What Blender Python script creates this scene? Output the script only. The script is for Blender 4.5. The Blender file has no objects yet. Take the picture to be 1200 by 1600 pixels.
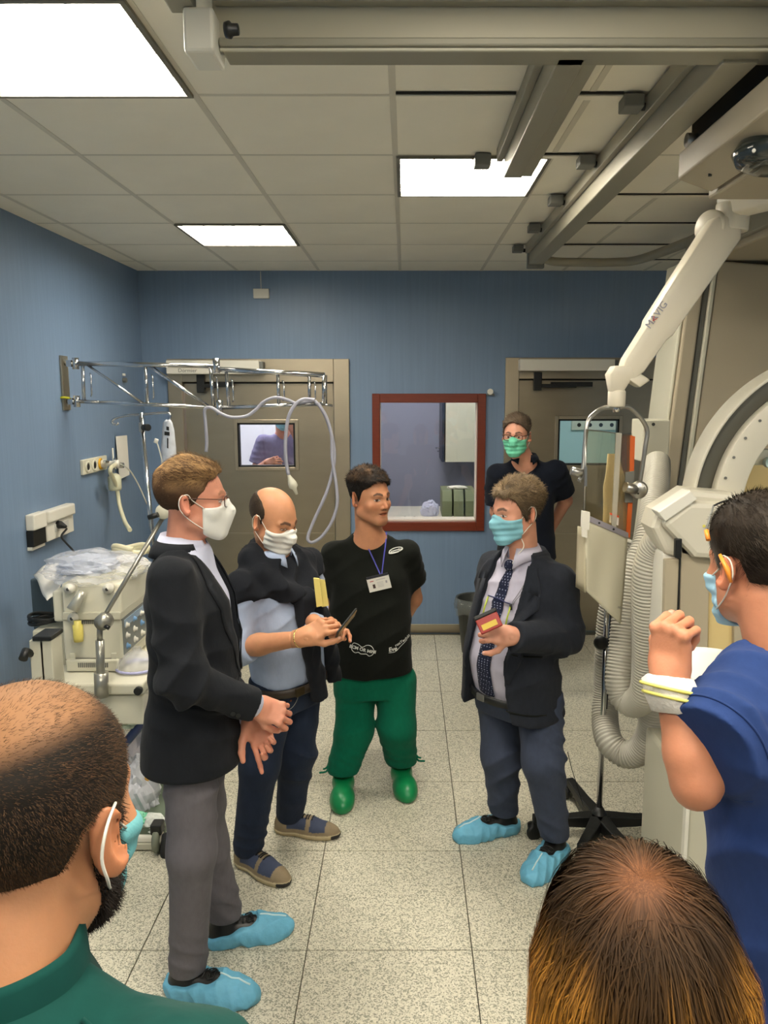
import bpy, bmesh, math, random
import numpy as np
from mathutils import Vector, Matrix
random.seed(7); RNG = np.random.default_rng(7)
sc = bpy.context.scene
col = sc.collection

# ---------------------------------------------------------------- camera
H, F, PPX, PPY = 2.0, 1225.0, 633.0, 800.0
PIT = math.radians(8.63)
cd = bpy.data.cameras.new('camera'); cam = bpy.data.objects.new('camera', cd); col.objects.link(cam)
cam.location = (0, 0, H); cam.rotation_euler = (math.pi / 2 - PIT, 0, 0)
cd.sensor_fit = 'VERTICAL'; cd.sensor_height = 24.0; cd.lens = F / 1600 * 24.0
cd.shift_x = (600 - PPX) / 1600; cd.clip_start = 0.05
sc.camera = cam
# ---------------------------------------------------------------- light and exposure
sc.view_settings.view_transform = 'Standard'; sc.view_settings.look = 'None'
sc.view_settings.gamma = 1; sc.view_settings.use_curve_mapping = False
sc.view_settings.exposure = 0.55
wd = bpy.data.worlds.new('world'); sc.world = wd; wd.use_nodes = True
wd.node_tree.nodes['Background'].inputs[0].default_value = (0.9, 0.95, 1, 1)
wd.node_tree.nodes['Background'].inputs[1].default_value = 0.05
LIGHT_COL = (1.0, 0.93, 0.80)
PANEL_E = 24.0          # ceiling panels
SIDE_E = 8.0            # panels of the rooms behind

# ---------------------------------------------------------------- pixel <-> place
cp, sp_ = math.cos(PIT), math.sin(PIT)
def ray(px, py):
    a = (px - PPX) / F; b = (PPY - py) / F
    return np.array([a, b * sp_ + cp, b * cp - sp_])
def W(px, py, Y):
    d = ray(px, py); t = Y / d[1]; return np.array([d[0] * t, Y, H + d[2] * t])
def WX(px, py, X):
    d = ray(px, py); t = X / d[0]; return np.array([X, d[1] * t, H + d[2] * t])
def WZ(px, py, Z):
    d = ray(px, py); t = (Z - H) / d[2]; return np.array([d[0] * t, d[1] * t, Z])

# ---------------------------------------------------------------- materials
def srgb(r, g, b):
    f = lambda c: (c / 255 / 12.92) if c / 255 <= 0.04045 else ((c / 255 + 0.055) / 1.055) ** 2.4
    return (f(r), f(g), f(b))
MATS = {}
def mat(name, c, rough=0.5, metal=0.0, var=0.0, vscale=8.0, bump=0.0, bscale=40.0, stretch=(1, 1, 1), spec=0.5,
        attr=False, emit=None, alpha=1.0, trans=0.0, coat=0.0, sheen=0.0, sss=0.0, ior=1.45):
    if name in MATS: return MATS[name]
    m = bpy.data.materials.new(name); m.use_nodes = True; nt = m.node_tree; N = nt.nodes; L = nt.links
    b = N['Principled BSDF']
    b.inputs['Roughness'].default_value = rough; b.inputs['Metallic'].default_value = metal
    b.inputs['Specular IOR Level'].default_value = spec; b.inputs['IOR'].default_value = ior
    b.inputs['Alpha'].default_value = alpha; b.inputs['Transmission Weight'].default_value = trans
    b.inputs['Coat Weight'].default_value = coat; b.inputs['Sheen Weight'].default_value = sheen
    if sss:
        b.inputs['Subsurface Weight'].default_value = sss; b.inputs['Subsurface Radius'].default_value = (1, .35, .2); b.inputs['Subsurface Scale'].default_value = .008
    src = None
    if attr:
        a = N.new('ShaderNodeAttribute'); a.attribute_name = 'Col'; src = a.outputs['Color']
    else: b.inputs['Base Color'].default_value = (*c, 1)
    tc = N.new('ShaderNodeTexCoord'); mp = N.new('ShaderNodeMapping'); mp.inputs['Scale'].default_value = stretch
    L.new(tc.outputs['Object'], mp.inputs[0])
    if var:
        n = N.new('ShaderNodeTexNoise'); n.inputs['Scale'].default_value = vscale; n.inputs['Detail'].default_value = 5
        L.new(mp.outputs[0], n.inputs[0])
        mr = N.new('ShaderNodeMapRange'); mr.inputs[3].default_value = 1 - var; mr.inputs[4].default_value = 1 + var
        mr.inputs[1].default_value = .3; mr.inputs[2].default_value = .7
        L.new(n.outputs[0], mr.inputs[0])
        vm = N.new('ShaderNodeVectorMath'); vm.operation = 'SCALE'
        if src: L.new(src, vm.inputs[0])
        else: vm.inputs[0].default_value = c
        L.new(mr.outputs[0], vm.inputs['Scale']); src = vm.outputs[0]
    if src: L.new(src, b.inputs['Base Color'])
    if bump:
        n = N.new('ShaderNodeTexNoise'); n.inputs['Scale'].default_value = bscale; n.inputs['Detail'].default_value = 4
        L.new(mp.outputs[0], n.inputs[0])
        bp = N.new('ShaderNodeBump'); bp.inputs['Strength'].default_value = bump; bp.inputs['Distance'].default_value = .01
        L.new(n.outputs[0], bp.inputs['Height']); L.new(bp.outputs[0], b.inputs['Normal'])
    if emit:
        b.inputs['Emission Color'].default_value = (*emit[0], 1); b.inputs['Emission Strength'].default_value = emit[1]
    MATS[name] = m; return m

# ---------------------------------------------------------------- tagging
def tag(o, label=None, cat=None, group=None, kind=None):
    if label: o['label'] = label
    if cat: o['category'] = cat
    if group: o['group'] = group
    if kind: o['kind'] = kind
    return o
def thing(name, label, cat, loc=(0, 0, 0), group=None):
    o = bpy.data.objects.new(name, None); col.objects.link(o); o.location = [float(v) for v in loc]; o.empty_display_size = .1
    return tag(o, label, cat, group)
def obj(name, me, m=None, parent=None, smooth=False, kind=None):
    o = bpy.data.objects.new(name, me); col.objects.link(o)
    if m and not me.materials: me.materials.append(m)
    if parent is not None:
        o.parent = parent
        # geometry is written in world coordinates: take the ancestors' offset off
        off = Vector((0, 0, 0)); q = parent
        while q is not None: off += Vector(q.location); q = q.parent
        o.location = -off
    if smooth: me.shade_smooth() if hasattr(me, 'shade_smooth') else [setattr(p, 'use_smooth', True) for p in me.polygons]
    if kind: o['kind'] = kind
    return o
def meshdata(name, V, Fs):
    me = bpy.data.meshes.new(name); me.from_pydata([tuple(map(float, v)) for v in V], [], [tuple(map(int, f)) for f in Fs]); me.update(); return me

def nrm(v): v = np.asarray(v, float); return v / (np.linalg.norm(v) + 1e-12)
class MB:
    def __init__(s): s.V = []; s.F = []; s.S = []
    def add(s, V, Fs, smooth=False):
        o = len(s.V); s.V += [tuple(map(float, v)) for v in V]; s.F += [tuple(o + int(i) for i in f) for f in Fs]; s.S += [smooth] * len(Fs); return s
    def box(s, lo, hi, R=None, c=None):
        lo = np.asarray(lo, float); hi = np.asarray(hi, float)
        V = [(x, y, z) for x in (lo[0], hi[0]) for y in (lo[1], hi[1]) for z in (lo[2], hi[2])]
        V = np.array(V)
        if R is not None:
            c = (lo + hi) / 2 if c is None else np.asarray(c); V = (V - c) @ np.asarray(R).T + c
        return s.add(V, [(0, 1, 3, 2), (4, 6, 7, 5), (0, 4, 5, 1), (2, 3, 7, 6), (0, 2, 6, 4), (1, 5, 7, 3)])
    def obox(s, c, ax, ay, az, size):   # oriented box
        c = np.asarray(c, float); ax, ay, az = nrm(ax), nrm(ay), nrm(az)
        V = [c + ax * size[0] / 2 * i + ay * size[1] / 2 * j + az * size[2] / 2 * k for i in (-1, 1) for j in (-1, 1) for k in (-1, 1)]
        return s.add(V, [(0, 1, 3, 2), (4, 6, 7, 5), (0, 4, 5, 1), (2, 3, 7, 6), (0, 2, 6, 4), (1, 5, 7, 3)])
    def tube(s, P, r, n=10, cap=True, flat=None):
        P = [np.asarray(p, float) for p in P]; m = len(P); r = [r] * m if np.isscalar(r) else list(r)
        T = [nrm(P[min(i + 1, m - 1)] - P[max(i - 1, 0)]) for i in range(m)]
        u = nrm(np.cross(T[0], [0, 0, 1] if abs(T[0][2]) < .9 else [1, 0, 0])); V = []
        for i in range(m):
            u = nrm(u - T[i] * np.dot(u, T[i])); v = np.cross(T[i], u)
            for k in range(n):
                a = 2 * math.pi * k / n; V.append(P[i] + r[i] * (math.cos(a) * u + math.sin(a) * v))
        Fs = [(i * n + k, i * n + (k + 1) % n, (i + 1) * n + (k + 1) % n, (i + 1) * n + k) for i in range(m - 1) for k in range(n)]
        s.add(V, Fs, True)
        if cap:
            o = len(s.V) - len(V); s.F += [tuple(o + k for k in range(n))[::-1], tuple(o + (m - 1) * n + k for k in range(n))]; s.S += [False, False]
        return s
    def cyl(s, a, b, r, n=16, r2=None): return s.tube([a, b], [r, r if r2 is None else r2], n)
    def lathe(s, c, prof, n=24, ax=(0, 0, 1)):
        ax = nrm(ax); u = nrm(np.cross(ax, [1, 0, 0] if abs(ax[0]) < .9 else [0, 1, 0])); v = np.cross(ax, u); c = np.asarray(c, float)
        V = [c + ax * z + r * (math.cos(2 * math.pi * k / n) * u + math.sin(2 * math.pi * k / n) * v) for r, z in prof for k in range(n)]
        m = len(prof)
        return s.add(V, [(i * n + k, i * n + (k + 1) % n, (i + 1) * n + (k + 1) % n, (i + 1) * n + k) for i in range(m - 1) for k in range(n)], True)
    def prism(s, poly, vec):
        poly = [np.asarray(p, float) for p in poly]; vec = np.asarray(vec, float); n = len(poly)
        return s.add(poly + [p + vec for p in poly], [tuple(range(n))[::-1], tuple(range(n, 2 * n))] + [(i, (i + 1) % n, n + (i + 1) % n, n + i) for i in range(n)])
    def grid(s, G, smooth=True):
        G = np.asarray(G, float); a, b = G.shape[:2]
        return s.add(G.reshape(-1, 3), [(i * b + j, i * b + j + 1, (i + 1) * b + j + 1, (i + 1) * b + j) for i in range(a - 1) for j in range(b - 1)], smooth)
    def build(s, name, m, parent=None, bevel=0, kind=None, solid=0):
        me = meshdata(name, s.V, s.F)
        bm = bmesh.new(); bm.from_mesh(me); bmesh.ops.recalc_face_normals(bm, faces=bm.faces); bm.to_mesh(me); bm.free()
        me.polygons.foreach_set('use_smooth', s.S)
        o = obj(name, me, m, parent, kind=kind)
        if solid:
            md = o.modifiers.new('solid', 'SOLIDIFY'); md.thickness = solid; md.offset = 0
        if bevel:
            md = o.modifiers.new('bevel', 'BEVEL'); md.width = bevel; md.segments = 2; md.limit_method = 'ANGLE'; md.angle_limit = .8
        return o
def spline(P, n=8):
    P = [np.asarray(p, float) for p in P]; out = []
    Q = [2 * P[0] - P[1]] + P + [2 * P[-1] - P[-2]]
    for i in range(1, len(Q) - 2):
        for k in range(n):
            t = k / n; a, b, c, d = Q[i - 1], Q[i], Q[i + 1], Q[i + 2]
            out.append(.5 * ((2 * b) + (-a + c) * t + (2 * a - 5 * b + 4 * c - d) * t * t + (-a + 3 * b - 3 * c + d) * t ** 3))
    out.append(P[-1]); return out
def text(s, size, origin, right, up, m, parent, name='lettering', extrude=.0006, align='CENTER', bold=0.0):
    cu = bpy.data.curves.new(name, 'FONT'); cu.body = s; cu.size = size; cu.align_x = align; cu.align_y = 'CENTER'; cu.extrude = extrude; cu.offset = bold; cu.resolution_u = 3
    t = bpy.data.objects.new('tmp', cu); col.objects.link(t); bpy.context.view_layer.update()
    me = bpy.data.meshes.new_from_object(t.evaluated_get(bpy.context.evaluated_depsgraph_get()))
    bpy.data.objects.remove(t); r = nrm(right); u = nrm(up); n = np.cross(r, u)
    co = np.empty(len(me.vertices) * 3, np.float32); me.vertices.foreach_get('co', co); co = co.reshape(-1, 3)
    co = np.asarray(origin)[None] + co[:, :1] * r + co[:, 1:2] * u + co[:, 2:] * n
    me.vertices.foreach_set('co', co.astype(np.float32).ravel()); me.materials.clear(); me.update()
    return obj(name, me, m, parent)
def rotm(ax, deg):
    return np.array(Matrix.Rotation(math.radians(deg), 3, Vector(ax)))
# ================================================================ materials of the place
M_ceil = mat('ceiling_tile', srgb(236, 230, 214), .9, var=.03, vscale=3, bump=.05, bscale=200)
M_grid = mat('ceiling_grid', srgb(206, 200, 184), .6)
M_dark = mat('dark_gap', srgb(40, 40, 36), .8)
M_wall = mat('blue_wall', srgb(114, 136, 163), .42, var=.05, vscale=14, stretch=(4, 4, .12), bump=.03, bscale=60)
M_steel = mat('brushed_steel', srgb(172, 160, 138), .33, metal=.92, var=.03, vscale=4, stretch=(1, 1, 3))
M_steelf = mat('steel_frame', srgb(180, 168, 146), .36, metal=.9, var=.04, vscale=5)
M_chrome = mat('chrome', srgb(205, 205, 205), .14, metal=1)
M_satin = mat('satin_steel', srgb(170, 168, 162), .3, metal=.9)
M_alu = mat('painted_rail', srgb(150, 146, 130), .45, metal=.25)
M_white = mat('white_plastic', srgb(222, 218, 205), .4)
M_cream = mat('cream_paint', srgb(212, 208, 188), .4, var=.02, vscale=5)
M_beige = mat('beige_panel', srgb(172, 160, 136), .5, var=.02, vscale=2)
M_lgrey = mat('light_grey_paint', srgb(196, 192, 172), .4)
M_greyp = mat('grey_plastic', srgb(110, 110, 104), .5)
M_black = mat('black_plastic', srgb(22, 23, 22), .45)
M_rub = mat('black_rubber', srgb(30, 30, 30), .7)
M_wood = mat('redwood_frame', srgb(112, 44, 22), .4, var=.12, vscale=8, stretch=(1, 1, 12))
def glass_mat(name, tint, a, rough=.02):
    m = mat(name, tint, rough, alpha=1, trans=0)
    nt = m.node_tree; N = nt.nodes; L = nt.links; N.clear()
    o = N.new('ShaderNodeOutputMaterial'); t = N.new('ShaderNodeBsdfTransparent'); t.inputs[0].default_value = (*tint, 1)
    g = N.new('ShaderNodeBsdfGlossy'); g.inputs['Roughness'].default_value = rough
    fr = N.new('ShaderNodeLayerWeight'); pw = N.new('ShaderNodeMath'); pw.operation = 'POWER'; pw.inputs[1].default_value = 4; L.new(fr.outputs['Facing'], pw.inputs[0]); ad = N.new('ShaderNodeMath'); ad.operation = 'ADD'; ad.inputs[1].default_value = a; ad.use_clamp = True
    mx = N.new('ShaderNodeMixShader'); L.new(pw.outputs[0], ad.inputs[0]); L.new(ad.outputs[0], mx.inputs[0]); L.new(t.outputs[0], mx.inputs[1]); L.new(g.outputs[0], mx.inputs[2]); L.new(mx.outputs[0], o.inputs[0])
    return m
M_glass = glass_mat('pane_glass', (.95, .97, .97), .05)
M_lead = glass_mat('lead_glass', (.91, .87, .76), .075, .05)
def wrap_mat(name, tint, dens):
    m = mat(name, tint, .2); nt = m.node_tree; N = nt.nodes; L = nt.links; N.clear()
    o = N.new('ShaderNodeOutputMaterial'); t = N.new('ShaderNodeBsdfTransparent'); p = N.new('ShaderNodeBsdfPrincipled')
    p.inputs['Base Color'].default_value = (*tint, 1); p.inputs['Roughness'].default_value = .12
    mx = N.new('ShaderNodeMixShader'); mx.inputs[0].default_value = dens
    L.new(t.outputs[0], mx.inputs[1]); L.new(p.outputs[0], mx.inputs[2]); L.new(mx.outputs[0], o.inputs[0]); return m
M_wrap = wrap_mat('clear_plastic_film', srgb(222, 224, 232), .34)

def terrazzo():
    m = bpy.data.materials.new('terrazzo'); m.use_nodes = True; nt = m.node_tree; N = nt.nodes; L = nt.links; b = N['Principled BSDF']
    g = N.new('ShaderNodeNewGeometry'); mp = N.new('ShaderNodeMapping'); L.new(g.outputs['Position'], mp.inputs[0])
    v = N.new('ShaderNodeTexVoronoi'); v.inputs['Scale'].default_value = 230; L.new(mp.outputs[0], v.inputs['Vector'])
    cr = N.new('ShaderNodeValToRGB'); e = cr.color_ramp.elements
    e[0].position = 0; e[0].color = (*srgb(132, 130, 114), 1); e[1].position = 1; e[1].color = (*srgb(218, 212, 192), 1)
    for p, c in ((.28, (150, 148, 130)), (.4, (196, 190, 168)), (.75, (206, 200, 180))):
        q = e.new(p); q.color = (*srgb(*c), 1)
    sx = N.new('ShaderNodeSeparateColor'); L.new(v.outputs['Color'], sx.inputs[0]); L.new(sx.outputs[0], cr.inputs[0])
    n = N.new('ShaderNodeTexNoise'); n.inputs['Scale'].default_value = 1.4; L.new(mp.outputs[0], n.inputs[0])
    mr = N.new('ShaderNodeMapRange'); mr.inputs[3].default_value = .93; mr.inputs[4].default_value = 1.06; L.new(n.outputs[0], mr.inputs[0])
    vm = N.new('ShaderNodeVectorMath'); vm.operation = 'SCALE'; L.new(cr.outputs[0], vm.inputs[0]); L.new(mr.outputs[0], vm.inputs['Scale'])
    L.new(vm.outputs[0], b.inputs['Base Color']); b.inputs['Roughness'].default_value = .38; return m
M_floor = terrazzo()

# ================================================================ room shell
XL, XR, YB, YN, ZC = -2.11, 3.3, 6.398, -2.6, 2.954
def struct(name, mb, m, bevel=0): o = mb.build(name, m, None, bevel); o['kind'] = 'structure'; return o
TF, TFY, TC = .60, .625, .64
floor = struct('floor', MB().box((XL - .15, YN, -.12), (XR + .1, YB + 2.6, -.012)), mat('floor_grout', srgb(92, 88, 74), .8))
ftile = meshdata('floor_tile', *(lambda b: (b.V, b.F))(MB().box((.0022, .0022, -.012), (TF - .0022, TFY - .0022, 0))))
for i in range(-4, 6):
    for j in range(-5, 6):
        x, y = .243 + i * TF, 3.20 + j * TFY
        if x + TF < XL or x > 2.9 or y + TFY > YB + .35: continue
        o = obj('floor_tile', ftile, M_floor, None); o.parent = floor; o.location = (x, y, 0)
o = MB().box((XL - .15, YB + .35, -.012), (XR, YB + 2.6, 0)).build('floor_slab', M_floor, floor)
o = MB().box((XL - .15, YN, -.012), (XR, 3.20 - 5 * TFY, 0)).build('floor_slab', M_floor, floor)
o = MB().box((.243 + 5 * TF, 3.20 - 5 * TFY, -.012), (XR, YB + .35, 0)).build('floor_slab', M_floor, floor)
ceil = struct('ceiling', MB().box((XL - .15, YN, ZC + .03), (XR + .1, YB + .1, ZC + .1)), M_dark)
PANELS = [(-1, -1), (-1, 3), (-3, 1) if 0 else (-1, -1)]
def cell(i, j): return -.04 + i * TC, 2.712 + j * TC * 1.01      # left edge, near edge
lit = {(-2, -1), (-2, 3), (0, 1)}
behind = {(0, -3), (3, -4), (-2, -5), (1, -6), (3, -1)}
TCY = TC * 1.01
ct = meshdata('ceiling_tile', *(lambda b: (b.V, b.F))(MB().box((.006, .006, 0), (TC - .006, TCY - .006, .02))))
gb = MB()
for i in range(-4, 6):
    for j in range(-9, 6):
        x, y = cell(i, j)
        if x + TC < XL or x > XR or y > YB: continue
        if (i, j) in lit or (i, j) in behind: continue
        if j < -3:
            continue
        o = obj('ceiling_tile', ct, M_ceil, None); o.parent = ceil; o.location = (x, y, ZC)
for i in range(-3, 7):
    x = -.04 + i * TC; gb.box((x - .011, -.0, ZC - .002), (x + .011, YB, ZC + .012))
for j in range(-3, 6):
    y = 2.712 + j * TCY; gb.box((XL, y - .009, ZC - .001), (XR, y + .009, ZC + .011))
gb.build('grid_bars', M_grid, ceil)
nb = MB()   # plain ceiling behind the camera with openings left by its lamps set just below
nb.box((XL, YN, ZC + .0), (XR, 2.712 - 3 * TCY, ZC + .02)); nb.build('ceiling_board', M_ceil, ceil)

M_lamp = mat('lamp_diffuser', (.8, .8, .8), .6, emit=(LIGHT_COL, PANEL_E))
M_tubeglow = mat('lamp_tube', (.8, .8, .8), .6, emit=(LIGHT_COL, PANEL_E * 1.8))
M_lampfr = mat('lamp_frame', srgb(120, 116, 104), .5, metal=.3)
lampl = {(-2, -1): 'large lit ceiling light at the upper left corner, nearest the viewer',
         (-2, 3): 'small lit ceiling light panel near the back wall above the left door',
         (0, -3): 'lit ceiling light panel just above and ahead of the viewer', (3, -4): 'lit ceiling light panel overhead to the right of the viewer', (-2, -5): 'lit ceiling light panel behind the viewer near the left wall', (1, -6): 'lit ceiling light panel farthest behind the viewer', (3, -1): 'lit ceiling light panel hidden above the right ceiling carriage',
         (0, 1): 'lit ceiling light panel partly covered by the grey ceiling rail'}
for (i, j) in sorted(lit | behind):
    x, y = cell(i, j)
    t = thing('ceiling_light', lampl[(i, j)], 'light', (x + TC / 2, y + TCY / 2, ZC), 'ceiling light panels')
    z0 = ZC - .012; f = MB(); w = .02
    f.box((x + .004, y + .004, z0), (x + w, y + TCY - .004, ZC + .02)); f.box((x + TC - w, y + .004, z0), (x + TC - .004, y + TCY - .004, ZC + .02))
    f.box((x + w, y + .004, z0), (x + TC - w, y + w, ZC + .02)); f.box((x + w, y + TCY - w, z0), (x + TC - w, y + TCY - .004, ZC + .02)); f.build('frame', M_lampfr, t)
    MB().box((x + w, y + w, ZC + .008 if (i, j) in lit else ZC - .006), (x + TC - w, y + TCY - w, ZC + .014 if (i, j) in lit else ZC - .001)).build('diffuser', M_lamp, t)
    if (i, j) in lit:
        lv = MB()
        for k in range(1, 4):
            yy = y + TCY * k / 4; lv.box((x + w, yy - .006, ZC - .004), (x + TC - w, yy + .006, ZC + .008))
        for k in range(1, 4):
            xx = x + TC * k / 4; lv.box((xx - .003, y + w, ZC - .004), (xx + .003, y + TCY - w, ZC + .008))
        lv.build('louvre', mat('louvre', srgb(240, 236, 225), .3, emit=(LIGHT_COL, 1.2)), t)

# back wall, pierced by two doors and a window
def rx(px): return W(px, 700, YB)[0]
def rz(py): return W(633, py, YB)[2]
D1 = (rx(268), rx(547), rz(561)); D2 = (rx(787), rx(1062), rz(559))
WN = (rx(588), rx(752), rz(823), rz(621))
wb = MB(); T = .14
wb.box((XL - .15, YB, -.1), (D1[0], YB + T, ZC + .05)); wb.box((D1[1], YB, -.1), (WN[0], YB + T, ZC + .05)); wb.box((WN[1], YB, -.1), (D2[0], YB + T, ZC + .05)); wb.box((D2[1], YB, -.1), (XR + .1, YB + T, ZC + .05))
wb.box((D1[0], YB, D1[2]), (D1[1], YB + T, ZC + .05)); wb.box((D2[0], YB, D2[2]), (D2[1], YB + T, ZC + .05))
wb.box((WN[0], YB, WN[3]), (WN[1], YB + T, ZC + .05)); wb.box((WN[0], YB, -.1), (WN[1], YB + T, WN[2]))
struct('wall_back', wb, M_wall)
struct('wall_left', MB().box((XL - .15, YN, -.1), (XL, YB, ZC + .05)), M_wall)
struct('wall_right', MB().box((XR, YN, -.1), (XR + .1, YB, ZC + .05)), M_wall)
struct('wall_near', MB().box((XL - .15, YN - .1, -.1), (XR + .1, YN, ZC + .05)), M_wall)
for n_, a, b in (('baseboard_back', D1[1], D2[0]),):
    struct(n_, MB().box((a, YB - .012, 0), (b, YB, rz(975)), ), M_steelf, .002)
struct('baseboard_back_left', MB().box((XL, YB - .012, 0), (D1[0], YB, rz(975))), M_steelf, .002)
struct('baseboard_left', MB().box((XL, YN, 0), (XL + .012, YB - .012, rz(975))), M_steelf, .002)
struct('baseboard_right', MB().box((XR - .012, YN, 0), (XR, YB - .012, rz(975))), M_steelf, .002)

def make_door(idx, D, fx0, fx1, ftop, pane, opx, lab):
    t = thing('door_%d' % idx, lab, 'door', ((D[0] + D[1]) / 2, YB, 0)); t['kind'] = 'structure'
    x0, x1 = D[0], D[1]; a, b, zt = rx(fx0), rx(fx1), rz(ftop)
    f = MB(); y0, y1 = YB - .03, YB + T
    f.box((x0, y0, 0), (a, y1, D[2])); f.box((b, y0, 0), (x1, y1, D[2])); f.box((a, y0, zt), (b, y1, D[2])); f.build('door_frame', M_steelf, t, .004)
    # leaf with an opening for the pane
    p0, p1, q0, q1 = rx(pane[0]), rx(pane[2]), rz(pane[3]), rz(pane[1]); yl0, yl1 = YB + .02, YB + .07
    l = MB(); g = .008; zt2 = zt - .006
    l.box((a + g, yl0, .01), (p0, yl1, zt2)); l.box((p1, yl0, .01), (b - g, yl1, zt2)); l.box((p0, yl0, .01), (p1, yl1, q0)); l.box((p0, yl0, q1), (p1, yl1, zt2))
    l.build('door_leaf', M_steel, t)
    m_ = MB(); w = .028
    m_.box((p0 - w, yl0 - .012, q0 - w), (p0, yl0, q1 + w)); m_.box((p1, yl0 - .012, q0 - w), (p1 + w, yl0, q1 + w)); m_.box((p0, yl0 - .012, q0 - w), (p1, yl0, q0)); m_.box((p0, yl0 - .012, q1), (p1, yl0, q1 + w))
    m_.build('window_trim', M_steelf, t, .003)
    s = MB(); w = .014
    s.box((p0, yl0 - .004, q0), (p0 + w, yl1, q1)); s.box((p1 - w, yl0 - .004, q0), (p1, yl1, q1)); s.box((p0, yl0 - .004, q0), (p1, yl1, q0 + w)); s.box((p0, yl0 - .004, q1 - w), (p1, yl1, q1)); s.build('window_seal', M_black, t)
    MB().box((p0, yl0 + .02, q0), (p1, yl0 + .026, q1)).build('pane', M_glass, t)
    MB().box((a, YB + .072, zt - .03), (b, YB + .11, zt)).build('door_stop', M_dark, t); MB().box((a, YB + .015, zt - .012), (b, YB + .07, zt - .002)).build('door_gap', M_dark, t)  # hidden box added to stop light leaking above the leaf; strip paints the gap's shade
    # hanging lip below the leaf
    MB().box((a + .02, yl0 - .006, rz(835)), (b - .02, yl0, rz(833))).build('seam', M_steelf, t)
    op = MB().box((rx(opx[0]), YB - .14, rz(opx[3])), (rx(opx[2]), YB - .03, rz(opx[1]))).build('door_operator', M_white, t, .006)
    MB().box((rx(opx[2]), YB - .13, rz(opx[3]) + .01), (rx(opx[2]) + .03, YB - .03, rz(opx[1]) - .01)).build('operator_cap', M_greyp, t, .004)
    return t, a, b, zt
d1, a1, b1, z1 = make_door(1, D1, 290, 523, 597, (371, 661, 461, 730), (273, 564, 413, 585), 'stainless steel left door with wide operator box and lit window')
d2, a2, b2, z2 = make_door(2, D2, 808, 1040, 592, (872, 655, 967, 727), (806, 562, 949, 580), 'stainless steel right door behind man in navy polo, aqua window')
text('Dormier', .042, W(289, 579, YB - .141) + [0.02, 0, 0], (1, 0, 0), (0, 0, 1), M_greyp, d1)
for d, p in ((d1, (315, 570, 318, 345)), (d2, (830, 566, 838, 895))):
    a = MB(); x0 = rx(p[0]); a.box((x0, YB - .08, rz(p[1] + 44)), (x0 + .06, YB - .02, rz(p[1] + 16)))
    a.box((x0, YB - .07, rz(606)), (rx(p[3]), YB - .045, rz(600))); a.box((rx(p[2] + 18), YB - .06, rz(604)), (rx(p[3] + 25), YB - .02, rz(597)))
    a.build('closer_arm', M_black, d, .003)
# wood framed window
w1 = thing('window_1', 'interior window in a reddish brown wooden frame between the doors', 'window', ((WN[0] + WN[1]) / 2, YB, WN[2])); w1['kind'] = 'structure'
f = MB(); e0, e1, g0, g1 = rx(582), rx(758), rz(829), rz(615); i0, i1, k0, k1 = rx(594), rx(745.5), rz(815), rz(629)
for bx in (((e0, YB - .025, g0), (i0, YB + .03, g1)), ((i1, YB - .025, g0), (e1, YB + .03, g1)), ((i0, YB - .025, g0), (i1, YB + .03, k0)), ((i0, YB - .025, k1), (i1, YB + .03, g1))): f.box(*bx)
f.build('window_frame', M_wood, w1, .004)
f = MB(); r = .01
for bx in (((WN[0], YB + .03, WN[2]), (i0 + .004, YB + T, WN[3])), ((i1 - .008, YB + .03, WN[2]), (WN[1], YB + T, WN[3])), ((i0, YB + .03, WN[2]), (i1, YB + T + .05, k0 + .012)), ((i0, YB + .03, k1 - .002), (i1, YB + T, WN[3]))): f.box(*bx)
f.build('window_reveal', mat('pale_reveal', srgb(226, 214, 200), .5), w1)
MB().box((i0, YB + .05, k0), (i1, YB + .056, k1)).build('pane', M_glass, w1)

# rooms behind the back wall
Y2 = YB + 2.5; M_w2 = mat('grey_blue_wall', srgb(150, 150, 168), .6); M_w3 = mat('pale_aqua_wall', srgb(190, 214, 212), .6); M_w1 = mat('white_wall', srgb(222, 220, 224), .6)
struct('wall_far_left', MB().box((-2.3, Y2, 0), (-.72, Y2 + .05, ZC)), M_w1)
struct('wall_far_middle', MB().box((-.62, YB + 1.7, 0), (.98, YB + 1.75, ZC)), M_w2)
struct('wall_far_right', MB().box((.98, Y2, 0), (XR, Y2 + .05, ZC)), M_w3)
struct('wall_partition_left', MB().box((-.72, YB + T, 0), (-.62, Y2, ZC)), M_w1)
struct('wall_partition_right', MB().box((.93, YB + T, 0), (.98, Y2, ZC)), M_w3)
struct('wall_far_side_left', MB().box((-2.35, YB + T, 0), (-2.3, Y2, ZC)), M_w1)
struct('wall_far_side_right', MB().box((XR, YB + T, 0), (XR + .05, Y2, ZC)), M_w3)
struct('ceiling_far', MB().box((-2.35, YB + T, 2.8), (XR, Y2 + .05, 2.9)), M_w1)
for k, (x, y, e, c) in enumerate(((-1.5, YB + 1.2, 26, (.95, .95, 1)), (.1, YB + .6, 13, (1, .93, .9)), (1.9, YB + 1.0, 14, (.9, .99, 1)))):
    t = thing('ceiling_light', ['lit ceiling lamp in the room behind the left door', 'dim ceiling lamp in the room behind the brown framed window', 'lit ceiling lamp in the room behind the right door'][k], 'light', (x, y, 2.8), 'lamps of the rooms behind')
    MB().box((x - .3, y - .3, 2.785), (x + .3, y + .3, 2.795)).build('diffuser', mat('far_lamp%d' % k, (.8, .8, .8), emit=(c, e)), t)
    MB().box((x - .32, y - .32, 2.79), (x + .32, y + .32, 2.8)).build('frame', M_lampfr, t)
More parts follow.
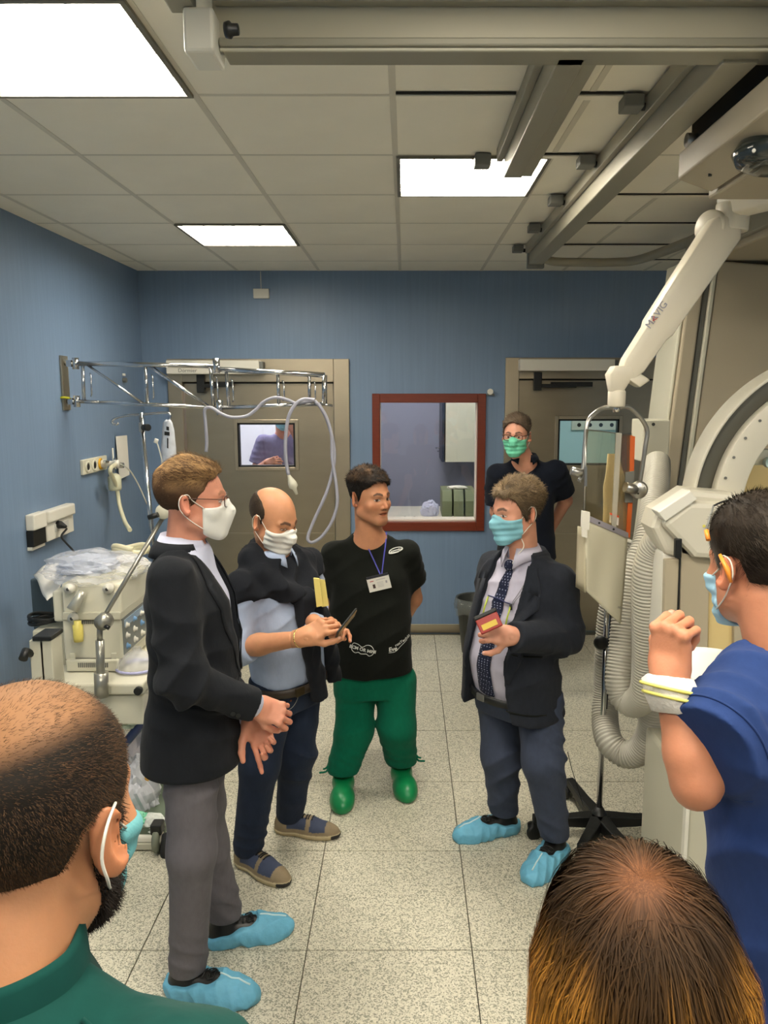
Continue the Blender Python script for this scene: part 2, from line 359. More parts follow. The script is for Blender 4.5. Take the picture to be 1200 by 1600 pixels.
# things seen through the doors and window
yb = YB + 1.4
t = thing('wall_cabinet', 'white wall cabinet seen through the brown framed window', 'cabinet', W(718, 722, YB + 1.1))
c0 = W(696, 722, YB + 1.1); c1 = W(775, 600, YB + 1.1)
MB().box((c0[0], YB + 1.1, c0[2]), (c1[0], YB + 1.7, c1[2])).build('body', mat('cab_cream', srgb(214, 208, 186), .5), t, .002)
MB().box((c0[0] - .035, YB + 1.1, c0[2]), (c0[0] - .012, YB + 1.7, c1[2])).build('edge_strip', mat('navy_edge', srgb(40, 44, 60), .4), t)
t = thing('wall_bracket', 'small chrome triple bracket on the grey wall left of the white cabinet', 'bracket', W(686, 706, YB + 1.6))
b = MB()
for k in range(3): b.cyl(W(681 + 3 * k, 700 + 5 * k, YB + 1.62), W(690 + 2 * k, 700 + 5 * k, YB + 1.58), .008, 8)
b.cyl(W(690, 640, YB + 1.6), W(690, 718, YB + 1.6), .006, 8); b.build('arm', M_chrome, t)
t = thing('counter', 'pale counter under the brown framed window in the room behind', 'counter', (.1, YB + .9, 0))
zc_ = W(633, 807, YB + .55)[2]
MB().box((-.6, YB + .2, zc_ - .03), (.92, YB + 1.2, zc_)).build('worktop', mat('counter_top', srgb(206, 200, 186), .4), t)
MB().box((-.58, YB + .3, 0), (.9, YB + 1.18, zc_ - .03)).build('cabinet', M_w1, t)
M_olive = mat('olive_bin', srgb(120, 126, 96), .5)
for k in range(3):
    x = W(690 + 18 * k, 800, YB + .6)[0]; t = thing('storage_bin', ['olive green storage bin behind window, leftmost of three', 'olive green storage bin behind window, middle of three', 'olive green storage bin behind window, rightmost of three'][k], 'bin', (x, YB + .6, zc_), 'olive storage bins behind the window')
    w_, h_ = .093, .235; y0 = YB + .52
    bd = MB(); bd.prism([(x, y0, zc_ + .001), (x, y0 + .4, zc_ + .001), (x, y0 + .4, zc_ + h_), (x, y0 + .06, zc_ + h_), (x, y0, zc_ + h_ * .6)], (w_ - .003, 0, 0)); bd.build('body', M_olive, t, .006)
    MB().box((x + .01, y0 - .006, zc_ + .01), (x + w_ - .013, y0 - .001, zc_ + .03)).build('lip', M_olive, t)
def crumple(name, c, r, m, parent=None, seed=0, n=26, amp=.35, flat=1.0):
    rg = np.random.default_rng(seed); bm = bmesh.new(); bmesh.ops.create_icosphere(bm, subdivisions=4, radius=1)
    K = rg.normal(size=(n, 3)) * 2.2; ph = rg.uniform(0, 6.28, n)
    for v in bm.verts:
        p = np.array(v.co); d = 1 + amp * (np.abs(np.sin(K @ p + ph)).mean() - .63) * 3.2 + amp * .25 * math.sin(p @ K[0] * 5) * math.sin(p @ K[1] * 4)
        v.co = Vector(p * d * np.array(r))
        if v.co.z < -r[2] * flat * .5: v.co.z = -r[2] * flat * .5
        v.co += Vector(np.asarray(c, float) + [0, 0, r[2] * flat * .5])
    me = bpy.data.meshes.new(name); bm.to_mesh(me); bm.free(); return obj(name, me, m, parent)
tag(crumple('plastic_bag', W(672, 806, YB + .5), (.075, .05, .09), mat('lilac_bag', srgb(196, 196, 222), .25), seed=3), 'crumpled translucent plastic bag left of the olive bins', 'bag')
tag(crumple('plastic_wrap', W(715, 770, YB + .68) * [1, 1, 0] + [0, 0, zc_ + .237], (.09, .05, .018), M_white, seed=4), 'crumpled clear wrapping lying on top of the olive bins', 'wrapping')
for k, px in enumerate((633, 648)):
    c = W(px, 811, YB + .25); t = thing('glass_vial', ['small clear vial on counter behind window, the left one', 'small clear vial on counter behind window, the right one'][k], 'vial', (c[0], c[1], zc_), 'vials on the counter')
    MB().lathe((c[0], c[1], zc_), [(.0, 0), (.011, 0), (.011, .03), (.006, .036), (.006, .042)], 12).build('bottle', M_white, t); MB().cyl((c[0], c[1], zc_ + .042), (c[0], c[1], zc_ + .05), .008, 10).build('cap', M_satin, t)
p = W(905, 662, Y2 - .02); t = thing('socket_panel', 'pale panel with four dark sockets seen through right door window', 'panel', p)
q0, q1 = W(893, 672, Y2 - .03), W(965, 656, Y2 - .03)
MB().box((q0[0], Y2 - .03, q0[2]), (q1[0], Y2, q1[2])).build('plate', M_cream, t, .004)
for k in range(4):
    c = W(905 + 17 * k, 664, Y2 - .035); MB().cyl(c, c + [0, .02, 0], .022, 14).build('socket', M_black, t)
p0, p1 = W(980, 720, Y2 - .2), W(993, 672, Y2 - .2)
# sensor box with wire, small box by window
t = thing('wall_sensor', 'small white sensor box high on the back wall with a thin wire', 'sensor', W(408, 458, YB))
a, b = W(396, 466, YB - .03), W(420, 451, YB - .03); MB().box((a[0], YB - .035, a[2]), (b[0], YB, b[2])).build('housing', M_white, t, .004)
MB().tube([W(408, 451, YB - .006), W(407, 424, YB - .006)], .003, 6).build('wire', M_white, t)
t = thing('wall_button', 'tiny grey round holder on wall at upper right of brown window', 'holder', W(766, 612, YB))
MB().cyl(W(766, 612, YB), W(766, 612, YB - .04), .024, 14).build('cap', M_white, t); MB().box(W(761, 618, YB - .02), W(772, 615, YB)).build('bracket', M_greyp, t)
# ================================================================ rails under the ceiling
def prof_beam(x0, x1, y0, y1, z0, z1, m, name, label, along='x', extra=None, cap=None):
    t = thing(name, label, 'rail', ((x0 + x1) / 2, (y0 + y1) / 2, ZC))
    b = MB().box((x0, y0, z0), (x1, y1, z1)); b.build('beam', m, t, .004); return t
# wide cross beam over the viewer
t = thing('ceiling_beam', 'wide beige cross beam along the top edge with white end cap', 'beam', (.9, 1.95, ZC))
b = MB(); xs, xe = -.47, 3.25
b.box((xs, 2.065, 2.85), (xe, 2.17, 2.95)); b.build('beam', mat('rail_beige', srgb(196, 190, 170), .35, metal=.2), t, .006)
MB().box((xs + .02, 2.04, 2.83), (xe, 2.16, 2.849)).build('rail', M_alu, t, .004)
MB().box((xs + .02, 2.05, 2.822), (xe, 2.06, 2.829)).build('rail_lip', M_lgrey, t, .002)
MB().box((xs + .01, 2.035, 2.925), (xe, 2.064, 2.95)).build('rail', M_alu, t, .004)
MB().box((xs - .055, 2.0, 2.80), (xs + .018, 2.12, 2.90)).build('end_cap', M_white, t, .008)
kc = W(358, 47, 1.905); kn = MB(); kn.lathe(W(352, 47, 1.91), [(0, 0), (.016, 0), (.018, .008), (.018, .012), (.013, .016), (.012, .03), (0, .031)], 18, (1, -.1, .0)); kn.build('knob', M_black, t)
# side rail running towards the viewer
t = thing('ceiling_rail', 'short beige rail coming toward the viewer at the beam end cap', 'rail', (-.5, 1.7, ZC))
MB().box((-.56, .6, 2.90), (-.50, 2.04, 2.952)).build('rail', M_alu, t, .004)
# two long rails
M_rail = mat('long_rail', srgb(158, 153, 136), .4, metal=.3)
t = thing('ceiling_rail', 'grey ceiling rail ending over the middle ceiling light', 'rail', (.42, 2.6, ZC), 'long grey ceiling rails')
MB().box((.385, 2.12, 2.83), (.455, 3.22, 2.915)).build('rail', M_rail, t, .004)
MB().box((.36, 2.12, 2.90), (.385, 3.26, 2.95)).build('rail_flange', M_rail, t, .003)
MB().box((.455, 2.12, 2.845), (.50, 3.26, 2.95)).build('rail_flange', M_rail, t, .003)
t = thing('ceiling_rail', 'long grey ceiling rail running to the back wall beside brackets', 'rail', (.86, 3.5, ZC), 'long grey ceiling rails')
MB().box((.80, 2.12, 2.82), (.89, 5.25, 2.90)).build('rail', M_rail, t, .004)
MB().box((.775, 2.12, 2.89), (.80, 5.25, 2.945)).build('rail_flange', M_rail, t, .003)
MB().box((.89, 2.12, 2.86), (.925, 5.25, 2.945)).build('rail_flange', M_rail, t, .003)
MB().box((.79, 5.25, 2.80), (.90, 5.29, 2.93)).build('end_cap', M_greyp, t, .004)
for k, y in enumerate((2.712, 2.712 + TCY, 2.712 + 2 * TCY, 2.712 + 3 * TCY, 2.712 + 4 * TCY)):
    n = ['nearest the viewer', 'second from the viewer', 'third from the viewer', 'fourth from the viewer', 'farthest, near the back wall'][k]
    t = thing('rail_bracket', 'small grey bracket on the long ceiling rail, ' + n, 'bracket', (.745, y, ZC), 'brackets of the long ceiling rail')
    MB().box((.70, y - .045, 2.905), (.765, y + .035, 2.945)).build('clamp', M_greyp, t, .004); MB().cyl((.765, y - .01, 2.915), (.79, y - .01, 2.915), .012, 10).build('bolt', M_black, t)
t = thing('rail_bracket', 'small grey bracket beside the middle ceiling light', 'bracket', (.34, 2.712 + TCY, ZC))
MB().box((.28, 2.712 + TCY - .045, 2.905), (.345, 2.712 + TCY + .035, 2.95)).build('clamp', M_greyp, t, .004)
def strut(xa, xb, y, lab):
    t = thing('cross_strut', lab, 'strut', ((xa + xb) / 2, y, ZC), 'thin cross struts of the ceiling')
    b = MB(); b.box((xa, y - .024, ZC - .012), (xb, y + .012, ZC - .0005)); b.build('strut', M_ceil, t); b = MB(); b.box((xa, y - .034, ZC - .008), (xb, y - .026, ZC - .001)); b.build('slot', M_dark, t)
strut(-.03, .355, 2.712, 'thin dark cross strut left of the short ceiling rail')
strut(.505, .70, 2.712, 'nearest thin cross strut between the two ceiling rails')
strut(.505, .70, 2.712 + TCY, 'second thin cross strut between the two ceiling rails')
for k in range(2, 6): strut(.93, 2.2, 2.712 + k * TCY - (.06 if k == 5 else 0), 'cross strut right of the long rail, ' + ['nearest', 'second', 'third', 'farthest'][k - 2] + ' of four')
# carriages
t = thing('ceiling_carriage', 'beige ceiling carriage panel beside the long rail at upper right', 'carriage', (1.3, 2.2, 2.8))
MB().prism([(.905, 2.74, 2.70), (.905, 1.7, 2.70), (1.02, 1.7, 2.66), (1.02, 2.74, 2.66)], (0, 0, 0) if 0 else (.0, 0, .085)).build('cover', M_beige, t, .006)
MB().box((1.03, 1.7, 2.65), (1.75, 2.80, 2.74)).build('cover', M_beige, t, .01)
MB().box((.93, 1.7, 2.79), (1.7, 2.70, 2.86)).build('frame', M_black, t)
for y in (2.02, 2.66): MB().cyl((.90, y, 2.80), (.94, y, 2.80), .022, 14).build('roller', M_satin, t)
for y in (2.1, 2.35, 2.6): MB().cyl((.96, y, 2.684), (.96, y, 2.695 - .02), .006, 8).build('screw', M_black, t)
t = thing('ceiling_carriage', 'long beige ceiling carriage behind the white spring arm', 'carriage', (2, 3.6, 2.8))
Rz = rotm((0, 0, 1), -7)
MB().box((1.50, 2.3, 2.69), (1.53, 4.36, 2.82)).build('side_plate', M_alu, t, .004)
MB().box((1.53, 2.2, 2.66), (2.1, 4.40, 2.72)).build('cover', M_beige, t, .012)
MB().box((2.12, 2.2, 2.67), (2.9, 4.36, 2.74)).build('cover', M_beige, t, .012)
for y in (2.9, 3.3, 4.1): MB().cyl((1.499, y, 2.76), (1.49, y, 2.76), .009, 10).build('screw', M_black, t)
t = thing('ceiling_tube', 'curved grey cross tube linking the far ends of rail and carriage', 'tube', (1.2, 5.0, 2.85))
MB().tube(spline([(.88, 5.24, 2.87), (.95, 5.27, 2.845), (1.1, 5.28, 2.84), (1.35, 5.28, 2.84), (1.5, 5.15, 2.84), (1.62, 4.4, 2.84)], 6), .028, 12).build('tube', M_rail, t)
# dark lamp head at the right edge
t = thing('lamp_head', 'dark glossy round lamp head cut by the right edge under ceiling', 'lamp', W(1195, 235, 2.5))
c = W(1215, 232, 2.3); MB().lathe(c - [0, 0, .06], [(0, 0), (.07, .002), (.105, .02), (.12, .05), (.10, .085), (.04, .105), (0, .108)], 32).build('housing', mat('gloss_dark', srgb(38, 44, 42), .15, coat=.6), t)
for k in range(2): MB().cyl(c + [-.09 + .03 * k, -.06 - .012 * k, -.025], c + [-.095 + .03 * k, -.07 - .012 * k, -.025], .005, 8).build('led', M_white, t)

# ================================================================ spring arm with lead glass shield
YS = 3.0
t = thing('radiation_shield', 'ceiling hung white spring arm carrying lead glass shield and curtain', 'shield', W(1130, 300, YS))
M_arm = mat('arm_white', srgb(226, 216, 194), .35)
e = W(1128, 330, YS); a0 = W(1260, 235, YS - .25); e2 = W(1152, 300, YS)
M_arm2 = M_arm
bm_ = MB(); up = np.array([0, 0, 1.])
def barloft(secs):   # secs: list of (centre, half w vec, half h vec)
    b = MB(); V = []
    for c, w, h in secs:
        for k in range(16):
            a = 2 * math.pi * k / 16; ca, sa = math.cos(a), math.sin(a); f = (abs(ca) ** 6 + abs(sa) ** 6) ** (-1 / 6)
            V.append(np.asarray(c) + np.asarray(w) * ca * f + np.asarray(h) * sa * f)
    n = len(secs); Fs = [(i * 16 + k, i * 16 + (k + 1) % 16, (i + 1) * 16 + (k + 1) % 16, (i + 1) * 16 + k) for i in range(n - 1) for k in range(16)]
    Fs += [tuple(range(16))[::-1], tuple((n - 1) * 16 + k for k in range(16))]
    return b.add(V, Fs, True)
p0 = W(1144, 297, YS); p1 = W(1330, 245, YS - .4)
d = nrm(p1 - p0); wv = nrm(np.cross(d, up)) * .045; hv = nrm(np.cross(wv, d))
barloft([(p0 - d * .03, wv, hv * .095), (p0 + d * .03, wv, hv * .10), (p1, wv, hv * .10)]).build('horizontal_arm', M_arm, t, .006)
# elbow
MB().cyl(W(1142, 362, YS), W(1146, 318, YS), .060, 28).build('elbow', M_arm, t, .006)
ax = nrm([-.8, -.6, 0]); c = W(1112, 356, YS) ; b = MB(); b.lathe(c + ax * .02, [(0, .0), (.055, 0), (.062, -.006), (.062, -.05), (0, -.05)], 28, ax); b.build('joint_cover', M_arm, t)
q0, q1 = W(1128, 362, YS), W(985, 575, YS); d = nrm(q1 - q0); wv = nrm(np.cross(d, [0, 1, 0])); hv = np.array([0, 1., 0])
n = lambda s: q0 + (q1 - q0) * s
barloft([(n(-.06), wv * .045, hv * .05), (n(0), wv * .068, hv * .055), (n(.45), wv * .062, hv * .055), (n(.7), wv * .058, hv * .055), (n(.74), wv * .05, hv * .05), (n(.98), wv * .046, hv * .048), (n(1.06), wv * .03, hv * .04)]).build('spring_arm', M_arm, t, .004)
# arm end
b = MB(); pe = W(968, 580, YS); barloft([(W(974, 572, YS), (.045, 0, 0), (0, .045, 0)), (W(968, 585, YS), (.05, 0, 0), (0, .048, 0)), (W(962, 612, YS), (.026, 0, 0), (0, .026, 0))]).build('arm_head', M_arm, t, .004)
barloft([(W(985, 598, YS), wv * .035, hv * .04), (W(1003, 588, YS), wv * .03, hv * .035)]).build('arm_head_cover', M_arm, t, .004)
cc = W(963, 623, YS); b = MB(); b.lathe(W(963, 634, YS), [(0, -.004), (.03, -.004), (.033, 0), (.033, .052), (.028, .06), (0, .06)], 28); b.build('swivel_collar', M_arm, t)
MB().cyl(W(963, 644, YS), W(963, 632, YS), .014, 14).build('pin', M_chrome, t)
ff = [W(905, 752, YS - .08), W(911, 735, YS - .07), W(917, 665, YS - .05), W(930, 645, YS - .03), W(945, 637, YS), W(963, 637, YS), W(986, 638, YS + .02), W(1010, 668, YS + .04), W(1008, 700, YS + .04), W(998, 765, YS + .04)]
MB().tube(spline(ff, 4), .0085, 12).build('fork', M_satin, t)
# lead glass pane, two facets
g = [W(916, 671, YS - .08), W(963, 677, YS + .0), W(986, 677, YS + .10), W(984, 836, YS + .10), W(962, 828, YS - .0), W(913, 800, YS - .08)]
def slab(P, th, name, m, parent, smooth=False):
    P = [np.asarray(p, float) for p in P]; nn = nrm(np.cross(P[1] - P[0], P[2] - P[0])); return MB().prism([p - nn * th / 2 for p in P], nn * th).build(name, m, parent)
pane_t = slab([g[0], g[1], g[4], g[5]], .010, 'pane', M_lead, t); slab([g[1], g[2], g[3], g[4]], .010, 'pane', M_lead, t)
MB().tube([g[0], g[5]], .004, 6).build('pane_edge', M_satin, t); MB().tube([g[0], g[1], g[2]], .0025, 6).build('pane_edge', M_greyp, t)
slab([W(963, 676, YS - .02), W(971, 677, YS - .02), W(962, 829, YS - .02), W(955, 827, YS - .02)], .012, 'clear_strip', wrap_mat('acrylic', srgb(200, 195, 180), .5), t)
slab([W(985, 680, YS + .08), W(992, 682, YS + .08), W(990, 740, YS + .08), W(984, 740, YS + .08)], .008, 'orange_strip', mat('orange', srgb(206, 96, 36), .5), t)
slab([W(981, 785, YS + .06), W(988, 785, YS + .06), W(984, 840, YS + .06), W(978, 838, YS + .06)], .008, 'orange_strip', mat('orange', srgb(206, 96, 36), .5), t)
# clamps
c = W(905, 738, YS - .09); MB().cyl(c + [-.03, 0, .006], c + [.012, 0, -.004], .016, 16).build('clamp', M_satin, t)
c = W(995, 765, YS + .02); b = MB(); b.lathe(c + [0, -.02, 0], [(0, 0), (.031, 0), (.034, .004), (.034, .03), (0, .03)], 24, (.35, .9, 0)); b.cyl(c + [-.05, -.015, .012], c + [-.005, -.005, 0], .02, 16); b.build('clamp', M_satin, t)
for s in (-.012, .012): MB().cyl(c + [s + .01, -.024, s], c + [s + .01, -.028, s], .004, 8).build('screw', M_black, t)
slab([W(913, 729, YS - .1), W(917, 729, YS - .1), W(917, 760, YS - .1), W(913, 760, YS - .1)], .008, 'bracket', M_satin, t)
slab([W(977, 738, YS + .05), W(991, 736, YS + .05), W(988, 785, YS + .05), W(976, 785, YS + .05)], .01, 'bracket', M_greyp, t)
# curtain below the glass
M_curt = mat('curtain_vinyl', srgb(206, 200, 176), .5, bump=.12, bscale=9)
def rail_at(s, z=0): return W(916 + 64 * s, 808 + 28 * s + z, YS - .08 + .06 * s)
b = MB(); slab([rail_at(-.02, -4), rail_at(1.0, -4), rail_at(1.0, 5), rail_at(-.02, 5)], .016, 'curtain_rail', mat('violet_grey_rail', srgb(168, 164, 176), .35, metal=.4), t)
for s in (.3, .65): MB().cyl(rail_at(s) + [0, -.009, 0], rail_at(s) + [0, -.013, 0], .004, 8).build('screw', M_black, t)
G = []
for i in range(15):
    v = i / 14; row = []
    for j in range(15):
        u = j / 14; top = rail_at(u, 3); px = 912 + 60 * u + (2 - 4 * u) * v; bot = W(px, 922 + 54 * u, YS - .08 + .06 * u)
        p = top * (1 - v) + bot * v; p = p + np.array([0, -1, 0]) * .008 * math.sin(u * 9 + v * 2) * v; row.append(p)
    G.append(row)
MB().grid(G).build('curtain', M_curt, t, solid=.006)
G = []
for i in range(9):
    v = i / 8; G.append([W(903 + 12 * u - 3 * (1 - u) * v, 822 + 4 * u + (100 - 5 * (1 - u)) * v, YS - .02 - .07 * u + .01 * math.sin(6 * v)) for u in np.linspace(0, 1, 5)])
MB().grid(G).build('curtain_side', mat('curtain_side', srgb(200, 190, 160), .4, alpha=.85), t, solid=.004)
slab([W(909, 798, YS - .11), W(921, 800, YS - .11), W(920, 828, YS - .11), W(908, 824, YS - .11)], .02, 'corner_clamp', M_white, t)
slab([W(909, 824, YS - .11), W(917, 826, YS - .11), W(917, 840, YS - .11), W(909, 838, YS - .11)], .014, 'corner_tab', M_white, t)
# sticker
slab([W(953, 801, YS - .012), W(967, 806, YS - .012), W(966, 821, YS - .012), W(952, 816, YS - .012)], .003, 'sticker', mat('paper', srgb(228, 224, 214), .7), t)
slab([W(953, 801, YS - .018), W(967, 806, YS - .018), W(967, 809, YS - .018), W(953, 804, YS - .018)], .002, 'sticker_band', mat('orange_red', srgb(226, 84, 40), .6), t)
# folded white sleeve hanging behind the glass
G = []
prof = [(950, 966, 709), (947, 974, 740), (943, 980, 760), (943, 981, 800), (942, 983, 828)]
for x0, x1, y in prof: G.append([W(x0 + (x1 - x0) * u, y, YS + .045 + .015 * math.sin(u * 3.1) + .06 * u) for u in np.linspace(0, 1, 7)])
MB().grid(G).build('hanging_sleeve', mat('sleeve_cream', srgb(218, 206, 172), .6, bump=.2, bscale=12), t, solid=.004)
# lettering on the arm, left face
r = nrm(W(1045, 466, YS) - W(1012, 512, YS)); u_ = nrm(np.cross([0, -1, 0], r)); u_ = u_ if u_[0] < 0 else -u_
oc = W(1027, 488, YS - .0575)
n3 = np.cross(r, u_)
text('MAVIG', .036, W(1026, 492, YS - .0575), r, np.cross([0, -1, 0], r), mat('logo_grey', srgb(150, 150, 160), .5), t, align='CENTER')
text('<', .034, W(1023, 499, YS - .0585), r, np.cross([0, -1, 0], r), mat('logo_red', srgb(200, 60, 50), .5), t, name='emblem')
text('MAVIG', .014, W(966, 949, YS - .03), (1, 0, -.25), (0, 0, 1), M_greyp, t)

# ================================================================ drip stand with five legs
fc = W(935, 1288, 3.36); bx, by = W(936, 1275, 3.36)[0], 3.36
t = thing('drip_stand', 'chrome drip stand with black five-legged base below the shield curtain', 'stand', (bx, by, 0))
topp = W(951, 955, by); MB().tube([(bx, by, .06), (bx, by, 1.15)], .013, 14).build('lower_pole', M_chrome, t)
MB().tube([(bx + .016, by + .012, .45), (bx + .016, by + .012, 1.25)], .0055, 12).build('black_rod', M_black, t)
MB().lathe((bx, by, .05), [(0, -.01), (.05, -.01), (.055, .02), (.03, .045), (.016, .07), (0, .07)], 20).build('hub', M_black, t)
for k, (px, py) in enumerate(((1012, 1290), (905, 1250), (868, 1290), (905, 1345), (985, 1345))):
    e = WZ(px, py, .045); d = nrm(np.array([e[0] - bx, e[1] - by, 0])); L_ = .315; e = np.array([bx, by, 0]) + d * L_; s = np.cross(d, [0, 0, 1])
    b = MB(); V = []
    for q, (r_, w_, h0, h1) in enumerate(((.02, .030, .03, .09), (.15, .025, .045, .09), (L_, .02, .072, .105))):
        for (sx, hz) in ((-1, h0), (1, h0), (1, h1), (-1, h1)): V.append(np.array([bx, by, hz]) + d * r_ + s * sx * w_)
    b.add(V, [(0, 1, 2, 3)[::-1], (8, 9, 10, 11)] + [(4 * i + j, 4 * i + (j + 1) % 4, 4 * i + 4 + (j + 1) % 4, 4 * i + 4 + j) for i in range(2) for j in range(4)])
    leg = b.build('leg', M_black, t, .005)
    for sg in (-1, 1):
        c = e + s * sg * .018 + [0, 0, .03]; w = MB(); w.lathe(c - s * .009, [(.0, 0), (.022, 0), (.034, .003), (.034, .017), (.022, .02), (0, .02)], 20, s); w.build('caster_wheel', M_lgrey if sg > 0 else M_black, leg)
    MB().lathe(e + [0, 0, .03], [(.012, 0), (.024, .012), (.026, .034), (.0, .045)], 14).build('caster_hood', M_black, leg)
# hook clamp + small bracket on the pole
c = np.array([bx + .005, by - .03, W(942, 1000, by)[2]]); b = MB(); b.lathe(c + [-.035, 0, 0], [(0, 0), (.03, 0), (.032, .012), (.02, .02), (0, .02)], 18, (-.3, -1, 0)); b.box(c + [-.02, -.01, -.014], c + [.05, .03, .014]); b.build('clamp_knob', M_black, t)
MB().tube(spline([c + [.02, 0, .1], c + [.028, 0, .05], c + [.03, 0, -.02], c + [.04, 0, -.07], c + [.055, 0, -.05], c + [.05, 0, .02]], 5), .006, 8).build('hook', M_white, t)
t = tag(MB().tube(spline([W(887, 1175, 3.3), W(893, 1200, 3.3), W(900, 1222, 3.35), W(912, 1262, 3.4)], 6), .0018, 6).build('string', M_black), 'thin dark cord hanging near trouser leg above stand base', 'cord')

# ================================================================ monolith column of the x-ray stand
t = thing('xray_column', 'tall beige ceiling hung x-ray column with vertical groove behind shield', 'column', (1.6, 4.3, 2.7))
Rt = rotm((0, 1, 0), 4.6); c = np.array([1.55, 4.2, 2.68])
def cb(lo, hi, name, m, bv=.01):
    return MB().box(lo, hi, Rt, c).build(name, m, t, bv)
cb((1.425, 4.1, .75), (1.445, 4.42, 2.66), 'side_panel', M_lgrey)
cb((1.445, 4.08, .75), (1.52, 4.42, 2.66), 'front_strip', M_beige)
cb((1.528, 4.10, .75), (1.56, 4.42, 2.66), 'groove', M_greyp)
cb((1.555, 4.075, .75), (1.575, 4.42, 2.66), 'edge_trim', M_lgrey, .004)
cb((1.578, 4.08, .75), (2.02, 4.42, 2.66), 'front_panel', M_beige)
cb((2.02, 4.07, .75), (2.045, 4.42, 2.66), 'edge_trim', M_lgrey, .004)
def pbox(p0, p1, Y, dep, name, m, par, bv=.006):
    a = W(p0[0], p1[1], Y); b = W(p1[0], p0[1], Y); return MB().box((a[0], Y, a[2]), (b[0], Y + dep, b[2])).build(name, m, par, bv)
pbox((1003, 656), (1048, 722), 3.75, .2, 'hose_mount', M_lgrey, t)
for (x, y) in ((1021, 663), (1014, 718)): MB().cyl(W(x, y, 3.749), W(x, y, 3.744), .008, 10).build('screw', M_black, t)
pbox((1018, 722), (1040, 820), 4.05, .1, 'lower_slot', M_greyp, t)

# ================================================================ C-arm
YA = 2.75
t = thing('c_arm', 'large white x-ray C-arm with curved arc and faceted housing at right', 'x-ray machine', W(1120, 1000, YA))
M_carm = mat('carm_white', srgb(206, 200, 182), .4, var=.02, vscale=2)
cx = W(1325, 795, YA); R0 = .555
def arc(r0, r1, y0, y1, name, m, a0=95, a1=185, n=40):
    V = []; 
    for i in range(n + 1):
        a = math.radians(a0 + (a1 - a0) * i / n); c_, s_ = math.cos(a), math.sin(a)
        V += [(cx[0] + r * c_, y, cx[2] + r * s_) for r, y in ((r1, y0), (r0, y0), (r0, y1), (r1, y1))]
    Fs = [(4 * i + j, 4 * i + (j + 1) % 4, 4 * i + 4 + (j + 1) % 4, 4 * i + 4 + j) for i in range(n) for j in range(4)] + [(0, 1, 2, 3), (4 * n, 4 * n + 1, 4 * n + 2, 4 * n + 3)]
    return MB().add(V, Fs, True).build(name, m, t, .004)
arc(R0 - .012, R0, YA, YA + .12, 'outer_rim', M_carm)
arc(R0 - .075, R0 - .012, YA + .03, YA + .11, 'groove', mat('groove_grey', srgb(84, 82, 72), .5))
arc(R0 - .175, R0 - .075, YA - .01, YA + .12, 'inner_band', M_carm)
for k in range(6):
    a = math.radians(128 + k * 9.5); r = R0 - .095; c = cx + [r * math.cos(a), -.012, r * math.sin(a)]
    MB().cyl(c, c + [0, -.004, 0], .005, 8).build('screw', M_greyp, t)
# inside corner cover with bolts, at right edge
pbox((1165, 702), (1215, 727), YA + .1, .05, 'inner_cover', M_lgrey, t); pbox((1170, 675), (1215, 690), YA + .12, .05, 'inner_gap', M_black, t)
for (x, y) in ((1178, 708), (1170, 720)): MB().cyl(W(x, y, YA + .1), W(x, y, YA + .095), .007, 8).build('screw', M_greyp, t)
MB().lathe(W(1200, 722, YA + .08), [(0, 0), (.02, .0), (.022, .03)], 16, (0, -1, 0)).build('knob', mat('pale_blue', srgb(190, 205, 200), .4), t)
# faceted housing
def poly(pts, Y, dep, name, m, bv=.006):
    return MB().prism([W(x, y, Y) for x, y in pts], (0, dep, 0)).build(name, m, t, bv)
poly([(1028, 800), (1080, 766), (1150, 772), (1215, 790), (1215, 880), (1100, 880), (1040, 868), (1020, 826)], YA - .12, .16, 'housing', M_carm, .02)
poly([(1034, 818), (1078, 784), (1150, 786), (1215, 806), (1215, 884), (1085, 872)], YA - .16, .05, 'housing_front', M_carm, .02)
poly([(1028, 800), (1079, 767), (1090, 780), (1040, 815)], YA - .17, .08, 'housing_visor', M_white, .004)
poly([(1020, 828), (1038, 816), (1054, 846), (1038, 860)], YA - .1, .12, 'hose_collar', M_carm, .01)
poly([(1056, 843), (1066, 842), (1065, 872), (1055, 872)], YA - .165, .02, 'black_slot', M_black, .002)
poly([(1035, 862), (1058, 858), (1056, 1040), (1034, 1040)], YA - .1, .16, 'side_box', M_white, .01)
poly([(1040, 875), (1062, 874), (1056, 1045), (1036, 1045)], YA - .13, .03, 'side_panel', M_beige, .004)
poly([(1062, 872), (1064, 872), (1057, 1045), (1055, 1045)], YA - .135, .03, 'black_seam', M_black, 0)
poly([(1064, 852), (1110, 850), (1105, 1060), (1060, 1060)], YA - .12, .2, 'front_panel', M_beige, .004)
poly([(1108, 850), (1148, 850), (1146, 1120), (1104, 1120)], YA - .08, .2, 'cream_panel', mat('cream_yellow', srgb(214, 190, 132), .5), .004)
poly([(1148, 850), (1290, 850), (1290, 1120), (1146, 1120)], YA - .10, .2, 'front_panel', M_beige, .004)
poly([(1140, 725), (1300, 725), (1300, 775), (1133, 770)], YA + .3, .1, 'cream_panel', mat('cream_yellow', srgb(214, 190, 132), .5), .004)
for (x, y) in ((1100, 822), (1120, 842)): MB().cyl(W(x, y, YA - .161), W(x, y, YA - .164), .005, 8).build('dot', mat('yellow_dot', srgb(210, 200, 90), .5), t)
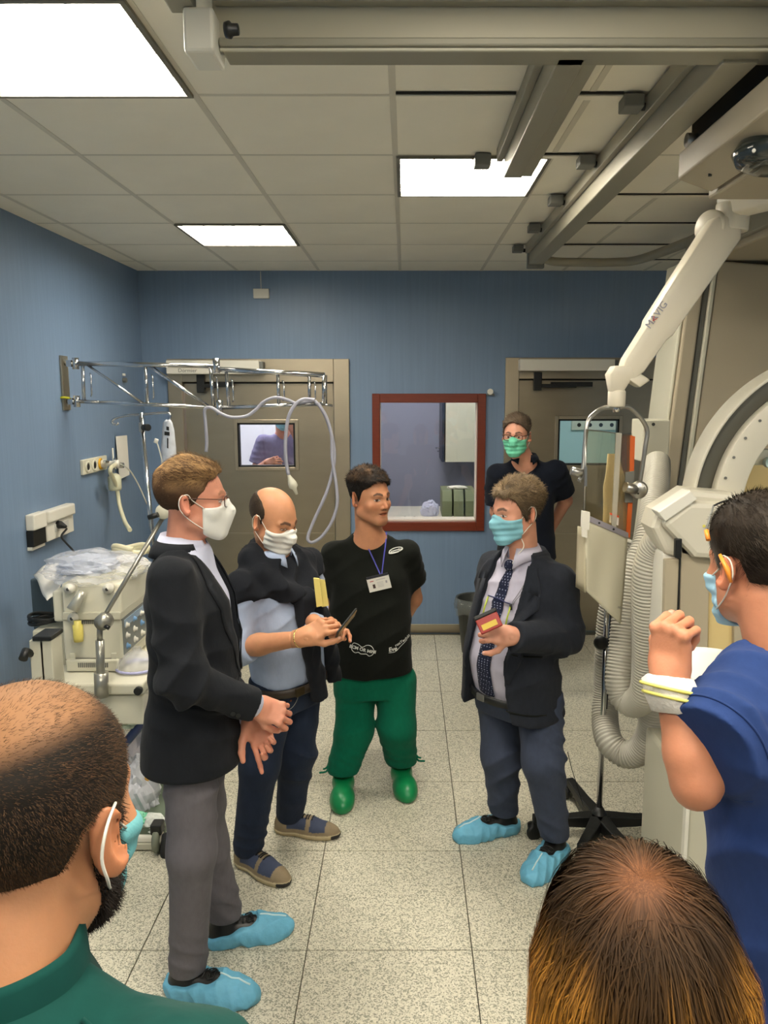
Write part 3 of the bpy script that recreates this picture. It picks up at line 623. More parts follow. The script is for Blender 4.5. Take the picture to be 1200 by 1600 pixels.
# floor stand below
e0 = WZ(1070, 1418, .0)
t2 = thing('table_base', 'pale grey floor standing table base behind man in blue scrubs', 'base', (e0[0] + .35, 2.9, 0))
xa = W(1071, 1240, 2.62)[0]
MB().box((xa, 2.62, 0), (xa + .75, 3.1, W(1071, 1222, 2.62)[2])).build('body', M_lgrey, t2, .015)
MB().box((xa - .002, 2.60, 0), (xa + .012, 2.63, W(1071, 1222, 2.62)[2] - .01)).build('edge_strip', M_white, t2, .002)
MB().box((xa + .2, 2.68, .5), (xa + .7, 3.0, .84)).build('pillar', M_beige, t2, .015)
MB().box((.95 + .12, 2.5, 1.03), (2.3, 3.0, 1.08)).build('tabletop', M_lgrey, t2, .015) if 0 else None

# ================================================================ corrugated hoses
def ribbed(P, r, pitch, name, m, parent):
    P = np.array(spline(P, 24)); seg = np.r_[0, np.cumsum(np.linalg.norm(np.diff(P, axis=0), axis=1))]
    n = int(seg[-1] / pitch * 4); s = np.linspace(0, seg[-1], n)
    Q = np.stack([np.interp(s, seg, P[:, k]) for k in range(3)], 1); rad = r * (1 + .055 * np.sin(np.arange(n) * math.pi / 2))
    return MB().tube(list(Q), list(rad), 22).build(name, m, parent)
M_hose = mat('hose_grey', srgb(176, 172, 158), .4)
t = thing('corrugated_hose', 'thick grey ribbed hose from column mount looping up to housing', 'hose', W(1020, 725, 3.3), 'thick grey ribbed hoses')
Yh = 3.15
ribbed([W(1027, 722, 3.72), W(1026, 745, 3.6), W(1020, 800, 3.4), W(1010, 850, 3.3), W(990, 900, 3.25), W(979, 960, 3.2), W(972, 1020, 3.15), W(968, 1060, 3.12), W(974, 1088, 3.1), W(992, 1098, 3.05), W(1008, 1080, 2.95), W(1012, 1030, 2.9), W(1012, 960, 2.85), W(1013, 900, 2.82), W(1022, 862, 2.8), W(1036, 842, 2.76)], .058, .0135, 'hose', M_hose, t)
t = thing('corrugated_hose', 'second grey ribbed hose making the lower loop above the floor', 'hose', W(990, 1190, 3.3), 'thick grey ribbed hoses')
ribbed([W(985, 845, 3.45), W(968, 900, 3.45), W(955, 960, 3.45), W(950, 1020, 3.45), W(948, 1080, 3.45), W(945, 1120, 3.4), W(952, 1158, 3.3), W(975, 1178, 3.25), W(1000, 1172, 3.2), W(1018, 1140, 3.15), W(1024, 1090, 3.1), W(1030, 1030, 3.05), W(1036, 960, 3.0), W(1042, 900, 2.95)], .058, .0135, 'hose', M_hose, t)
# ================================================================ left wall fixtures
t = thing('swing_boom', 'chrome swing boom with two hinged arms on the left wall', 'boom', W(105, 600, 4.9))
pc = WX(100, 598, XL); top_ = WX(99, 556, XL); bot_ = WX(102, 641, XL)
MB().box((XL, pc[1] - .05, bot_[2]), (XL + .012, pc[1] + .05, top_[2])).build('wall_plate', mat('steel_plate', srgb(150, 145, 130), .35, metal=.8), t, .002)
for z in (top_[2] - .03, bot_[2] + .03): MB().cyl((XL + .012, pc[1], z), (XL + .018, pc[1], z), .008, 10).build('bolt', M_satin, t)
Yb = pc[1]; A0 = W(118, 568, Yb); A1 = W(340, 572, Yb); B0 = W(120, 627, Yb); B1 = W(345, 637, Yb)
for p in (A0, B0):
    b = MB(); b.cyl(p + [0, 0, -.035], p + [0, 0, .035], .02, 14); b.cyl((XL + .01, Yb, p[2]), p, .014, 10); b.box(p + [-.05, -.02, -.02], p + [-.02, .02, .02]); b.build('hinge', M_chrome, t)
seg = MB(); seg.cyl(A0, A1, .015, 14); seg.cyl(B0, B1, .012, 14)
def lerp(a, b, s): return a + (b - a) * s
for s in (.05, .49, .95): seg.cyl(lerp(A0, A1, s), lerp(B0, B1, s), .011, 10)
seg.cyl(lerp(A0, A1, .07), lerp(B0, B1, .47), .008, 10); seg.cyl(lerp(A0, A1, .51), lerp(B0, B1, .92), .011, 10); seg.build('inner_arm', M_chrome, t)
b = MB()
for p in (A1, B1): b.cyl(p + [0, -.03, -.045], p + [0, -.03, .045], .021, 16)
b.build('hinge', M_chrome, t)
C0, C1 = A1 + [0, -.03, -.02], W(507, 586, Yb - .1); E0, E1 = B1 + [0, -.03, 0], W(507, 631, Yb - .1)
seg = MB(); seg.cyl(C0, C1, .016, 14); seg.cyl(E0, E1, .012, 14)
for s in (.09, .57, .86): seg.cyl(lerp(C0, C1, s), lerp(E0, E1, s), .010, 10)
seg.cyl(C1, E1, .016, 12); seg.cyl(E1 + [-.06, 0, 0], E1 + [.05, 0, -.01], .008, 10); seg.build('outer_arm', M_chrome, t)
for s, par in ((.13, (C0, C1, E0, E1)), (.61, (C0, C1, E0, E1)), (.90, (C0, C1, E0, E1)), (.1, (A0, A1, B0, B1)), (.53, (A0, A1, B0, B1)), (.98, (A0, A1, B0, B1))):
    a = lerp(par[0], par[1], s); c = lerp(par[2], par[3], s); MB().tube([lerp(a, c, .25), lerp(a, c, .3) + [.012, -.02, 0], lerp(a, c, .8) + [.012, -.02, 0], lerp(a, c, .85)], .005, 8).build('cable_clip', M_chrome, t)
MB().tube([B0, W(155, 628, Yb - .02)], .007, 8).build('handle', M_chrome, t)
MB().tube(spline([W(88, 627, Yb), W(92, 622, Yb - .05), W(100, 621, Yb - .06), W(108, 622, Yb - .03)], 4), .007, 8).build('earth_wire', mat('yellow_green', srgb(190, 190, 40), .5), t)
Yc = Yb - .13
t = thing('gas_cable', 'pale grey cable looped over the boom with white end connector', 'cable', W(500, 640, Yc))
M_cable = mat('cable_lilac', srgb(164, 164, 176), .45)
c1 = [(322, 706), (323, 690), (321, 660), (320, 640), (330, 637), (345, 646), (362, 652), (385, 650), (400, 640), (412, 628), (430, 621), (450, 625), (462, 630), (478, 628), (492, 625)]
MB().tube(spline([W(x, y, Yc + .03) for x, y in c1], 6), .010, 10).build('cable', M_cable, t)
c2 = [(492, 625), (474, 624), (460, 634), (450, 655), (446, 690), (447, 720), (451, 742)]
MB().tube(spline([W(x, y, Yc - .02) for x, y in c2], 6), .011, 10).build('cable', M_cable, t)
c3 = [(492, 626), (503, 640), (514, 665), (522, 700), (521, 730), (510, 770), (492, 810), (482, 835), (482, 845), (490, 847), (505, 836), (520, 812), (527, 785), (525, 755), (519, 715), (518, 680), (510, 652), (497, 630)]
MB().tube(spline([W(x, y, Yc - .01 - .002 * i) for i, (x, y) in enumerate(c3)], 6), .010, 10).build('cable', M_cable, t)
a = W(451, 742, Yc - .02); b_ = W(464, 773, Yc - .02); d = nrm(b_ - a); L_ = np.linalg.norm(b_ - a)
MB().lathe(a, [(.008, 0), (.014, .02), (.026, L_ * .4), (.028, L_ * .6), (.014, L_ * .7), (.008, L_ * .98), (0, L_)], 18, d).build('connector', M_cream, t)
# small hook on the wall
t = thing('wall_hook', 'tiny round grey hook high on the left wall beneath boom', 'hook', WX(192, 594, XL)); p = WX(192, 594, XL)
MB().cyl(p, p + [.03, 0, 0], .018, 14).build('hook', M_greyp, t, .003); MB().cyl(p + [0, 0, .04], p + [.02, 0, .04], .01, 10).build('peg', M_white, t)
def wallbox(pa, pb, d, name, m, par, bv=.004):
    a = WX(pa[0], pa[1], XL); b = WX(pb[0], pb[1], XL); zc0, zc1 = sorted((a[2], b[2])); return MB().box((XL, min(a[1], b[1]), zc0), (XL + d, max(a[1], b[1]), zc1)).build(name, m, par, bv)
def WXY(px, py, d=0):   # on the left wall, offset d
    return WX(px, py, XL + d)
# gas outlet plate
t = thing('gas_outlet_panel', 'beige wall panel with three round gas outlets and yellow valve', 'outlet', WX(145, 727, XL))
y0, y1 = WX(125, 727, XL)[1], WX(163, 722, XL)[1]; zz0, zz1 = WX(144, 738, XL)[2], WX(144, 715, XL)[2]
MB().box((XL, y0, zz0), (XL + .02, y1, zz1)).build('plate', M_cream, t, .004)
for k in range(3):
    y = y0 + (y1 - y0) * (.16 + .27 * k); z = (zz0 + zz1) / 2
    MB().lathe((XL + .02, y, z), [(.0, 0), (.04, 0), (.038, .008), (.028, .010), (.026, .004), (0, .004)], 20, (1, 0, 0)).build('outlet_ring', M_cream if k < 2 else mat('valve_yellow', srgb(226, 172, 40), .4), t)
    if k < 2: MB().cyl((XL + .02, y, z), (XL + .028, y, z), .022, 16).build('outlet', M_black, t)
y = y0 + (y1 - y0) * .8; z = (zz0 + zz1) / 2
MB().lathe((XL + .02, y - .02, z), [(.03, 0), (.03, .03), (.02, .04), (.018, .09), (.024, .09), (.024, .12), (0, .12)], 18, (1, 0, 0)).build('plug', M_white, t)
hp = [np.array([XL + .12, y, z]), WXY(172, 735, .12), WXY(182, 760, .1), WXY(187, 790, .12), WXY(195, 815, .25), WXY(203, 828, .35)]
MB().tube(spline(hp, 6), .014, 10).build('hose', mat('hose_cream', srgb(214, 208, 176), .45), t)
# chrome fitting and paper and bottle
t = thing('vacuum_regulator', 'small chrome regulator with clear bottle beside the gas outlets', 'regulator', WX(180, 722, XL))
p = WXY(163, 721, .07); q = WXY(186, 724, .07); MB().cyl(p, q, .01, 10).build('pipe', M_chrome, t)
b = MB(); b.lathe(WXY(182, 727, .05), [(0, -.03), (.03, -.03), (.03, .0), (.02, .01), (.02, .05), (0, .05)], 16, (1, 0, 0)); b.cyl(WXY(180, 716, .07), WXY(180, 733, .07), .012, 10); b.build('body', M_chrome, t)
MB().tube([WXY(176, 700, .03), WXY(178, 738, .03)], .006, 8).build('tube', M_white, t)
MB().lathe(WXY(180, 766, .08), [(0, 0), (.04, 0), (.045, .02), (.045, .09), (.03, .11), (.012, .12)], 18).build('bottle', mat('cream_bottle', srgb(206, 206, 178), .35), t)
MB().tube(spline([WXY(184, 724, .1), WXY(200, 732, .12), WXY(215, 755, .14), WXY(230, 788, .18)], 6), .005, 8).build('thin_tube', M_white, t)
t = tag(slab([WXY(181, 682, .012), WXY(198, 680, .012), WXY(202, 742, .03), WXY(187, 749, .03)], .004, 'paper_sheet', mat('paper', srgb(228, 224, 214), .7), None), 'white paper sheet pinned on left wall beside the regulator', 'paper')
# sockets lower left
t = thing('wall_socket', 'white wall socket box with black plug and cable', 'socket', WX(82, 815, XL))
def wquad(P, d0, d1, name, m, par, bv=.004):
    V = [WX(x, y, XL) for x, y in P]; V = [np.array([XL + d0, v[1], v[2]]) for v in V]
    return MB().prism(V, (d1 - d0, 0, 0)).build(name, m, par, bv)
def flatq(x0, x1, yt, yb): # rectangle on the wall between two px columns, heights given at the middle
    a, b = WX(x0, (yt + yb) / 2, XL), WX(x1, (yt + yb) / 2, XL); m_ = (x0 + x1) / 2; return a[1], b[1], WX(m_, yb, XL)[2], WX(m_, yt, XL)[2]
ya, yb_, za, zb = flatq(61, 104, 792, 839)
MB().box((XL, ya, za), (XL + .045, yb_, zb - .07)).build('box', M_white, t, .006); MB().box((XL, ya, zb - .07), (XL + .062, yb_, zb)).build('lid', M_white, t, .01)
MB().box((XL + .045, ya + .09, za + .04), (XL + .049, yb_ - .08, zb - .09)).build('plate', mat('plate_grey', srgb(200, 198, 190), .4), t, .002)
ym = ya + (yb_ - ya) * .36; zm = (za + zb) / 2 - .005
MB().lathe((XL + .045, ym, zm), [(0, 0), (.022, 0), (.024, .02), (.012, .05), (.008, .06), (0, .06)], 14, (1, -.1, -.3)).build('plug', M_black, t)
MB().tube(spline([(XL + .10, ym, zm - .03), WXY(96, 838, .14), WXY(104, 849, .2), WXY(114, 860, .25), WXY(121, 872, .3)], 6), .006, 8).build('cord', M_black, t)
t = thing('wall_socket', 'smaller wall box with white lid and black front, leftmost', 'socket', WX(50, 828, XL))
ya, yb_, za, zb = flatq(40, 61, 801, 852)
MB().box((XL, ya, zb - .09), (XL + .05, yb_, zb)).build('lid', M_white, t, .008); MB().box((XL, ya, za), (XL + .04, yb_, zb - .092)).build('front', M_black, t, .004); MB().box((XL, ya, za - .02), (XL + .03, yb_, za)).build('base', M_white, t, .003)

# ================================================================ ventilator on its trolley
vx0, vx1, vy0, vy1 = -1.80, -1.12, 3.42, 4.25
P = W(150, 1045, 3.42)
def V_(px, py, Y=3.42): return W(px, py, Y)
t = thing('ventilator', 'cream ventilator with knobs and vents on its trolley', 'ventilator', (V_(150, 1040)[0], 3.6, V_(150, 1045)[2]))
Yv = 3.42; dv = .42
def vb(x0, y0, x1, y1, Y, d, name, m, bv=.008, par=None):
    a = W(x0, y1, Y); b = W(x1, y0, Y); return MB().box((a[0], Y, a[2]), (b[0], Y + d, b[2])).build(name, m, par or t, bv)
vb(98, 912, 187, 960, Yv, dv, 'top_unit', M_cream, .012); vb(84, 924, 97, 972, Yv + .05, dv - .1, 'side_unit', M_cream, .01)
vb(98, 957, 188, 969, Yv - .012, dv, 'grey_band', M_lgrey, .004); vb(101, 969, 189, 1031, Yv, dv, 'lower_unit', M_cream, .008)
vb(103, 1031, 184, 1050, Yv - .02, dv, 'foot_unit', M_cream, .008)
vb(118, 1029, 176, 1031, Yv - .006, .01, 'dark_seam', M_black, 0)
for x in range(122, 168, 3): vb(x, 1036, x + 1.2, 1043, Yv - .024, .01, 'vent_slot', M_greyp, 0)
for x in range(128, 154, 3): vb(x, 969.5, x + 1.6, 975, Yv - .004, .01, 'vent_slot', M_greyp, 0)
for (x, y) in ((106, 921), (167, 921), (112, 967)): 
    b = MB(); b.lathe(W(x, y, Yv - .035), [(0, 0), (.008, 0), (.008, .004), (.022, .004), (.024, .035), (0, .035)], 16, (0, 1, 0)); b.build('knob', M_white, t); MB().cyl(W(x, y, Yv - .036), W(x, y, Yv - .03), .008, 10).build('knob_centre', M_black, t)
p, q = W(129, 924, Yv - .03), W(113, 953, Yv - .06); MB().tube([p, lerp(p, q, .4), q], [.018, .02, .026], 14).build('lever', mat('silver_paint', srgb(196, 194, 180), .3, metal=.5), t)
MB().lathe(W(123, 1002, Yv - .04), [(0, 0), (.02, 0), (.022, .02), (.022, .075), (.016, .08), (.016, .095), (0, .095)], 16).build('water_trap', mat('trap_yellow', srgb(222, 206, 110), .25), t)
for (x, y) in ((113, 1024), (178, 1025)): vb(x - 4, 1021, x + 4, 1032, Yv - .008, .01, 'foot_tab', M_cream, .002)
# side control panel facing the room
sx = W(189, 1000, Yv)[0]
z0s, z1s = W(189, 1025, Yv)[2], W(189, 968, Yv)[2]
MB().box((sx, Yv + .01, z0s), (sx + .008, Yv + .42, z1s)).build('control_panel', mat('panel_grey', srgb(122, 126, 122), .4), t, .003)
MB().box((sx + .006, Yv + .03, z1s - .045), (sx + .010, Yv + .4, z1s - .012)).build('display', mat('display_blue', srgb(150, 170, 190), .3), t)
for i in range(4):
    for j in range(3):
        c = np.array([sx + .008, Yv + .055 + .1 * i, z0s + .03 + .05 * j]); k = MB(); k.lathe(c, [(.016, 0), (.013, .003), (.009, .005), (.008, .014), (0, .015)], 14, (1, 0, 0)); k.build('dial', M_white if (i + j) % 3 else mat('dial_blue', srgb(110, 150, 190), .4), t)
# crumpled film on the top
tp = W(140, 915, 3.5)[2]
tag(crumple('plastic_film', (W(150, 905, 3.62)[0], 3.62, tp + .012), (.235, .2, .085), M_wrap, seed=11, n=40, amp=.45), 'crumpled clear plastic film heaped on top of the ventilator', 'plastic film')
tag(crumple('plastic_film', (W(138, 900, 3.7)[0], 3.7, tp + .012), (.14, .12, .06), mat('bluish_film', srgb(178, 186, 204), .15), seed=12, n=40, amp=.5), 'small bluish crumpled plastic packet under the clear film', 'plastic film')
def cloth(P, name, m, label, cat, amp=.01, n=14, seed=0, solid=.004):
    a, b, c, d = [np.asarray(p, float) for p in P]; G = []; rg = np.random.default_rng(seed); ph = rg.uniform(0, 6, 4)
    for i in range(n):
        v = i / (n - 1); G.append([(a * (1 - u) + b * u) * (1 - v) + (d * (1 - u) + c * u) * v + np.array([0, 0, amp * (math.sin(7 * u + ph[0] + 3 * v) + math.sin(9 * v + ph[1]))]) for u in np.linspace(0, 1, n)])
    return tag(MB().grid(G).build(name, m, None, solid=solid), label, cat)
cloth([W(148, 884, 4.0), W(205, 862, 4.3), W(240, 878, 3.9), W(195, 905, 3.7)], 'paper_sheet', mat('paper', srgb(228, 224, 214), .7), 'white sheet lying on the ventilator beside the hose coil', 'sheet', .012, seed=2)
cloth([W(52, 893, 3.9), W(92, 872, 4.0), W(104, 905, 3.6), W(74, 945, 3.45)], 'paper_sheet', mat('paper', srgb(228, 224, 214), .7), 'white speckled sheet draped left of the ventilator', 'sheet', .01, seed=5)
c = W(205, 868, 3.95); H_ = []
for k in range(40): a = k / 39 * 2 * math.pi * 1.8; H_.append(c + [.085 * math.cos(a), .05 * math.sin(a), .02 + .012 * math.sin(a * 2) + .0007 * k])
tag(MB().tube(H_, .014, 10).build('hose_coil', mat('hose_cream', srgb(214, 208, 176), .45)), 'coiled cream breathing hose on top of ventilator', 'hose')
# supply unit behind/left with cable coil
t = thing('supply_unit', 'light grey equipment unit left of the ventilator against the wall', 'unit', W(75, 1050, 3.5))
vb(54, 985, 100, 1046, 3.5, .45, 'body', M_lgrey, .01, t); vb(52, 905, 80, 985, 3.95, .12, 'back_box', mat('slate_box', srgb(70, 84, 92), .5), .01, t)
t = thing('unit_post', 'grey upright box post with black top at the left wall', 'post', W(66, 1080, 3.2))
vb(53, 1001, 67, 1110, 3.12, .1, 'left_half', M_lgrey, .004, t); vb(69, 1001, 80, 1110, 3.12, .1, 'right_half', M_lgrey, .004, t); vb(50, 995, 79, 1002, 3.11, .12, 'top_cap', M_black, .004, t)
MB().tube([W(52, 1022, 3.14), W(40, 1018, 3.1), W(36, 1030, 3.07)], .018, 10).build('grip', M_black, t)
c = W(72, 960, 3.6); H_ = []
for k in range(60): a = k / 59 * 2 * math.pi * 3; H_.append(c + [.075 * math.cos(a), .07 * math.sin(a), -.03 + .022 * (k / 59) + .01 * math.sin(a * 1.3)])
tag(MB().tube(H_, .009, 8).build('cable_coil', M_black), 'coiled black cable lying on the grey unit beside ventilator', 'cable')
# trolley
t = thing('trolley', 'cream equipment trolley on grey casters carrying the ventilator', 'trolley', (-1.35, 3.65, 0))
zt = W(150, 1050, 3.4)[2]; xr = W(228, 1070, 3.3)[0]
MB().box((-1.66, 3.26, zt - .055), (xr, 4.1, zt - .003)).build('top_shelf', M_cream, t, .01)
MB().box((-1.65, 3.28, zt - .20), (xr - .01, 4.08, zt - .065)).build('drawer', M_cream, t, .008)
pk = W(215, 1060, 3.25); MB().cyl((pk[0], 3.262, zt - .03), (pk[0], 3.24, zt - .03), .018, 12).build('drawer_knob', M_black, t)
zs = W(230, 1298, 3.25)[2]
MB().box((-1.66, 3.2, zs - .03), (W(262, 1300, 3.2)[0], 4.05, zs)).build('bottom_shelf', M_white, t, .008); MB().box((-1.66, 3.195, zs - .06), (W(262, 1300, 3.2)[0], 3.215, zs - .03)).build('shelf_edge', M_lgrey, t, .004)
MB().box((-1.66, 3.22, .1), (W(262, 1300, 3.2)[0] - .02, 4.03, zs - .06)).build('undershelf', mat('under_green', srgb(96, 108, 90), .6), t)
for x in (-1.64, xr - .06):
    MB().box((x, 3.95, zs), (x + .035, 3.985, zt - .2)).build('upright', M_lgrey, t, .003)
a, b = W(203, 1152, 3.35), W(240, 1108, 3.35); MB().tube([a - [.1, 0, .12], b + [.06, 0, .07]], .02, 8).build('brace', mat('navy_brace', srgb(44, 58, 98), .4), t)
for (x, y) in ((W(248, 1330, 3.2)[0], 3.2), (-1.60, 3.3), (-1.60, 3.95), (W(248, 1330, 3.2)[0], 3.95)):
    rr = .058; b = MB(); b.lathe((x - .016, y, rr), [(0, 0), (rr * .6, 0), (rr * .9, .002), (rr, .008), (rr, .024), (rr * .9, .03), (rr * .6, .032), (0, .032)], 24, (1, 0, 0)); w = b.build('caster_wheel', mat('caster_grey', srgb(116, 120, 104), .5), t)
    MB().cyl((x - .02, y, rr), (x + .02, y, rr), .03, 18).build('wheel_hub', M_lgrey, w); MB().box((x - .025, y - .03, rr + .03), (x + .025, y + .03, rr + .08)).build('caster_fork', M_black, w, .008)
MB().lathe((W(258, 1300, 3.15)[0], 3.17, zs - .09), [(0, 0), (.03, .01), (.034, .05), (.02, .12), (0, .13)], 16).build('bumper', M_rub, t)
# wall behind, things on the trolley
cloth([W(195, 1092, 3.42), W(245, 1098, 3.42), W(245, 1125, 3.38), W(190, 1122, 3.38)], 'green_drape', mat('green_drape', srgb(20, 104, 76), .7), 'green surgical drape hanging under the trolley drawer', 'drape', .01, seed=3)
tag(crumple('plastic_bag', W(210, 1130, 3.4), (.085, .07, .05), mat('sheer_bag', srgb(190, 200, 180), .3), seed=21), 'sheer crumpled bag in front of the green drape', 'bag')
for k, (px, py, r, m_, lab) in enumerate(((222, 1225, (.10, .11, .17), mat('bag_clear', srgb(206, 206, 212), .2), 'large clear crumpled packaging bag standing on the trolley shelf'), (245, 1215, (.11, .1, .19), mat('bag_white', srgb(216, 208, 212), .35), 'white crumpled packaging on the shelf beside the clear bag'), (212, 1270, (.08, .05, .05), mat('bag_green', srgb(120, 196, 160), .25), 'pale green plastic packet on the bottom shelf of trolley'), (245, 1275, (.06, .05, .04), mat('bag_sheer', srgb(200, 204, 196), .2), 'flat sheer packet at the shelf corner by the caster'))):
    yk = (3.44, 3.72, 3.27, 3.27)[k]; c = W(px, py, yk); tag(crumple('plastic_bag', (c[0] - .02, yk, zs + .002), r, m_, seed=30 + k, n=34, amp=.42), lab, 'bag')
t = tag(MB().lathe(W(230, 1198, 3.27), [(0, -.01), (.012, 0), (.012, .02), (0, .03)], 10).build('cap', mat('pink', srgb(200, 90, 120), .4)), 'tiny pink cap inside the clear packaging', 'cap')
t = tag(MB().lathe(W(231, 1217, 3.27), [(0, -.012), (.014, 0), (.014, .02), (0, .03)], 10).build('cap', mat('amber', srgb(226, 170, 80), .4)), 'tiny orange cap inside the clear packaging', 'cap')
t = thing('face_mask_tray', 'clear rounded breathing mask lying on the trolley top', 'mask', W(213, 1035, 3.4))
b = MB(); b.lathe((W(215, 1040, 3.45)[0], 3.45, zt), [(.09, 0), (.095, .01), (.08, .05), (.05, .07), (.02, .085), (.02, .1)], 24); b.build('dome', M_wrap, t); MB().tube([(W(215, 1040, 3.45)[0] + .092 * math.cos(a), 3.45 + .092 * math.sin(a), zt + .008) for a in np.linspace(0, 6.28, 30)], .007, 8).build('rim', mat('lilac_rim', srgb(180, 180, 220), .4), t)

# ================================================================ jointed arm in front of ventilator
Ya = 3.22
t = thing('support_arm', 'jointed grey support arm clamped to trolley, rising behind man in suit', 'arm', W(158, 1080, Ya))
M_pole = mat('pole_grey', srgb(160, 158, 148), .3, metal=.7)
MB().cyl(W(158, 1075, Ya), W(156, 1000, Ya), .018, 16).build('lower_tube', M_pole, t); MB().cyl(W(156, 1000, Ya), W(156, 975, Ya), .012, 14).build('neck', M_pole, t); MB().cyl(W(159, 1088, Ya), W(158, 1050, Ya), .03, 18).build('sleeve', M_pole, t)
b = MB(); b.lathe(W(158, 974, Ya - .035), [(0, 0), (.02, 0), (.022, .006), (.034, .008), (.036, .05), (0, .05)], 22, (0, 1, 0)); b.build('joint', M_pole, t)
MB().cyl(W(164, 978, Ya - .03), W(171, 982, Ya - .03), .009, 10).build('lever', M_black, t)
MB().tube([W(160, 968, Ya), W(255, 808, Ya + .25)], .0095, 12).build('upper_tube', M_pole, t)
b = MB(); b.lathe(W(254, 800, Ya + .22), [(0, 0), (.03, .0), (.034, .006), (.034, .045), (0, .05)], 20, (0, 1, 0)); b.build('joint', M_lgrey, t)
MB().cyl(W(247, 804, Ya + .2), W(232, 809, Ya + .2), .012, 10).build('lever', M_black, t)
# infusion pole against the wall
Yp = 4.55
t = thing('infusion_pole', 'thin chrome infusion pole with double hook and black knob', 'stand', (W(240, 900, Yp)[0], Yp, 0))
pt, pb = W(220, 645, Yp), W(238, 835, Yp); MB().tube([pt, pb, pb + (pb - pt) * 4.2 * [1, 1, 1]] if 0 else [pt, pb, np.array([pb[0] + .02, Yp, .03])], .013, 12).build('pole', M_chrome, t)
hk = lambda pts: MB().tube(spline([W(x, y, Yp) for x, y in pts], 5), .007, 8)
hk([(220, 648), (200, 649), (184, 652), (176, 656), (175, 661), (181, 663), (185, 661)]).build('hook', M_chrome, t); hk([(220, 648), (240, 646), (260, 645), (266, 648), (265, 657)]).build('hook', M_chrome, t)
MB().cyl(W(224, 668, Yp - .01), W(232, 668, Yp - .05), .02, 16).build('knob', M_black, t, .004); MB().box(W(217, 675, Yp - .03), W(225, 660, Yp + .02)).build('collar', M_satin, t, .003)
MB().lathe((pb[0] + .02, Yp, 0), [(0, .05), (.03, .04), (.2, .02), (.2, 0), (0, 0)], 20).build('foot', M_satin, t)
t = thing('drip_bag', 'clear drip bag with black print hanging from the hook', 'drip bag', W(262, 655, Yp - .03))
G = []
for i, (x0, x1, y) in enumerate(((261, 265, 656), (256, 268, 661), (255, 271, 672), (253, 274, 700), (253, 275, 725), (256, 272, 738))):
    G.append([W(x0 + (x1 - x0) * u, y, Yp - .03 - .03 * math.sin(math.pi * u)) for u in np.linspace(0, 1, 7)])
MB().grid(G).build('bag', mat('drip_white', srgb(206, 210, 218), .25, var=.1, vscale=30), t, solid=.012)
for (x0, x1, y0, y1) in ((257, 265, 674, 680), (260, 264, 666, 672), (261, 263, 684, 700)): slab([W(x0, y0, Yp - .072), W(x1, y0 + 1, Yp - .072), W(x1, y1 + 1, Yp - .072), W(x0, y1, Yp - .072)], .001, 'print', M_black, t)
MB().tube(spline([W(244, 688, Yp - .04), W(248, 700, Yp - .04), W(253, 720, Yp - .04), W(256, 745, Yp - .04)], 5), .004, 8).build('tube', M_white, t); MB().cyl(W(243, 692, Yp - .04), W(245, 686, Yp - .04), .012, 12).build('valve', M_white, t)

# ================================================================ bin behind the man with the tie
c = W(742, 985, 5.9); t = thing('waste_bin', 'dark grey waste bin with clear liner by the back wall', 'bin', (c[0], 5.9, 0))
zb_ = W(742, 935, 5.9)[2]
MB().lathe((c[0], 5.9, 0), [(0, .0), (.10, 0), (.145, zb_), (.15, zb_), (.145, zb_ + .012), (.135, zb_), (.09, .02), (0, .02)], 28).build('bucket', mat('bin_dark', srgb(52, 54, 50), .4), t)
b = MB(); V = []
for k in range(48):
    a = 2 * math.pi * k / 48; 
    for r, z in ((.138, zb_ - .03), (.152, zb_ + .012), (.162 + .006 * math.sin(a * 9), zb_ - .05), (.158 + .008 * math.sin(a * 7 + 1), zb_ - .11 + .015 * math.sin(a * 5))): V.append((c[0] + r * math.cos(a), 5.9 + r * math.sin(a), z))
b.add(V, [(4 * k + j, 4 * ((k + 1) % 48) + j, 4 * ((k + 1) % 48) + j + 1, 4 * k + j + 1) for k in range(48) for j in range(3)], True); b.build('liner', wrap_mat('liner', srgb(120, 124, 120), .5), t)
# ================================================================ implicit-surface modelling for bodies and clothes
f32 = np.float32
def smin(a, b, k): h = np.clip(.5 + .5 * (b - a) / k, 0, 1); return b + (a - b) * h - k * h * (1 - h)
def smax(a, b, k): return -smin(-a, -b, k)
def sd_sphere(p, c, r): return np.sqrt(((p - np.asarray(c, f32)) ** 2).sum(1)) - r
def sd_ell(p, c, r, R=None):
    q = p - np.asarray(c, f32)
    if R is not None: q = q @ np.asarray(R, f32)
    r = np.asarray(r, f32); k0 = np.sqrt(((q / r) ** 2).sum(1)); k1 = np.sqrt(((q / (r * r)) ** 2).sum(1)) + 1e-9; return k0 * (k0 - 1) / k1
def sd_cone(p, a, b, r1, r2):
    a = np.asarray(a, f32); b = np.asarray(b, f32); d = b - a; L = float(d @ d) + 1e-12
    t = np.clip((p - a) @ d / L, 0, 1); q = p - a - t[:, None] * d; return np.sqrt((q * q).sum(1)) - (r1 + (r2 - r1) * t)
def sd_chain(p, P, R, k=.01):
    d = None
    for i in range(len(P) - 1):
        e = sd_cone(p, P[i], P[i + 1], R[i], R[i + 1]); d = e if d is None else smin(d, e, k)
    return d
def sd_rbox(p, c, h, r, R=None):
    q = p - np.asarray(c, f32)
    if R is not None: q = q @ np.asarray(R, f32)
    q = np.abs(q) - (np.asarray(h, f32) - r); return np.sqrt((np.maximum(q, 0) ** 2).sum(1)) + np.minimum(q.max(1), 0) - r
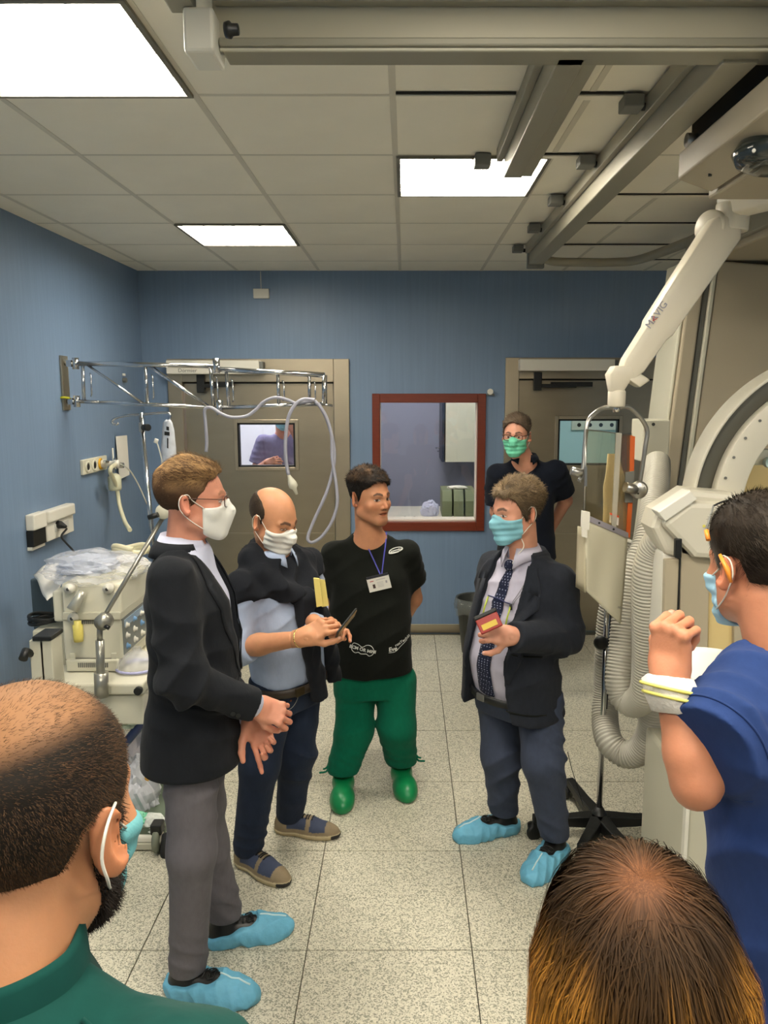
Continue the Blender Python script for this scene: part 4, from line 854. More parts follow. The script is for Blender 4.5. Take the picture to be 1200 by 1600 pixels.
def sd_loft(p, rings, o, R, ex=2.4):
    """rings: (z, cx, cy, rx, ry) in the frame o, R (columns right, front, up)"""
    q = (p - np.asarray(o, f32)) @ np.asarray(R, f32); z = q[:, 2]; A = np.asarray(rings, float); o_ = np.argsort(A[:, 0]); A = A[o_]
    # smooth interpolation
    zz = np.linspace(A[0, 0], A[-1, 0], 90); B = [np.interp(zz, A[:, 0], A[:, k]) for k in range(1, 5)]
    ker = np.array([1, 2, 3, 4, 3, 2, 1.]); ker /= ker.sum(); B = [np.convolve(np.pad(b, 3, 'edge'), ker, 'valid') for b in B]
    cx, cy, rx, ry = [np.interp(z, zz, b).astype(f32) for b in B]
    n = (np.abs((q[:, 0] - cx) / rx) ** ex + np.abs((q[:, 1] - cy) / ry) ** ex) ** (1 / ex); d = (n - 1) * np.minimum(rx, ry) * .96
    return smax(d, np.maximum(z - A[-1, 0], A[0, 0] - z), .012)
def plane(p, o, n): return (p - np.asarray(o, f32)) @ np.asarray(nrm(n), f32)     # negative below
def wav(p, k, ph=0., R=None, seed=1):
    rg = np.random.default_rng(seed); s = 0
    for i in range(4):
        v = rg.normal(size=3); v = v / np.linalg.norm(v) * np.asarray(k) * (1 + .5 * i); s = s + np.sin(p @ v.astype(f32) + rg.uniform(0, 6.28)) / (1 + .6 * i)
    return s * .45
def fold(p, freq, dirv, amp, seed=0, warp=.5):
    """creases perpendicular to dirv, bent by low noise"""
    d = np.asarray(nrm(dirv), f32); w = wav(p, (6, 6, 6), seed=seed) * warp * 6.28 / 2
    s = np.sin(p @ d * freq + w + seed); return 1.9 * amp * (1 - np.abs(s)) ** 1.3 * np.clip(wav(p, (9, 9, 9), seed=seed + 5) * 1.2 + .5, 0, 1)

def polygonise(f, lo, hi, h, smooth_it=1):
    lo = np.asarray(lo, float); hi = np.asarray(hi, float); n = np.ceil((hi - lo) / h).astype(int) + 1; B = 4
    nb = (n + B - 1) // B; c = [lo[i] + (np.arange(nb[i]) * B + (B - 1) / 2) * h for i in range(3)]
    C = np.stack(np.meshgrid(*c, indexing='ij'), -1).reshape(-1, 3).astype(f32); d = f(C).reshape(nb)
    near = np.abs(d) < B * h * 1.05 + .006
    D = np.repeat(np.repeat(np.repeat(d, B, 0), B, 1), B, 2)[:n[0], :n[1], :n[2]].astype(f32)
    M = np.repeat(np.repeat(np.repeat(near, B, 0), B, 1), B, 2)[:n[0], :n[1], :n[2]]
    idx = np.argwhere(M); Pt = (lo + idx * h).astype(f32)
    out = np.empty(len(Pt), f32)
    for s in range(0, len(Pt), 400000): out[s:s + 400000] = f(Pt[s:s + 400000])
    D[M] = out
    D[0], D[-1], D[:, 0], D[:, -1], D[:, :, 0], D[:, :, -1] = (np.maximum(x, 1e-3) for x in (D[0], D[-1], D[:, 0], D[:, -1], D[:, :, 0], D[:, :, -1]))
    S = D < 0; cnt = np.zeros(np.array(D.shape) - 1, np.int8)
    for i in (0, 1):
        for j in (0, 1):
            for k in (0, 1): cnt += S[i:cnt.shape[0] + i, j:cnt.shape[1] + j, k:cnt.shape[2] + k]
    act = (cnt > 0) & (cnt < 8); ci = np.argwhere(act); ids = np.full(act.shape, -1, np.int64); ids[act] = np.arange(len(ci))
    acc = np.zeros((len(ci), 3)); w = np.zeros(len(ci))
    cor = [(i, j, k) for i in (0, 1) for j in (0, 1) for k in (0, 1)]
    val = {q: D[ci[:, 0] + q[0], ci[:, 1] + q[1], ci[:, 2] + q[2]].astype(float) for q in cor}
    for q in cor:
        for ax in range(3):
            if q[ax]: continue
            r = list(q); r[ax] = 1; r = tuple(r); a, b = val[q], val[r]; m = (a < 0) != (b < 0); t = np.where(m, a / np.where(m, a - b, 1), 0)
            for k in range(3): acc[:, k] += np.where(m, q[k] + (t if k == ax else 0), 0)
            w += m
    V = lo + (ci + acc / w[:, None]) * h
    Fs = []
    for ax in range(3):
        u, v = (ax + 1) % 3, (ax + 2) % 3; sl0 = [slice(None)] * 3; sl1 = [slice(None)] * 3; sl0[ax] = slice(0, -1); sl1[ax] = slice(1, None)
        ch = S[tuple(sl0)] != S[tuple(sl1)]; e = np.argwhere(ch); ok = (e[:, u] > 0) & (e[:, v] > 0) & (e[:, u] < act.shape[u]) & (e[:, v] < act.shape[v]); e = e[ok]
        du = np.zeros(3, int); du[u] = 1; dv = np.zeros(3, int); dv[v] = 1
        g = lambda x: ids[x[:, 0], x[:, 1], x[:, 2]]
        a, b, c_, d_ = g(e - du - dv), g(e - dv), g(e), g(e - du); inside = S[e[:, 0], e[:, 1], e[:, 2]]
        q = np.where(inside[:, None], np.stack([a, b, c_, d_], 1), np.stack([d_, c_, b, a], 1)); Fs.append(q)
    Fs = np.concatenate(Fs); Fs = Fs[(Fs >= 0).all(1)]
    # light smoothing along edges
    for _ in range(smooth_it):
        s = np.zeros_like(V); k = np.zeros(len(V))
        for i in range(4):
            a, b = Fs[:, i], Fs[:, (i + 1) % 4]
            for c_ in range(3): s[:, c_] += np.bincount(a, V[b, c_], len(V)) + np.bincount(b, V[a, c_], len(V))
            k += np.bincount(a, minlength=len(V)) + np.bincount(b, minlength=len(V))
        V = V * .5 + .5 * s / np.maximum(k, 1)[:, None]
    return V, Fs
def fast_mesh(name, parts, cols=None, smooth=True):
    """parts: list of (V, F[n,k]); one mesh"""
    me = bpy.data.meshes.new(name); V = np.concatenate([p[0] for p in parts]); off = 0; loops = []; tot = []
    for v, f in parts:
        f = np.asarray(f) + off; loops.append(f.ravel()); tot.append(np.full(len(f), f.shape[1])); off += len(v)
    loops = np.concatenate(loops).astype(np.int32); tot = np.concatenate(tot).astype(np.int32)
    me.vertices.add(len(V)); me.vertices.foreach_set('co', V.astype(f32).ravel()); me.loops.add(len(loops)); me.loops.foreach_set('vertex_index', loops)
    me.polygons.add(len(tot)); st = np.r_[0, np.cumsum(tot)[:-1]].astype(np.int32); me.polygons.foreach_set('loop_start', st); me.polygons.foreach_set('loop_total', tot)
    me.polygons.foreach_set('use_smooth', np.full(len(tot), smooth)); me.update(calc_edges=True); me.validate()
    if cols is not None:
        a = me.color_attributes.new('Col', 'FLOAT_COLOR', 'POINT'); C = np.ones((len(V), 4), f32); C[:, :3] = cols; a.data.foreach_set('color', C.ravel())
    return me
def sdf_obj(name, f, lo, hi, h, m, parent, colf=None, smooth_it=1, label=None):
    V, Fs = polygonise(f, lo, hi, h, smooth_it); me = fast_mesh(name, [(V, Fs)], colf(V) if colf else None); o = obj(name, me, m, parent)
    if label: o['label'] = label
    return o
def grad(f, P, e=.002):
    P = np.asarray(P, f32); g = np.stack([f(P + np.eye(3, dtype=f32)[i] * e) - f(P - np.eye(3, dtype=f32)[i] * e) for i in range(3)], 1); return g / (np.linalg.norm(g, axis=1, keepdims=True) + 1e-9)
def snap(f, P, off=0., it=6):
    P = np.asarray(P, float).reshape(-1, 3).copy()
    for _ in range(it): P = P - (f(P.astype(f32)) - off)[:, None] * grad(f, P)
    return P
def drape(f, P, axis, off=.002):
    """push points from outside back along -axis onto the surface f = off"""
    P = np.asarray(P, float).reshape(-1, 3).copy(); ax = nrm(axis)
    best = P.copy(); bd = np.full(len(P), 9.)
    for _ in range(40):
        d = f(P.astype(f32)) - off; m = np.abs(d) < bd; best[m] = P[m]; bd[m] = np.abs(d)[m]; P = P - ax * (np.clip(d, -.01, .08) * .8)[:, None]
    return best
def frame(fwd, up=(0, 0, 1)):
    """columns right, front, up"""
    y = nrm(fwd); z = nrm(np.asarray(up, float) - y * np.dot(up, y)); return np.stack([np.cross(y, z), y, z], 1)
def bounds(P, pad): P = np.asarray(P); return P.min(0) - pad, P.max(0) + pad

# ---------------------------------------------------------------- head (frame: right, front, up; origin between the ears)
def head_core(q, jaw=1., cheek=1.):
    d = sd_ell(q, (0, -.018, .048), (.0745, .096, .083))
    d = smin(d, sd_ell(q, (0, .03, -.005), (.062, .068, .085)), .03)
    d = smin(d, sd_ell(q, (0, .022, -.052), (.056 * jaw, .062, .052)), .03)
    d = smin(d, sd_sphere(q, (0, .074, -.092), .022), .028)
    for s in (-1, 1):
        d = smin(d, sd_cone(q, (s * .05 * jaw, .0, -.058), (s * .017, .072, -.092), .017, .016), .025)
        d = smin(d, sd_sphere(q, (s * .046 * cheek, .058, -.022), .018), .022)
        d = smin(d, sd_cone(q, (s * .010, .088, .022), (s * .042, .070, .026), .009, .008), .014)
    return d
def sd_head(q, jaw=1., cheek=1., nose=1., open_=0., ears=True, face=True):
    d = head_core(q, jaw, cheek)
    if face:
        for s in (-1, 1):
            d = smax(d, -sd_ell(q, (s * .031, .098, .006), (.018, .018, .012)), .010)
            d = smin(d, sd_sphere(q, (s * .031, .073, .006), .0128), .002)
        d = smin(d, sd_cone(q, (0, .086, .014), (0, .108 * nose, -.026), .0065, .0095), .010)
        for s in (-1, 1): d = smin(d, sd_sphere(q, (s * .011, .096, -.030), .0075), .007)
        d = smin(d, sd_ell(q, (0, .088, -.0505), (.021, .010, .006)), .006)
        d = smin(d, sd_ell(q, (0, .086, -.064 - open_ * .004), (.018, .010, .0065)), .006)
        d = smax(d, -sd_ell(q, (0, .098, -.0572 - open_ * .002), (.022, .011, .0016 + open_ * .004)), .003)
    if ears:
        for s in (-1, 1):
            Re = rotm((0, 0, 1), s * -32) @ rotm((1, 0, 0), 12)
            e = sd_ell(q, (s * .082, -.018, .0), (.0065, .0185, .033), Re); e = smax(e, -sd_ell(q, (s * .090, -.012, .002), (.007, .011, .022), Re), .003)
            d = smin(d, e, .006); d = smin(d, sd_sphere(q, (s * .075, -.010, -.026), .008), .006)
    return d

# ---------------------------------------------------------------- hand (right hand frame: thumb side +x, fingers +y, back of hand +z)
FIN = [((.031, .088), .042, .026, .021, .0090), ((.0105, .094), .047, .029, .022, .0093), ((-.011, .091), .043, .027, .021, .0088), ((-.030, .082), .034, .021, .018, .0078)]
def hand_bones(curl, spread=(8, 2, -4, -11), thumb=((.55, .75, -.25), (.35, .9, -.2), (.1, 1, -.2))):
    out = []
    for (b, l1, l2, l3, r), c, s in zip(FIN, curl, spread):
        c = (c, c, c * .8) if np.isscalar(c) else c; p = np.array([b[0], b[1], -.002]); P = [p]; a = 0
        for L_, cc in zip((l1, l2, l3), c):
            a += math.radians(cc); d = np.array([math.sin(math.radians(s)) * math.cos(a), math.cos(math.radians(s)) * math.cos(a), -math.sin(a)]); p = p + d * L_; P.append(p)
        out.append((P, [r * 1.06, r, r * .92, r * .78]))
    p = np.array([.026, .022, -.008]); P = [p]
    for L_, d in zip((.044, .034, .027), thumb): p = p + nrm(d) * L_; P.append(p)
    out.append((P, [.0155, .0125, .0115, .0088])); return out
def sd_hand(p, o, R, bones, left=False, sc_=1.):
    q = ((p - np.asarray(o, f32)) @ np.asarray(R, f32)) / sc_
    if left: q = q * np.array([-1, 1, 1], f32)
    d = sd_rbox(q, (.001, .052, -.002), (.037, .042, .0125), .012); d = smin(d, sd_rbox(q, (0, .012, -.001), (.027, .024, .0145), .0135), .02)
    d = smin(d, sd_cone(q, (.022, .02, -.012), (.030, .055, -.010), .017, .011), .012); d = smin(d, sd_cone(q, (-.026, .02, -.010), (-.028, .06, -.008), .012, .009), .012)
    fd = None
    for P, Rr in bones[:4]:
        e = sd_chain(q, P, Rr, .004); fd = e if fd is None else smin(fd, e, .0018)
        d = smin(d, sd_sphere(q, P[0] + np.array([0, -.002, .005]), .009), .008)
    d = smin(d, fd, .007); P, Rr = bones[4]; d = smin(d, sd_chain(q, P, Rr, .005), .010)
    return d * sc_

# ---------------------------------------------------------------- strands of hair as thin ribbons
def strands(P, D, L, w, N=None, segs=2, droop=0., jit=.25, seed=0, normal=None):
    rg = np.random.default_rng(seed); n = len(P); D = D + rg.normal(size=(n, 3)) * jit; D /= np.linalg.norm(D, axis=1, keepdims=True)
    L = L * rg.uniform(.7, 1.2, n); side = np.cross(D, rg.normal(size=(n, 3)) if normal is None else normal); side /= np.linalg.norm(side, axis=1, keepdims=True) + 1e-9
    V = []
    for k in range(segs + 1):
        t = k / segs; c = P + D * (L * t)[:, None] + np.array([0, 0, -1.]) * (droop * L * t * t)[:, None]; ww = w * (1 - .75 * t); V += [c - side * ww / 2, c + side * ww / 2]
    V = np.stack(V, 1); base = (np.arange(n) * (2 * segs + 2))[:, None]
    Fs = np.concatenate([base + np.array([2 * k, 2 * k + 1, 2 * k + 3, 2 * k + 2]) for k in range(segs)]); return V.reshape(-1, 3), Fs
def mixc(a, b, t): t = np.clip(t, 0, 1)[:, None]; return np.asarray(a)[None] * (1 - t) + np.asarray(b)[None] * t
def mix2(A, b, t): t = np.clip(t, 0, 1)[:, None]; return A * (1 - t) + np.asarray(b)[None] * t
M_skin = mat('skin', (.5, .3, .2), .48, attr=True, var=.05, vscale=45, bump=.05, bscale=220, sss=.12, spec=.4)
M_hair = mat('hair', (.1, .08, .05), .6, attr=True, spec=.2)
# ================================================================ people
Z = np.array([0, 0, 1.])
def foot_frame(hp, tp):
    h = WZ(hp[0], hp[1], 0.); t = WZ(tp[0], tp[1], 0.); d = nrm(t - h); R = frame(d); return h + d * .09, R
def sd_foot(p, o, R, g=0., L=1., wide=1.):
    q = (p - np.asarray(o, f32)) @ np.asarray(R, f32); q = q / np.array([wide, L, 1], f32)
    d = sd_ell(q, (0, -.045, .035), (.036, .048, .05)); d = smin(d, sd_ell(q, (.003, .095, .022), (.046, .095, .040)), .03); d = smin(d, sd_cone(q, (0, -.035, .05), (0, .06, .045), .036, .034), .03)
    d = smin(d, sd_cone(q, (0, -.04, .05), (0, -.045, .13), .036, .038), .02); return smax(d - g, -(q[:, 2]), .006)
def shoe_cover(par, o, R, seed, L=1.08):
    pts = [o + R @ np.array(v) for v in ((-.08, -.12, 0), (.08, .24, .15))]; lo, hi = bounds(pts, .06); lo[2] = -.004; hi[2] = .15
    def f(p):
        q = (p - np.asarray(o, f32)) @ np.asarray(R, f32); d = sd_foot(p, o, R, .012, L, 1.08) + .0026 * wav(q, (55, 30, 55), seed=seed) - fold(q, 75, (.8, .5, .3), .0030, seed, 1.2) - fold(q, 90, (-.5, .8, .2), .0020, seed + 1, 1.2)
        top = q[:, 2] - (.046 + .16 * (q[:, 1] + .1)) - .003 * np.sin(q[:, 1] * 90); top = np.where(q[:, 1] > .085, -1, top)
        return smax(d, top.astype(f32), .006)
    sdf_obj('shoe_cover', f, lo, hi, .004, mat('cover_blue', srgb(104, 172, 200), .6, var=.08, vscale=30, bump=.25, bscale=60), par)
    fs = lambda p: sd_foot(p, o, R, .002, L)
    sdf_obj('shoe', fs, lo, hi, .005, mat('black_leather', srgb(26, 24, 22), .4), par)
    # elastic seam and laces
    P = [o + R @ np.array((0, y, .2)) for y in np.linspace(.085, .19, 9)]; P = drape(lambda p: f(p), P, Z, .001); MB().tube(list(P), .0032, 6).build('seam_band', mat('seam_white', srgb(196, 220, 220), .6), par)
    b = MB()
    for k in range(4):
        y = .03 + .018 * k; Q = drape(fs, [o + R @ np.array((x, y + .004 * (k % 2), .2)) for x in np.linspace(-.024, .024, 6)], Z, .002); b.tube(list(Q), .0028, 6)
    for s in (-1, 1):
        Q = drape(fs, [o + R @ np.array(v) for v in ((0, .05, .2), (s * .018, .065, .2), (s * .026, .05, .2), (s * .01, .042, .2))], Z, .006); b.tube(list(spline(Q, 4)), .0024, 6)
    b.build('laces', M_black, par)
def sneaker(par, o, R, seed):
    pts = [o + R @ np.array(v) for v in ((-.08, -.12, 0), (.08, .24, .15))]; lo, hi = bounds(pts, .05); lo[2] = -.004; hi[2] = .13
    tan = np.array(srgb(134, 118, 92)); nv = np.array(srgb(58, 66, 88)); so = np.array(srgb(176, 160, 124)); bl = np.array(srgb(40, 38, 36))
    def f(p):
        q = (p - np.asarray(o, f32)) @ np.asarray(R, f32); return np.minimum(sd_foot(p, o, R, .006, 1.05), smax(sd_foot(p, o, R, .011, 1.05), q[:, 2] - .024, .004))
    def cf(V):
        q = (V - o) @ R; C = np.tile(tan, (len(V), 1)); toe = (q[:, 1] > .075) & (q[:, 1] < .145) & (q[:, 2] > .038); side = (np.abs(q[:, 0]) > .012) & (q[:, 1] > -.03) & (q[:, 1] < .055) & (q[:, 2] > .045); C[toe | side] = nv
        C[q[:, 2] < .024] = so; C[(q[:, 2] < .022) & (q[:, 1] > .175)] = bl; C[q[:, 2] > .088] = bl; return C
    sdf_obj('sneaker', f, lo, hi, .004, mat('sneaker_suede', (.3, .25, .2), .8, attr=True, var=.08, vscale=40), par, cf); b = MB()
    for k in range(4):
        y = .035 + .014 * k; Q = drape(f, [o + R @ np.array((x, y + .003 * (k % 2), .2)) for x in np.linspace(-.02, .02, 6)], Z, .002); b.tube(list(Q), .003, 6)
    b.build('laces', M_black, par)
def clog(par, o, R, seed):
    pts = [o + R @ np.array(v) for v in ((-.08, -.12, 0), (.08, .24, .15))]; lo, hi = bounds(pts, .05); lo[2] = -.004; hi[2] = .11
    def f(p):
        q = (p - np.asarray(o, f32)) @ np.asarray(R, f32); return smax(smin(sd_foot(p, o, R, .008, 1.02, 1.08), sd_ell(q, (0, .1, .035), (.055, .09, .05)), .02), q[:, 2] - .085, .01)
    sdf_obj('clog', f, lo, hi, .005, mat('clog_green', srgb(16, 128, 74), .35), par)

def trousers(par, name, m, pel, R, hips, knees, ankles, rad, ztop, cuff, seed, famp=.006, rings=None, label=None, zext=0.):
    rings = rings or [(-.10, 0, 0, .175, .125), (0, 0, 0, .178, .128), (.10, 0, 0, .165, .12), (.2, 0, 0, .155, .115)]
    def f(p):
        d = sd_loft(p, rings, pel, R)
        for i in range(2):
            e = sd_chain(p, [hips[i], knees[i], ankles[i]], rad, .04); kn = np.exp(-((p[:, 2] - knees[i][2]) / .16) ** 2); an = np.exp(-((p[:, 2] - ankles[i][2] - .06) / .10) ** 2)
            e = e - fold(p, 30, (.5 if i else -.5, .3, 1), famp, seed + i, 1.1) * (.45 + .7 * kn) - fold(p, 55, (.5, .3, 1), famp * .8, seed + 3 + i, 1.3) * an
            e = smax(e, (cuff[i] - p[:, 2]).astype(f32), .006); d = smin(d, e, .03) if i == 0 else smin(d, e, .012)
        d = d + .0025 * wav(p, (14, 14, 5), seed=seed)
        return smax(d, p[:, 2] - ztop, .006)
    A = np.array(list(hips) + list(knees) + list(ankles) + [pel]); lo, hi = bounds(A, .22); lo[2] = min(cuff) - .01; hi[2] = ztop + .02
    return sdf_obj(name, f, lo, hi, .0075, m, par, label=label), f

def collar(par, m, o, R, r0=.066, r1=.080, h=.042, drop=.05, gap=.25, point=.045, ry=1.05, name='collar', th=.003):
    G = []
    for i in range(41):
        a = gap + (2 * math.pi - 2 * gap) * i / 40; ca, sa = math.cos(a), math.sin(a); fr = max(0, ca) ** 6
        top = np.array([sa * r0, ca * r0 * ry, h * (1 - .25 * (1 + ca) / 2)]); bot = np.array([sa * (r1 + .012 * fr), ca * (r1 + .02 * fr) * ry, h - drop - point * fr]); mid = (top + bot) / 2 + np.array([sa, ca, 0]) * .004; inn = np.array([sa * (r0 - .004), ca * (r0 - .004) * ry, -.02])
        G.append([np.asarray(o) + R @ v for v in (inn, top, mid, bot)])
    return MB().grid(G).build(name, m, par, solid=th)

class Head:
    def __init__(s, o, fwd, up=(0, 0, 1), sc_=1., **k):
        s.o = np.asarray(o, float); s.R = frame(fwd, up); s.s = sc_; s.k = k
    def q(s, p): return ((p - s.o.astype(f32)) @ s.R.astype(f32)) / f32(s.s)
    def w(s, v): return s.o + s.R @ (np.asarray(v, float) * s.s)
    def f(s, p): return sd_head(s.q(p), **s.k) * s.s
    def core(s, p): return head_core(s.q(p)) * s.s
    def on(s, pts, off=.002): return snap(s.f, [s.w(v) for v in pts], off)
def hairline(q, tab):
    phi = np.arctan2(np.abs(q[:, 0]), q[:, 1] + .012); return np.interp(phi, [t[0] for t in tab], [t[1] for t in tab]).astype(f32), phi
TAB = [(0, .090), (.35, .088), (.6, .070), (.85, .055), (1.1, .035), (1.28, .0), (1.48, -.012), (1.6, .03), (1.95, .03), (2.0, -.02), (2.4, -.055), (3.14, -.065)]
def hair(par, H_, col0, col1, thick, tab=TAB, seed=0, noise=.003, nfreq=90, n=3500, L=.018, w=.0016, comb=(0, -.6, .1), lift=.35, h=.0035, top=None, jit=.25, colf=None, extra=None, hollow=0):
    def f(p):
        q = H_.q(p); zl, phi = hairline(q, tab); zl = zl + .006 * wav(q, (95, 30, 60), seed=seed + 3); th = thick(q, phi).astype(f32) + noise * wav(q, (nfreq, nfreq, nfreq), seed=seed)
        d = head_core(q) - th; d = smax(d, (zl - q[:, 2]) * .8, .004)
        for s_ in (-1, 1): d = smax(d, -(sd_ell(q, (s_ * .082, -.026, -.004), (.016, .020, .034))), .004)
        if top is not None: d = smax(d, (q[:, 2] - top(q, phi).astype(f32)) * .7, .004)
        return d * H_.s
    lo, hi = bounds([H_.w(v) for v in ((-.11, -.14, -.1), (.11, .12, .17), (.11, -.14, .17), (-.11, .12, -.1), (-.11, -.14, .17), (.11, .12, .17), (-.11, .12, .17), (.11, -.14, -.1), (.11, .12, -.1), (-.11, -.14, -.1))], .01)
    V, Fs = polygonise(f, lo, hi, h, 1); rg = np.random.default_rng(seed)
    def shade(V, x): return mixc(col0, col1, x)
    x = .5 + .5 * wav(H_.q(V.astype(f32)), (110, 40, 60), seed=seed + 1); C = (colf(H_.q(V.astype(f32)), x) if colf else shade(V, x * .6))
    parts = [(V, Fs)]; cols = [C]
    if n:
        idx = rg.integers(0, len(V), n * 2); P = V[idx]; N = grad(f, P); keep = f((P - N * .004).astype(f32)) < 0; q = H_.q(P.astype(f32)); zl, phi = hairline(q, tab); keep &= (H_.core(P.astype(f32)) > .0005); P, N, q = P[keep][:n], N[keep][:n], q[keep][:n]
        cm = comb(q) if callable(comb) else np.tile(np.array(comb, float), (len(P), 1)); D = cm @ H_.R.T; D = D - N * (D * N).sum(1, keepdims=True); D /= np.linalg.norm(D, axis=1, keepdims=True) + 1e-9; D = D + N * lift
        SV, SF = strands(P - N * .001, D, L if np.isscalar(L) else L(q), w, segs=2, jit=jit, seed=seed, normal=N); xs = rg.uniform(0, 1, len(P)); SC = (colf(q, xs) if colf else mixc(col0, col1, xs)); parts.append((SV, SF)); cols.append(np.repeat(SC, 6, 0))
    me = fast_mesh('hair', parts, np.concatenate(cols)); obj('hair', me, M_hair, par); return f
def face_col(H_, skin, hairc, stub=0., lip=None, gaze=(0, 0), closed=0., bro=.85):
    skin = np.array(skin); red = skin * np.array([1.02, .78, .72]); lip = np.array(lip) if lip is not None else skin * np.array([.86, .60, .56])
    def cf(V):
        q = H_.q(V.astype(f32)); C = np.tile(skin, (len(V), 1)); x = np.abs(q[:, 0]); z = q[:, 2]; y = q[:, 1]
        C = mix2(C, red, .5 * np.exp(-((x - .045) / .02) ** 2 - ((z + .025) / .02) ** 2) * (y > 0)); C = mix2(C, red, .5 * np.exp(-(x / .014) ** 2 - ((z + .025) / .016) ** 2) * (y > .09)); C = mix2(C, red, .6 * (x > .073) * (y < .02) * (np.abs(z) < .035))
        if stub:
            jaw = np.clip((-.028 - z) / .02, 0, 1) * np.clip((y - .0 + .3 * np.clip(z + .05, -.05, 0) + .015) / .03, 0, 1) * (z > -.125); C = mix2(C, np.array(hairc) * .7 + skin * .3, stub * jaw)
        bz = np.interp(x, [.012, .022, .034, .048], [.0275, .0310, .0335, .0275]); hw = np.interp(x, [.012, .02, .036, .048], [.0035, .0046, .0036, .0018]); C = mix2(C, hairc, np.clip((hw + .0026 - np.abs(z - bz)) / .0024, 0, 1) * (x > .0115) * (x < .049) * (y > .05) * bro)
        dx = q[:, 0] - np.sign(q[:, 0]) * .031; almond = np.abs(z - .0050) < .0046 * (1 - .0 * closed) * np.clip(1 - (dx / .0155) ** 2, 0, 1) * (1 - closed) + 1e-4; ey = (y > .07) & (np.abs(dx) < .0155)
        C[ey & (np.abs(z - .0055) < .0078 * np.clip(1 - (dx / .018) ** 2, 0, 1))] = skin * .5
        C[ey & almond] = (.62, .58, .54); gx, gz = gaze; C[ey & almond & (np.hypot(dx - gx, z - .006 - gz) < .0062)] = (.045, .025, .015)
        ll = (np.abs(z + .057) < .0095 * np.clip(1.05 - (x / .025) ** 2, 0, 1)) & (x < .025) & (y > .078); C[ll] = lip; C[ll & (np.abs(z + .0572) < .0022)] = lip * .3
        C[(x < .008 + .004) & (x > .003) & (z < -.032) & (z > -.040) & (y > .09)] = skin * .35
        return C
    return cf
def mask(par, H_, m, style='pleat', seed=0, top=.0, loops=M_white, side=.030, bot=-.118, nose=None, wide=0.):
    def f(p):
        q = H_.q(p); d = head_core(q) ; d = smin(d, sd_cone(q, (0, .088, .0), (0, .110, -.028), .008, .010), .035); d = smin(d, sd_cone(q, (0, .108, -.032), (0, .084, -.09), .010, .010), .022) - .003
        x, y, z = q[:, 0], q[:, 1], q[:, 2]
        if style == 'pleat':
            d = d - .0013 * np.sin(z * 260 + 8 * x) - .001 * wav(q, (60, 60, 60), seed=seed)
            r = np.maximum(z - (top - .006 + .016 * np.exp(-(x / .022) ** 2) - .08 * np.abs(x)), bot - z + .1 * np.abs(x)); r = np.maximum(r, side - y)
        else:
            d = smin(d, sd_ell(q, (0, .062, -.048), (.046, .054, .050)), .015); r = np.maximum(z - (top - .004 + .014 * np.exp(-(x / .024) ** 2) - .1 * np.abs(x)), np.sqrt((y - .092) ** 2 + ((z + .028) * .92) ** 2) - .085); r = np.maximum(r, side - y); d = d - .0006 * wav(q, (70, 70, 70), seed=seed)
        return smax(d, r.astype(f32), .004) * H_.s
    lo, hi = bounds([H_.w(v) for v in [(a, b, c) for a in (-.085, .085) for b in (-.0, .14) for c in (-.14, .05)]], .01)
    o = sdf_obj('face_mask', f, lo, hi, .0028, m, par)
    for s in (-1, 1):
        A = [H_.w(v) for v in ((s * .066, side + .006, -.012), (s * .066, side + .006, -.078))]; A = snap(H_.f, A, .0025); M1 = snap(H_.core, [H_.w((s * .08, .002, .012)), H_.w((s * .08, .0, -.050))], .003)
        P = [A[0], M1[0], H_.w((s * .082, -.010, .031)), H_.w((s * (.081 + wide), -.030 - wide, .024)), H_.w((s * (.080 + wide), -.036 - wide, .0)), H_.w((s * (.080 + wide), -.026 - wide, -.024)), M1[1], A[1]]
        MB().tube(spline(P, 5), .0016, 6).build('ear_loop', loops, par)
    return f
def glasses(par, H_, m, rw=.024, rh=.018, y=.101, z=.004, th=.0016, temples=(-1, 1)):
    for s in (-1, 1):
        c = np.array([s * .032, y, z]); P = []
        for k in range(25): a = 2 * math.pi * k / 24; ca, sa = math.cos(a), math.sin(a); f = (abs(ca) ** 3.2 + abs(sa) ** 3.2) ** (-1 / 3.2); P.append(H_.w(c + np.array([rw * ca * f, -.012 * (rw * ca * f * s / .024) * s * s if 0 else -.25 * max(0, s * rw * ca * f), rh * sa * f])))
        MB().tube(P, th, 6).build('rim', m, par)
        MB().add(P[:-1], [tuple(range(24))]).build('lens', mat('lens_glass', (1, 1, 1), .02) if 'lens_glass' in MATS else glass_mat('lens_glass', (.97, .97, .97), .0), par)
        MB().tube([H_.w((s * .056, y - .006, z + .008)), H_.w((s * .072, y - .03, z + .010)), H_.w((s * .082, .0, z + .014)), H_.w((s * .084, -.022, z + .010))], th, 6).build('temple', m, par)
    MB().tube(spline([H_.w((-.009, y + .001, z + .005)), H_.w((0, y + .006, z + .008)), H_.w((.009, y + .001, z + .005))], 3), th, 6).build('bridge', m, par)

